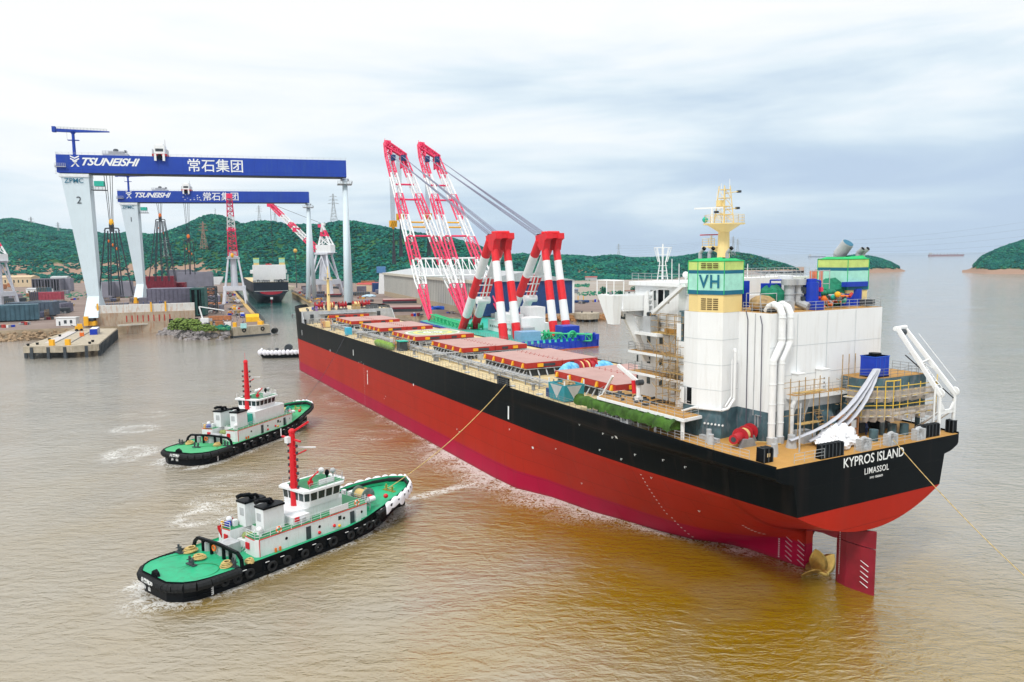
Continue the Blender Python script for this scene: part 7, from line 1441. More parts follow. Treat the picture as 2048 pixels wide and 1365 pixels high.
heaps([tuple((b0.lerp(b1, t) + Vector((.93, .36, 0)) * w_).to_2d()) for t, w_ in [(.03 + .045 * i, cl_r.choice([4, 9, 16, 24])) for i in range(22)]], 'jumbled heap of tools and steel parts on the quay right of the slip', 'equipment heaps on the quay right of the slip')
heaps([tuple(atz(u, v, 4.4).to_2d()) for u, v in ((880, 600), (860, 618), (830, 632), (800, 622), (900, 628), (940, 634), (760, 612), (740, 604), (725, 598), (1000, 634), (1100, 612), (1130, 610), (1160, 608), (1190, 604))], 'small heap of gear on the open yard by the assembly hall', 'gear heaps by the assembly hall', 3.2, 7)
heaps([tuple(atz(u, v, 4.6).to_2d()) for u, v in ((20, 655), (50, 650), (95, 640), (120, 628), (60, 610), (140, 612), (30, 598), (85, 622), (150, 600), (180, 590))], 'low heap of scrap on the yard left of the nearer gantry crane', 'scrap heaps left of the gantry crane', 3.2, 7)
for i, (pa, pb) in enumerate(((Vector((-127.5, 392, 4.6)), Vector((-292, 806, 4.6))), (Vector((-158, 592, 4.4)), Vector((-224, 774, 4.4))))):
    m = MB(pa); m.use(mat('quay_ochre', (.50, .33, .12), .85, var=.2)); off = Vector((-.93, -.36, 0)) * (1.6 if i == 0 else -1.6); m.beam(pa + off, pb + off, 2.6, .9); m.use(dgrey).rail([pa + off * .2 + Vector((0, 0, .1)), pb + off * .2 + Vector((0, 0, .1))], 3.2, 7, .16, 2); o = m.build('quay_edge_railing', None, None, False, pa); tag(o, ('ochre kerb with posts along the pier left of the slip', 'ochre kerb with posts along the quay right of the slip')[i], 'railing')
t = thing('pier_head', 'concrete pier head with tyre fenders at the seaward end of the slip', 'pier', (-131, 384, 0)); o = Vector((-131, 384, 0)); m = MB(o); m.use(conc).prism([(-139, 374.4), (-137, 371.8), (-123.5, 386.5), (-126.4, 391)], -2, 5.2); m.use(dgrey).prism([(-139.4, 374), (-137.2, 371.4), (-123.2, 386.6), (-126.4, 391.2)], -2, .9); m.build('pier_wall', None, t); m = MB(o); m.use(rubber).tube((-122.6, 389.5, 1.6), (-122.6, 392.8, 1.6), 1.4, n=12); m.torus((-126.2, 383.4, 3.4), .8, .3, (.7, -.7, 0)).torus((-133, 376, 3.4), .8, .3, (.7, -.7, 0)); m.build('fender', None, t); m = MB(o); m.use(yellow).bb(-129.4, -127, 385.4, 388, 5.2, 7).bb(-138, -136.5, 374.5, 376, 5.2, 7.4); m.build('rail_stop', None, t)
def _tent(m): m.use(mat('yellow_tarp', (.78, .45, .02), .7)).slabx([(-2.6, 0), (2.6, 0), (2.4, 2.6), (0, 4.2), (-2.4, 2.6)], -3.4, 3.4); m.use(black).slabx([(-1.2, .1), (1.2, .1), (.8, 2.4), (-.8, 2.4)], -3.46, -3.4)
p = atz(505, 642, 5); solid('tent', _tent, 'yellow shelter tent near the end of the pier left of the slip', 'tent', (p.x, p.y, 4.6), R(20))
def truck(label, u, v, cm, rz):
    p = atz(u, v, 5); t = thing('parked_truck', label, 'truck', (p.x, p.y, 4.62), rz); m = MB(); m.use(cm).bb(-3.4, 1.4, -1.1, 1.1, .9, 2.1); m.build('cargo_bed', None, t); m = MB(); m.use(white_clean).slaby([(1.5, .7), (3.3, .7), (3.3, 1.7), (2.9, 2.7), (1.5, 2.7)], -1.1, 1.1); m.use(glass).slaby([(3.31, 1.75), (2.95, 2.6), (2.98, 2.6), (3.34, 1.75)], -1, 1); m.build('cab', None, t)
    for x in (-2.2, 2.3):
        for y in (-1.05, 1.05): m = MB(); m.use(rubber).tube((x, y - .15, .5), (x, y + .15, .5), .5, n=12); m.build('wheel', None, t)
truck('small blue and white truck parked in the middle of the pier left of the slip', 485, 634, blue, R(112)); truck('white truck near the inner end of the pier left of the slip', 476, 606, white, R(112)); truck('blue truck on the quay beside the tall corrugated block', 430, 592, darkblue, R(20))
def _mc(m): m.use(white_clean).bb(-3, 1, -1.2, 1.2, .8, 3.4).beam((-2, 0, 3), (-3.5, 0, 9.5), .6, .6).beam((-3.5, 0, 9.5), (9, 0, 7.2), .5, .5); m.use(rubber)
p = atz(414, 648, 5); solid('mobile_crane', _mc, 'white knuckle boom crane folded low behind the green bushes', 'crane', (p.x, p.y, 4.6), R(10))
def _rb(m): m.use(mat('rusty_box', (.40, .16, .07), .8, var=.3)).bb(-6, 6, -1.6, 1.6, .3, 2.6)
p = atz(440, 640, 5); solid('rusty_girder', _rb, 'long rusty steel girder lying beside the white knuckle boom crane', 'steel', (p.x, p.y, 4.6), R(8)); p = atz(439, 652, 5); solid('rusty_box', lambda m: m.use(MATS['rusty_box']).bb(-1.8, 1.8, -1.4, 1.4, 0, 2.8), 'square rusty box on the grass strip near the pier head', 'box', (p.x, p.y, 4.6), .2); p = atz(491, 656, 5); solid('crate', lambda m: m.use(mat('pale_teal', (.35, .62, .62), .6)).bb(-1.4, 1.4, -1.2, 1.2, 0, 2.2), 'pale teal crate standing at the seaward edge of the pier head', 'crate', (p.x - 2, p.y + 3, 4.6), .3); p = atz(455, 650, 5); solid('crate', lambda m: m.use(white).bb(-1.6, 1.6, -1, 1, 0, 1.8), 'white crate between the rusty box and the pier head', 'crate', (p.x, p.y, 4.6), .3)
# people on the pier: small skinned figures
def person_mesh(name, hm, sm_, tm, pose=0):
    pts = [(0, 0, .95), (0, 0, 1.2), (0, 0, 1.42), (0, .02, 1.52), (0, .03, 1.68), (.09, 0, .9), (.11, .03 + .08 * pose, .5), (.11, -.02, .06), (.11, .12, .03), (-.09, 0, .9), (-.11, .03 - .08 * pose, .5), (-.11, -.02, .06), (-.11, .12, .03), (.19, 0, 1.4), (.25, -.02, 1.13), (.26, .1 + .1 * pose, .92), (-.19, 0, 1.4), (-.25, -.02, 1.13), (-.26, .1, .92)]
    ed = [(0, 1), (1, 2), (2, 3), (3, 4), (0, 5), (5, 6), (6, 7), (7, 8), (0, 9), (9, 10), (10, 11), (11, 12), (2, 13), (13, 14), (14, 15), (2, 16), (16, 17), (17, 18)]
    rd = [.15, .15, .16, .06, .11, .10, .075, .055, .05, .10, .075, .055, .05, .075, .055, .045, .075, .055, .045]
    me = bpy.data.meshes.new(name); me.from_pydata(pts, ed, []); o = bpy.data.objects.new(name, me); COL.objects.link(o); k = o.modifiers.new('skin', 'SKIN')
    for i, r in enumerate(rd): me.skin_vertices[0].data[i].radius = (r, r * .85)
    me.skin_vertices[0].data[0].use_root = True; s_ = o.modifiers.new('sub', 'SUBSURF'); s_.levels = 1; s_.render_levels = 1
    me2 = bpy.data.meshes.new_from_object(o.evaluated_get(bpy.context.evaluated_depsgraph_get())); bpy.data.objects.remove(o); me2.name = name
    for q in (sm_, tm, skin, hm): me2.materials.append(q)
    for f in me2.polygons:
        z = f.center.z; f.material_index = 1 if z < .92 and abs(f.center.x) < .2 else (0 if z < 1.46 else (3 if z > 1.66 else 2)); f.use_smooth = True
    return me2
hat = mat('hard_hat', (.75, .74, .70), .4); PMS = [person_mesh('person', hat, mat(n, c, .8), darkblue, q) for n, c, q in (('shirt_blue', (.08, .13, .32), 1), ('shirt_grey', (.25, .25, .27), 0), ('shirt_orange', (.75, .2, .03), 1), ('shirt_pale', (.5, .5, .55), 0))]
pr = random.Random(5)
def person(loc, rz, k, label, group=None): o = bpy.data.objects.new('person', PMS[k]); COL.objects.link(o); o.location = loc; o.rotation_euler = (0, 0, rz); return tag(o, label, 'person', group)
for i in range(26): t_ = pr.random() ** 1.6 * .35; q = a0.lerp(a1, t_) + Vector((-.93, -.36, 0)) * pr.uniform(4, 17); person((q.x, q.y, 4.62), pr.uniform(0, 6), pr.choice([0, 1, 3]), 'worker in a white hard hat standing among the gear near the pier head', 'workers on the pier left of the slip')
for i in range(12): q = g0.lerp(g1, .45 + .3 * pr.random()); person((q.x - 3 + pr.uniform(-1, 1), q.y + 5, 15.2) if False else (q.x - 1.6, q.y + 3.6 + pr.uniform(-.4, .4), 15.2), pr.uniform(0, 6), pr.choice([0, 1]), 'worker standing in the row along the top of the dock gate parapet', 'workers on the dock gate')
person(tuple(shipw(26.4, 15.0, 32.0)), HEAD + 1.8, 1, 'worker in a white hard hat looking out of the bridge wing of the carrier')
person(tuple(shipw(2.6, -5.2, DK)), HEAD + 2.5, 0, 'worker in a white hard hat in the shade under the aft deckhouse')
# bushes, grass, small trees (each a thing with its own lumpy leaf mass)
def leafclump(name, label, c, r, n, seed, hue=.6, cat='bush', group=None, trunk=None):
    q = np.random.default_rng(seed); d = q.standard_normal((n, 3)); d /= np.linalg.norm(d, axis=1)[:, None]; d[:, 2] = np.abs(d[:, 2]) if trunk is None else d[:, 2]
    P_ = d * (q.random(n) ** .4)[:, None] * np.array(r) ; cv, cf, hu = crowns(P_, q.uniform(.10, .22, n) * min(r), seed + 1, np.clip(hue + .18 * q.standard_normal(n), 0, 1)); 
    if trunk is None: o = mesh_np(name, cv, cf, bushm, None, False, {'hue': hu}); o.location = c; return tag(o, label, cat, group)
    t = thing(name, label, cat, (c[0], c[1], trunk), 0, group); o = mesh_np('crown', cv, cf, leafm, None, False, {'hue': hu}); o.parent = t; o.location = (0, 0, c[2] - trunk); m = MB(); m.use(mat('bark', (.10, .07, .045), .9)).tube((0, 0, 0), (0, 0, c[2] - trunk), r[0] * .10, r[0] * .05, n=7); m.build('trunk', None, t)
for i, (u, v, r, lab) in enumerate(((362, 656, (6.5, 4, 5.6), 'large round green bush on the bank left of the pier'), (384, 656, (6, 4, 5.0), 'middle green bush on the bank left of the pier'), (410, 659, (6, 3, 3.0), 'low green bush on the bank nearest the pier head'))): p = atz(u, v, 5); leafclump('bush', lab, (p.x, p.y, 4.4), r, 420, 50 + i, .9)
tl = ['leafy tree on the open ground left of the bridge wing frame', 'small tree just left of the cottage behind the bridge wing', 'small tree just right of the cottage behind the bridge wing', 'round tree on the open ground behind the small ship crane', 'wide tree on the open ground near the bridge windows', 'small tree between the hut and the floating crane legs']
for i, (u, v, h_) in enumerate(((1207, 590, 7), (1240, 592, 4.5), (1275, 591, 5), (1268, 588, 6.5), (1300, 590, 5.5), (1128, 596, 4))): p = atz(u, v, 4.5); leafclump('tree', tl[i], (p.x, p.y, 4.5 + h_ * .6), (h_ * .5, h_ * .5, h_ * .42), 200, 70 + i, .6, 'tree', None, 4.4)
gq = np.random.default_rng(9); gp = []
for u, v, du, dv, n in ((1225, 588, 70, 4, 260), (1160, 572, 20, 3, 120), (1100, 560, 80, 2, 200), (1330, 588, 50, 3, 150), (150, 590, 140, 6, 260), (60, 600, 60, 10, 140), (440, 657, 20, 3, 60), (700, 566, 90, 2, 200)):
    for k in range(n): p = atz(u + gq.uniform(-1, 1) * du, v + gq.uniform(-1, 1) * dv, 4.5); gp.append((p.x, p.y, 4.6))
gp = np.array(gp); cv, cf, hu = crowns(gp, gq.uniform(.5, 1.6, len(gp)), 12, np.clip(.7 + .2 * gq.standard_normal(len(gp)), 0, 1)); tag(mesh_np('scrub', cv, cf, leafm, 'stuff', False, {'hue': hu}), 'low green scrub scattered over the yard and the open ground', 'scrub')
# lamp, stacked hatch covers, sheds of steel, boats
t = thing('light_tower', 'tall dark light mast with a round golden lamp head beside the moored ship', 'lamp', (-255, 905, 4.4)); m = MB(); m.use(dgrey).tube((0, 0, 0), (0, 0, 42), .6, .35); m.build('mast', None, t); m = MB(); m.use(mat('gold_lamp', (.60, .38, .08), .5)).ball((0, 0, 43.6), (2.4, 2.4, 2.6), 10, 6).use(dgrey).tube((0, 0, 40.6), (0, 0, 41.2), 1.6); m.build('lamp_head', None, t)
def stack(label, u, v, sz, rz, nl):
    p = atz(u, v, 4.4)
    def f(m):
        x, y = sz
        for k in range(3): m.use(dgrey).bb(-x / 2 + k * x * .4, -x / 2 + k * x * .4 + x * .12, -y / 2, y / 2, 0, 1.8)
        m.use(maroon).bb(-x / 2, x / 2, -y / 2, y / 2, 1.8, 2.8); m.use(pinktop)
        for k in range(nl): m.bb(-x / 2 + .3 + k * x / nl, -x / 2 - .3 + (k + 1) * x / nl, -y / 2 + .3, y / 2 - .3, 2.8, 2.9)
    solid('stored_hatch_cover', f, label, 'hatch cover', (p.x, p.y, 4.42), rz)
stack('pink hatch covers laid out on trestles on the quay, nearest row', 803, 622, (20, 26), R(95), 3); stack('pink and tan hatch cover on trestles, farther row by the hall', 800, 606, (18, 26), R(100), 2); stack('dark red hatch cover lying among gear behind the bow winches', 660, 594, (18, 20), R(100), 2)
def _cont(m):
    for k in range(3): m.use(beige).bb(-14, 14, -3 + k * 9, 3 + k * 9, 0, 7).use(redside).slabx([(-3.4 + k * 9, 7), (3.4 + k * 9, 7), (k * 9, 8.6)], -14.4, 14.4)
p = atz(735, 583, 4.4); solid('storage_shed', _cont, 'row of beige sheds with red brown roofs left of the assembly hall', 'shed', (p.x, p.y, 4.4), R(-40)); p = atz(757, 584, 4.4); solid('storage_shed', lambda m: m.use(darkblue).bb(-6, 6, -5, 5, 0, 9), 'dark blue steel shed between the beige sheds and the white column', 'shed', (p.x, p.y, 4.4), .3)
def _col(m): m.use(white).slaby([(-3, 0), (3, 0), (2.4, 20), (-1.6, 20)], -2.5, 2.5); m.use(mat('cap_blue', (.08, .22, .45), .6)).bb(-4, 4, -3, 3, 20, 26)
p = atz(764, 588, 4.4); solid('white_column', _col, 'white column with a blue cap at the left end of the assembly hall', 'column', (p.x, p.y, 4.4), 0)
m = MB(); lumpy(m, (0, 0, .9), (7, 4, 1.4), 5, 16, 8, .3); o = m.build('blue_tarpaulin', mat('tarp_blue', (.01, .10, .55), .7, var=.3), None, False, tuple(atz(885, 619, 4.4))); tag(o, 'crumpled bright blue tarpaulin heap on the ground before the assembly hall', 'tarpaulin')
m = MB(); lumpy(m, (0, 0, .8), (6, 3.4, 1.2), 6, 16, 8, .3); o = m.build('pale_tarpaulin', mat('tarp_pale', (.45, .60, .72), .7, var=.2), None, False, tuple(atz(740, 594, 4.4))); tag(o, 'pale blue sheeted heap beside the far hatch cover trestles', 'tarpaulin')
# mooring dolphin, bay craft
p = atz(1174, 643, 0); t = thing('mooring_dolphin', 'round concrete mooring dolphin on piles near the brown revetment', 'dolphin', p); m = MB(); m.use(conc).tube((0, 0, 1.6), (0, 0, 5.0), 7.2, 7.4, n=16); m.use(dgrey).tube((-3, 0, 5), (-3, 0, 6), .4).tube((3, 1, 5), (3, 1, 6), .4); m.build('cap', None, t); m = MB(); m.use(dgrey)
for k in range(9): a = k * .7; m.tube((5.8 * math.cos(a), 5.8 * math.sin(a), -2), (5.8 * math.cos(a), 5.8 * math.sin(a), 1.7), .6)
pieces(m, 'pile', t)
def _brg(m): m.use(darkblue).bb(-10, 10, -3, 3, .3, 1.8); m.use(yellow); [m.bb(x, x + .5, -.3, .3, 1.8, 5) for x in (-8, -3, 2, 6)]
p = atz(1150, 606, 4.4); solid('steel_trestle', _brg, 'dark blue steel trestle with yellow posts lying on the shore left of the bridge wing', 'steel', (p.x, p.y, 4.42), .1)
def farship(label, u, v, ln, hcol, Y, hh=9):
    p = aty(u, v, Y); 
    def f(m): m.use(hcol).prism([(-ln / 2, -14), (ln / 2 - 18, -14), (ln / 2, 0), (ln / 2 - 18, 14), (-ln / 2, 14)], -3, hh, [(-ln / 2, -15), (ln / 2 - 14, -15), (ln / 2 + 6, 0), (ln / 2 - 14, 15), (-ln / 2, 15)]); m.use(lgrey).bb(-ln / 2 + 6, -ln / 2 + 26, -13, 13, hh, hh + 18); [m.bb(-ln / 2 + 45 + k * 32, -ln / 2 + 50 + k * 32, -3, 3, hh, hh + 12) for k in range(int((ln - 70) / 32))]
    solid('distant_ship', f, label, 'ship', (p.x, p.y, 0), 0)
hz = mat('far_hull', (.16, .19, .26), .8); hr = mat('far_red', (.26, .14, .16), .8)
farship('long reddish freighter far out on the horizon at the right', 1893, 503, 330, hr, 7200, 16); farship('faint grey freighter on the horizon right of the cream mast', 1514, 512, 200, hz, 6400); farship('faint grey freighter on the horizon just left of the far funnel', 1634, 508, 180, hz, 8200); farship('faint pale ship on the sea horizon left of the cream mast', 1346, 513, 150, hz, 6800); farship('faint low ship on the horizon behind the pylon hill', 1266, 514, 130, hz, 6200)
# power pylons on the hills
def pylon(label, u, vt, vb, Y, w_=1.0, mt=None):
    a = aty(u, vb, Y); h = aty(u, vt, Y).z - a.z
    def f(m):
        m.use(mt or lgrey); m.lattice((0, 0, -4), (0, 0, h * .62), h * .24, h * .07, 7, h * .006, h * .0045); m.lattice((0, 0, h * .62), (0, 0, h), h * .07, h * .025, 4, h * .006, h * .0045)
        for q, l in ((.66, .2), (.78, .17), (.9, .13)): m.bar((-l * h, 0, h * q), (l * h, 0, h * q), h * .007); m.bar((-l * h, 0, h * q), (0, 0, h * (q + .05)), h * .005); m.bar((l * h, 0, h * q), (0, 0, h * (q + .05)), h * .005)
    solid('power_pylon', f, label, 'pylon', tuple(a))
rp = mat('pylon_rust', (.42, .22, .17), .7)
pylon('tall grey pylon on the ridge left of the twin tube legs', 668, 388, 446, 1400); pylon('grey pylon on the ridge in line with the pink jib crane', 519, 411, 446, 1400); pylon('grey pylon on the ridge just left of the tilted boom tip', 551, 418, 450, 1420); pylon('reddish pylon on the hillside left of the pink jib crane', 408, 444, 494, 1300, 1, rp); pylon('pale pylon low on the hillside behind the hanging slings', 332, 474, 510, 1280); pylon('faint pylon on the far left ridge', 65, 434, 480, 1900); pylon('faint pylon behind the tall pale crane leg', 118, 445, 478, 1850); pylon('lone grey pylon on the low ridge left of the cream mast', 1237, 488, 515, 1330); pylon('nearer of the two pylons behind the cream mast', 1466, 473, 508, 1540); pylon('slimmer of the two pylons behind the cream mast', 1475, 478, 509, 1600); pylon('small relay mast on the middle hill top', 431, 417, 432, 1500)
m = MB(); m.use(cable); A = aty(1466, 476, 1540); 
for k in range(5):
    B = aty(2300, 400 + k * 14 + 0, 900); m.path([A.lerp(B, i / 16) + Vector((0, 0, -k * 3 - 90 * (i / 16) * (1 - i / 16))) for i in range(17)], .06, 4); B = aty(1237, 492 + k * 3, 1330); m.path([A.lerp(B, i / 8) + Vector((0, 0, -k * 2 - 20 * (i / 8) * (1 - i / 8))) for i in range(9)], .06, 4)
m.off = Vector(); o = m.build('power_line'); tag(o, 'faint overhead power lines sagging across the sky at the right', 'power line')

yq = random.Random(77)
for i in range(70):
    if i >= 46: u, v = (yq.uniform(190, 440), yq.uniform(580, 625)) if i % 2 else (yq.uniform(0, 150), yq.uniform(572, 630))
    elif i < 22: u, v = yq.uniform(186, 430), yq.uniform(584, 628)
    elif i < 34: u, v = yq.uniform(0, 140), yq.uniform(574, 636)
    else: u, v = yq.uniform(600, 770), yq.uniform(572, 604)
    pt = atz(u, v, 4.6)
    if (i < 22 or i >= 46) and u > 180 and pt.y < 440: continue
    sz = (yq.uniform(6, 16), yq.uniform(5, 10), yq.uniform(2.5, 8)); mt_ = yq.choice([blockgrey, lb, tb, tb, dgrey, dgrey, MATS['block_bluegrey'], MATS['block_deep'], MATS['block_violet'], MATS['rusty_box']])
    def f(m):
        x, y, h = sz; m.use(mt_).bb(-x / 2, x / 2, -y / 2, y / 2, .6, h); m.use(dgrey)
        for a in (-.35, .35): m.box((a * x, 0, .3), (1, y * .8, .6))
        m.use(mt_)
        for k in range(int(x / 1.6)): m.bb(-x / 2 + k * 1.6, -x / 2 + k * 1.6 + .2, -y / 2 - .3, -y / 2, .8, h - .2)
        if yq.random() < .5: m.use(scafm); [m.bar((-x / 2 + k * 1.5, -y / 2 - .8, 0), (-x / 2 + k * 1.5, -y / 2 - .8, h + 1.5), .12) for k in range(int(x / 1.5))]
    g_ = ('behind the dock gate', 'at the far left of the yard', 'on the quay beyond the bow winches')[0 if (i < 22 or (i >= 46 and i % 2)) else 1 if (i < 34 or i >= 46) else 2]
    solid('steel_section', f, 'small ribbed steel ship section stored ' + g_, 'ship section', (pt.x, pt.y, 4.5), yq.choice([R(14), R(14), R(104), yq.uniform(0, 3)]), 'steel sections stored ' + g_)
# ================================================================ loose things standing on the carrier
def sthing(name, fn, label, cat, x, y, z, rz=0, group=None, mtl=None, smooth=False):
    m = MB(); fn(m); o = m.build(name, mtl, None, smooth, tuple(shipw(x, y, z))); o.rotation_euler = (0, 0, HEAD + rz); return tag(o, label, cat, group)
teal = mat('skip_teal', (.02, .24, .30), .55, var=.2, dirt=(.2, .25, .25), dirt_amt=.3)
def _skip(m):
    m.use(teal).add([(-2.16, -1.66, .15), (2.16, -1.66, .15), (2.16, 1.66, .15), (-2.16, 1.66, .15), (-2.3, -1.8, 2.6), (2.3, -1.8, 2.6), (2.3, 1.8, 2.6), (-2.3, 1.8, 2.6), (-2.1, -1.6, 2.6), (2.1, -1.6, 2.6), (2.1, 1.6, 2.6), (-2.1, 1.6, 2.6), (-1.9, -1.4, 1.9), (1.9, -1.4, 1.9), (1.9, 1.4, 1.9), (-1.9, 1.4, 1.9)], [(3, 2, 1, 0), (0, 1, 5, 4), (1, 2, 6, 5), (2, 3, 7, 6), (3, 0, 4, 7), (4, 5, 9, 8), (5, 6, 10, 9), (6, 7, 11, 10), (7, 4, 8, 11), (8, 9, 13, 12), (9, 10, 14, 13), (10, 11, 15, 14), (11, 8, 12, 15), (12, 13, 14, 15)])
    m.use(white_clean); e = .012
    m.add([(-1.7, 1.80 + e, 2.45), (1.7, 1.80 + e, 2.45), (0, 1.70 + e, .4)], [(0, 1, 2), (2, 1, 0)]); m.add([(-2.30 - e, -1.3, 2.45), (-2.30 - e, 1.3, 2.45), (-2.20 - e, 0, .4)], [(0, 1, 2), (2, 1, 0)])
    m.use(scafm)
    for k in range(12): m.box((rn.uniform(-1.6, 1.6), rn.uniform(-1.2, 1.2), 2.4), (rn.uniform(.3, 1.1), rn.uniform(.2, .7), rn.uniform(.3, .7)), rn.uniform(0, 3))
    m.use(white_clean)
    for a in (-2.2, 2.2):
        for b in (-1.7, 1.7): m.box((a, b, 2.9), (.16, .16, .7))
sthing('rubbish_skip', _skip, 'teal steel skip with white triangles full of scrap on the side deck', 'skip', 40.3, 13.2, DK)
sthing('crate', lambda m: m.use(darkblue).bb(-.9, .9, -.7, .7, 0, 1.3), 'dark blue crate next to the teal skip on the side deck', 'crate', 43.6, 13.6, DK)
def _tarp(m):
    n = 44; vs = []
    for i in range(n + 1):
        x = -10.4 + 20.8 * i / n; w_ = 1 + .12 * math.sin(i * 1.3) + .1 * math.sin(i * 2.9)
        for k in range(9): a = -.2 + (math.pi + .4) * k / 8; g_ = 1 - .16 * abs(math.sin(i * math.pi / 5.5)) ** 8; vs.append((x + .12 * math.sin(k * 2 + i), .85 * math.cos(a) * w_ * g_ + .10 * math.sin(i * 2.1 + k * 1.3), .85 + .82 * math.sin(a) * w_ * g_ - (.35 * abs(math.sin(i * .55 + .4)) + .12 * (i % 2)) * (k in (0, 1, 7, 8)) - .006 * (x + 10)))
    m.use(tarp).add(vs, [(i * 9 + k, (i + 1) * 9 + k, (i + 1) * 9 + k + 1, i * 9 + k + 1) for i in range(n) for k in range(8)] + [tuple(range(9))[::-1], tuple(range(n * 9, n * 9 + 9))])
sthing('covered_gangway', _tarp, 'long bundle under green tarpaulin hung below the white boat deck', 'tarpaulin', 22.8, 15.5, DK + .6, 0, None, None, True)
def _gw(m):
    m.use(white_clean)
    for k in range(11): x = -4.5 + k * .9; m.path([(x, 0, 0), (x, 0, .9), (x + .3, -.7, 1.3)], .05, 5); 
    for y, z in ((0, .9), (-.7, 1.3), (0, .05)): m.bar((-4.5, y, z), (4.8, y, z), .05)
    m.use(lgrey).bb(-4.6, 4.8, -.8, .1, -.1, 0)
sthing('accommodation_ladder', _gw, 'white railed ladder lying along the deck edge under the green tarpaulin', 'ladder', 26.0, 15.7, DK + .35)
for i, (x0, ln, lab) in enumerate(((133, 12, 'green covered bundle on the forward side deck rail'),)):
    m = MB()
    for k in range(9): lumpy(m, (k * 1.35 - 5.4, 0, .8), (.9, .75, .9), k, 10, 6, .15)
    o = m.build('covered_bundle', mat('tarp_light', (.18, .30, .05), .8, var=.2), None, False, tuple(shipw(120, 15.0, DK))); o.rotation_euler = (0, 0, HEAD); tag(o, lab, 'tarpaulin')
def _bt(m, c): m.use(c).bb(-1.2, 1.2, -.9, .9, 0, 2.2).use(tealgreen).bb(-1.4, 1.4, -1.1, 1.1, 2.2, 2.4)
sthing('tool_box', lambda m: _bt(m, dgrey), 'dark box with teal lid beside the green bundle on the forward side deck', 'box', 112.4, 13.2, DK)
sthing('tool_box', lambda m: m.use(mat('cyan_box', (.05, .40, .60), .5)).bb(-1, 1, -.8, .8, 0, 2), 'cyan box on the side deck near the second hatch', 'box', 157, 13.2, DK)
def _cage(m):
    m.use(mat('salmon_frame', (.55, .28, .16), .7))
    for x in (-2.6, -1.2, 0, 1.4, 2.6):
        for y in (-1, 1): m.bar((x, y, 0), (x, y, 2.6), .1)
    for z in (.2, 1.3, 2.6):
        for y in (-1, 1): m.bar((-2.6, y, z), (2.6, y, z), .08)
    m.use(cream).bb(-2, -.4, -.8, .8, .2, 2).bb(.4, 2, -.8, .8, .2, 1.8)
sthing('gas_bottle_cage', _cage, 'salmon painted gas bottle cage on the side deck near the bow', 'cage', 184, 12.6, DK); sthing('gas_bottle_cage', _cage, 'salmon painted gas bottle cage amidships by the green bundle', 'cage', 115.6, 12.2, DK)
def _blk(m, c=bluecloth): lumpy(m.use(c), (0, 0, 1.25), (1.5, 2.2, 1.3), 3, 20, 10, .1)
sthing('covered_winch', _blk, 'sea blue sheeted winch standing before the nearest hatch, left one', 'tarpaulin', 58.6, .9, DK); sthing('covered_winch', _blk, 'sea blue sheeted winch standing before the nearest hatch, right one', 'tarpaulin', 57.2, -5.3, DK)
def _rw(m):
    m.use(crimson).tube((0, -1.6, 1.5), (0, 1.6, 1.5), 1.15, n=18)
    for y in (-1.7, -.5, .7, 1.7): m.tube((0, y - .08, 1.5), (0, y + .08, 1.5), 1.55, n=20)
    m.use(cream)
    for y in (-.1, 1.2): m.tube((0, y - .12, 1.5), (0, y + .12, 1.5), 1.3, n=18)
    m.use(dgrey).bb(-1.3, 1.3, -2, 2, 0, .5)
sthing('deck_winch', _rw, 'red deck winch with pale rope between the two blue sheeted winches', 'winch', 58, -2.1, DK)
def _pl(m):
    m.use(plank).bb(-2, 2, -1.4, 1.4, 0, .4).bb(-1.9, 1.9, -1.3, 1.3, .4, 4.4) if False else None; m.use(mat('cream_panel', (.55, .45, .30), .7)).bb(-1.9, 1.9, -1.2, 1.2, .2, 3.8); m.use(scafm)
    for x in (-2, 2):
        for y in (-1.3, 1.3): m.bar((x, y, 0), (x, y, 4.4), .1)
    m.bar((-2, 1.3, 4.4), (2, 1.3, 4.4), .1).bar((-2, -1.3, 4.4), (2, -1.3, 4.4), .1)
sthing('wooden_container', _pl, 'cream panelled container in a wooden frame on the deck beside the house front', 'container', 31, -9, DK + 1.5)
sthing('water_tank', lambda m: m.use(mat('tank_slate', (.06, .11, .16), .5)).tube((0, 0, 0), (0, 0, 4.4), 1.25, n=18).tube((0, 0, 4.4), (0, 0, 4.8), 1.35, n=18), 'slate blue round tank standing against the front of the house', 'tank', 28.9, 4.6, DK + 5.2)
# scaffolding up the side of the house
def _scf(m):
    q = random.Random(8); m.use(scafm); X_ = [-2.0, -.7, .7, 2.0]; Y_ = [-1.0, 1.0]
    for x in X_:
        for y in Y_: m.bar((x, y, 0), (x + q.uniform(-.05, .05), y, 8.6 + q.uniform(-.4, .8)), .05)
    for z in np.arange(.4, 8.6, 1.05):
        for y in Y_: m.bar((-2.2, y, z), (2.2, y, z + q.uniform(-.05, .05)), .035)
        for x in X_: m.bar((x, -1.1, z), (x, 1.1, z), .045)
    m.use(plank)
    for z in (2.2, 4.3, 6.4):
        m.bb(-2.0, 2.0, -.4, .3, z, z + .07)
    m.use(scafm)
    for k in range(26): x = q.uniform(-2.4, 2.4); z = q.uniform(.2, 9); m.bar((x, 1.05, z), (x + q.uniform(-1.6, 1.6), 1.05, z + q.uniform(.8, 1.8)), .04)
    for k in range(40): z = 3.0 + k * .055; m.bar((-.6, -.5, z), (.9, -.5, z + .02), .02)
sthing('scaffolding', _scf, 'tall rusty pipe scaffolding with plank floors up the side of the white house', 'scaffold', 17.3, 12.0, 19.25)
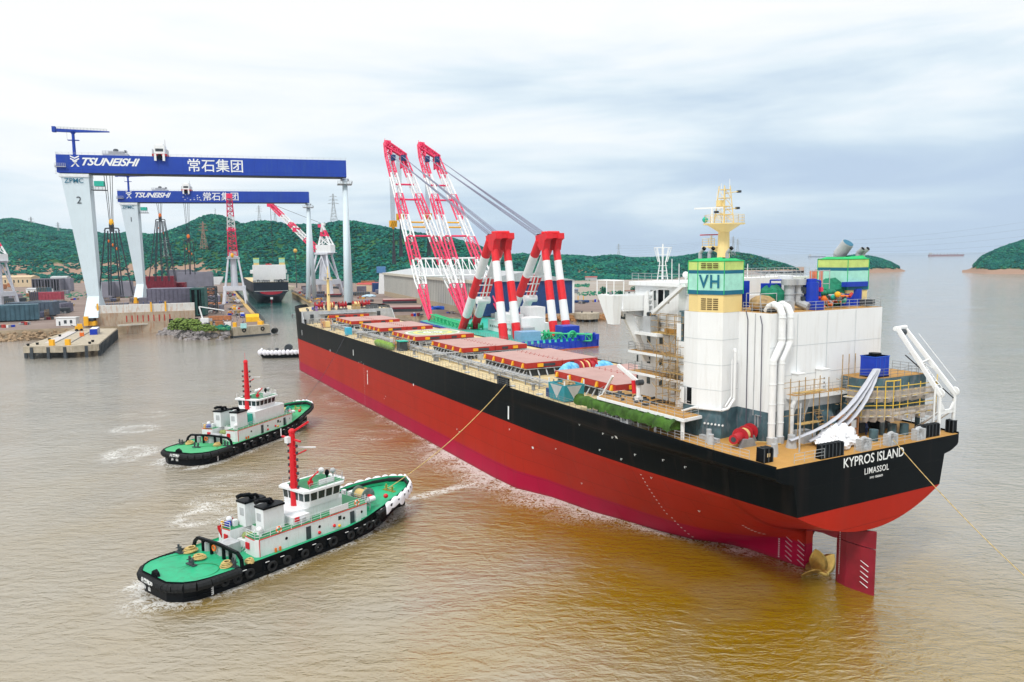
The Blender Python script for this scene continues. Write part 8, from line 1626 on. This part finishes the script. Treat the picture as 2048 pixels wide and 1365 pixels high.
def _scf2(m):
    q = random.Random(18); m.use(scafm)
    for x in np.arange(-4, 4.1, 1.6):
        for y in (-.8, .8): m.bar((x, y, 0), (x, y, 2.4), .05)
    for z in (.7, 1.5, 2.3): m.bar((-4, .8, z), (4, .8, z), .045).bar((-4, -.8, z), (4, -.8, z), .045)
    m.use(plank).bb(-4, 4, -.8, .8, -.1, 0); m.use(deckorange)
    for k in range(14): m.box((q.uniform(-3.5, 3.5), q.uniform(-.5, .5), .3), (q.uniform(.3, 1), .4, .5), q.uniform(0, 3))
sthing('scaffolding', _scf2, 'low scaffold deck with rusty debris beside the small ship crane', 'scaffold', 18.6, 10.6, 28.3)
def _scf3(m):
    m.use(plank).bb(-2.4, 2.4, -.4, .4, 0, .08).bb(-1.6, 1.8, -.4, .4, -3.6, -3.52) ; m.use(scafm)
    for x in (-2.4, 0, 2.4):
        for y in (-.6, .6): m.bar((x, y, -6), (x, y, 1.6), .06)
    for z in (-2.6, .6, 1.2): m.bar((-3.2, -.6, z), (3.4, -.6, z), .04)
sthing('scaffolding', _scf3, 'two tier pipe scaffold with planks between the vent trunks and the aft deckhouse', 'scaffold', 3.2, 4.0, 22.6, R(90))
def _scf4(m):
    q = random.Random(28); m.use(mat('scaffold_yellow', (.74, .50, .06), .6)); edge = [(3.4, -2.6), (1.7, -3.0), (0.0, -6.4), (-.3, -13.9)]; 
    net = mat('debris_net', (.46, .39, .33), .95, var=.25, scale=1.5, alpha=.62)
    for z0 in (19.2, 21.4):
        for a, b in zip(edge, edge[1:]):
            A, B = Vector((*a, 0)), Vector((*b, 0)); 
            for z in (.1, .75, 1.3): m.use(MATS['scaffold_yellow']).bar(A + Vector((0, 0, z0 + z)), B + Vector((0, 0, z0 + z)), .045)
            m.use(mat('pale_plank', (.55, .53, .48), .8)).beam(A + Vector((.35, 0, z0)), B + Vector((.35, 0, z0)), .8, .1)
            n = 14; vs = []
            for i in range(n + 1): p = A.lerp(B, i / n); o = .08 * math.sin(i * 1.7 + z0); vs += [(p.x - .08 + o, p.y, z0 + .95), (p.x - .1 + o, p.y, z0 + .2), (p.x + .1 + o * 3, p.y, z0 - .35 - .35 * abs(math.sin(i * .8 + z0)))]
            m.use(net).add(vs, [(3 * i + k, 3 * i + 3 + k, 3 * i + 4 + k, 3 * i + 1 + k) for i in range(n) for k in range(2)])
    m.use(MATS['scaffold_yellow'])
    for x, y, z1 in ((1.7, -3.0, 22.8), (.9, -4.6, 22.8), (0, -6.3, 23.5), (0.02, -7.5, 23.5), (-.05, -8.9, 23.0), (-.15, -11, 23), (-.3, -13.9, 23.6), (.4, -5.4, 23.4)): m.bar((x, y, 18.8), (x, y, z1), .06)
    m.bar((0, -6.3, 23.4), (.4, -5.4, 23.4), .07).bar((0, -6.3, 23.4), (0.02, -7.5, 23.4), .07)
    for v in m.v: pass
m = MB(shipw(0, 0, 0) * 0); _scf4(m); c0 = Vector((0, -8, 19)); m.v = [v - c0 for v in m.v]; o = m.build('scaffolding', None, None, False, tuple(shipw(0, -8, 19))); o.rotation_euler = (0, 0, HEAD); tag(o, 'yellow pipe scaffold with torn brown netting around the grey aft deckhouse', 'scaffold')
def _sc5(m):
    m.use(scafm)
    for y in np.arange(-1.4, 1.5, .7):
        for z in np.arange(0, 6, 1.5): m.bar((0, y, z), (.12, y + .35, z + .1), .035)
    for y in (-1.3, -.2, .9): m.bar((0, y, -2.6), (0, y, 7.4), .06)
sthing('scaffolding', _sc5, 'narrow rusty pole scaffold where the aft deckhouse meets the white casing', 'scaffold', 3.6, -2.8, 19.0)
# ventilation box with three fabric ducts, white sheeting, crates on the poop
def _vb(m):
    m.use(blue).bb(-1.0, 1.0, -1.25, 1.25, .1, 2.5); m.use(black).tube((0, 0, 2.5), (0, 0, 2.8), .7, n=16).bb(-1.05, 1.05, -1.3, 1.3, 0, .12); m.use(mat('blue_rib', (.01, .08, .55), .5))
    for y in (-1.1, -.4, .4, 1.1): m.bb(-1.04, -1.0, y - .05, y + .05, .15, 2.45)
    m.bb(-1.05, 1.05, -1.3, 1.3, 2.38, 2.5)
sthing('ventilation_unit', _vb, 'bright blue ventilation unit on the roof of the aft deckhouse', 'ventilation unit', 2.7, -6.4, 23.6)
dm = mat('duct_fabric', (.50, .52, .58), .55, var=.08, scale=.8, dirt=(.38, .38, .42), dirt_amt=.4, bump=.05)
for i, (e_, b1, lab) in enumerate((((2.6, 7.6, 17.5), 1.6, 'leftmost of the three grey fabric ducts hanging from the blue ventilation unit'), ((2.2, 5.0, 17.2), 1.3, 'middle of the three grey fabric ducts hanging from the blue ventilation unit'), ((1.6, .9, 17.9), .6, 'rightmost of the three grey fabric ducts hanging from the blue ventilation unit'))):
    s_ = Vector((1.5, -4.9 - .25 * i, 24.7)); e_ = Vector(e_); o = shipw(*((s_ + e_) / 2)); m = MB(); pts = []
    n = 26
    for k in range(n + 1): t = k / n; p = s_.lerp(e_, t); p.z -= b1 * 1.1 * math.sin(math.pi * t) * (1 - .35 * t); p.x -= .5 * math.sin(math.pi * t) ; pts.append(p)
    vs = []; nn = 10; c0 = (s_ + e_) / 2
    for k, p in enumerate(pts):
        d = (pts[min(k + 1, n)] - pts[max(k - 1, 0)]).normalized(); sd_ = d.cross(Vector((0, 0, 1))).normalized(); u = sd_.cross(d)
        for j in range(nn): a = 2 * math.pi * j / nn; w_ = .31 + .03 * math.sin(k * 1.9); vs.append(p + sd_ * math.cos(a) * w_ + u * math.sin(a) * .10 - c0)
    m.add(vs, [(k * nn + j, (k + 1) * nn + j, (k + 1) * nn + (j + 1) % nn, k * nn + (j + 1) % nn) for k in range(n) for j in range(nn)]); q = m.build('fabric_duct', dm, None, True, tuple(o)); q.rotation_euler = (0, 0, HEAD); tag(q, lab, 'duct', 'fabric ducts at the stern')
m = MB(); lumpy(m, (0, 0, .6), (1.6, 2.8, 1.2), 31, 44, 20, .28); lumpy(m, (.5, -.7, 1.2), (1.0, 1.2, .95), 33, 30, 14, .3, False); q = random.Random(9)
for i in range(len(m.v)): m.v[i] = m.v[i] * (1 + q.uniform(-.09, .09)) + Vector((0, 0, q.uniform(-.05, .1)))
o = m.build('plastic_sheeting', mat('white_sheet', (.80, .81, .84), .5, var=.05, bump=.1), None, False, tuple(shipw(.9, 1.9, DK))); o.rotation_euler = (0, 0, HEAD); tag(o, 'crumpled white plastic sheeting heaped on the poop deck by the black roller housing', 'sheeting')
def _crt(m):
    m.use(mat('crate_frame', (.42, .20, .09), .8)); 
    for x in (-.8, .8):
        for y in (-1.3, 0, 1.3): m.box((x, y, 1.3), (.16, .16, 2.6))
    for z in (.1, 1.3, 2.6): m.box((0, 0, z), (1.7, 2.8, .12))
    m.use(cream).bb(-.7, .7, .2, 1.2, .2, 1.8).use(white_clean).bb(-.7, .7, -1.2, -.2, .2, 2.3)
sthing('storage_rack', _crt, 'brown framed storage rack with pale boxes behind the white sheeting', 'rack', 2.6, -1.3, DK)
def _life(m): m.use(orange).ball((0, 0, .9), (.7, .55, .8), 10, 6)
sthing('orange_drum', _life, 'orange float hung under the forward end of the white boat deck', 'float', 29.4, 12.9, DK + 1.0)
# haze over the bay
hzm = bpy.data.materials.new('haze_air'); hzm.use_nodes = True; t = hzm.node_tree; t.nodes.remove(t.nodes['Principled BSDF']); pv = t.nodes.new('ShaderNodeVolumePrincipled'); pv.inputs['Color'].default_value = (.70, .86, 1, 1); pv.inputs['Density'].default_value = HAZE; pv.inputs['Anisotropy'].default_value = .2; t.links.new(pv.outputs[0], t.nodes['Material Output'].inputs['Volume'])
if HAZE > 0:
    m = MB(); m.bb(-4000, 4000, -60, 9000, -5.5, 190); o = m.build('haze', hzm); o['kind'] = 'stuff'; o['label'] = 'thin sea haze over the bay'; o['category'] = 'haze'
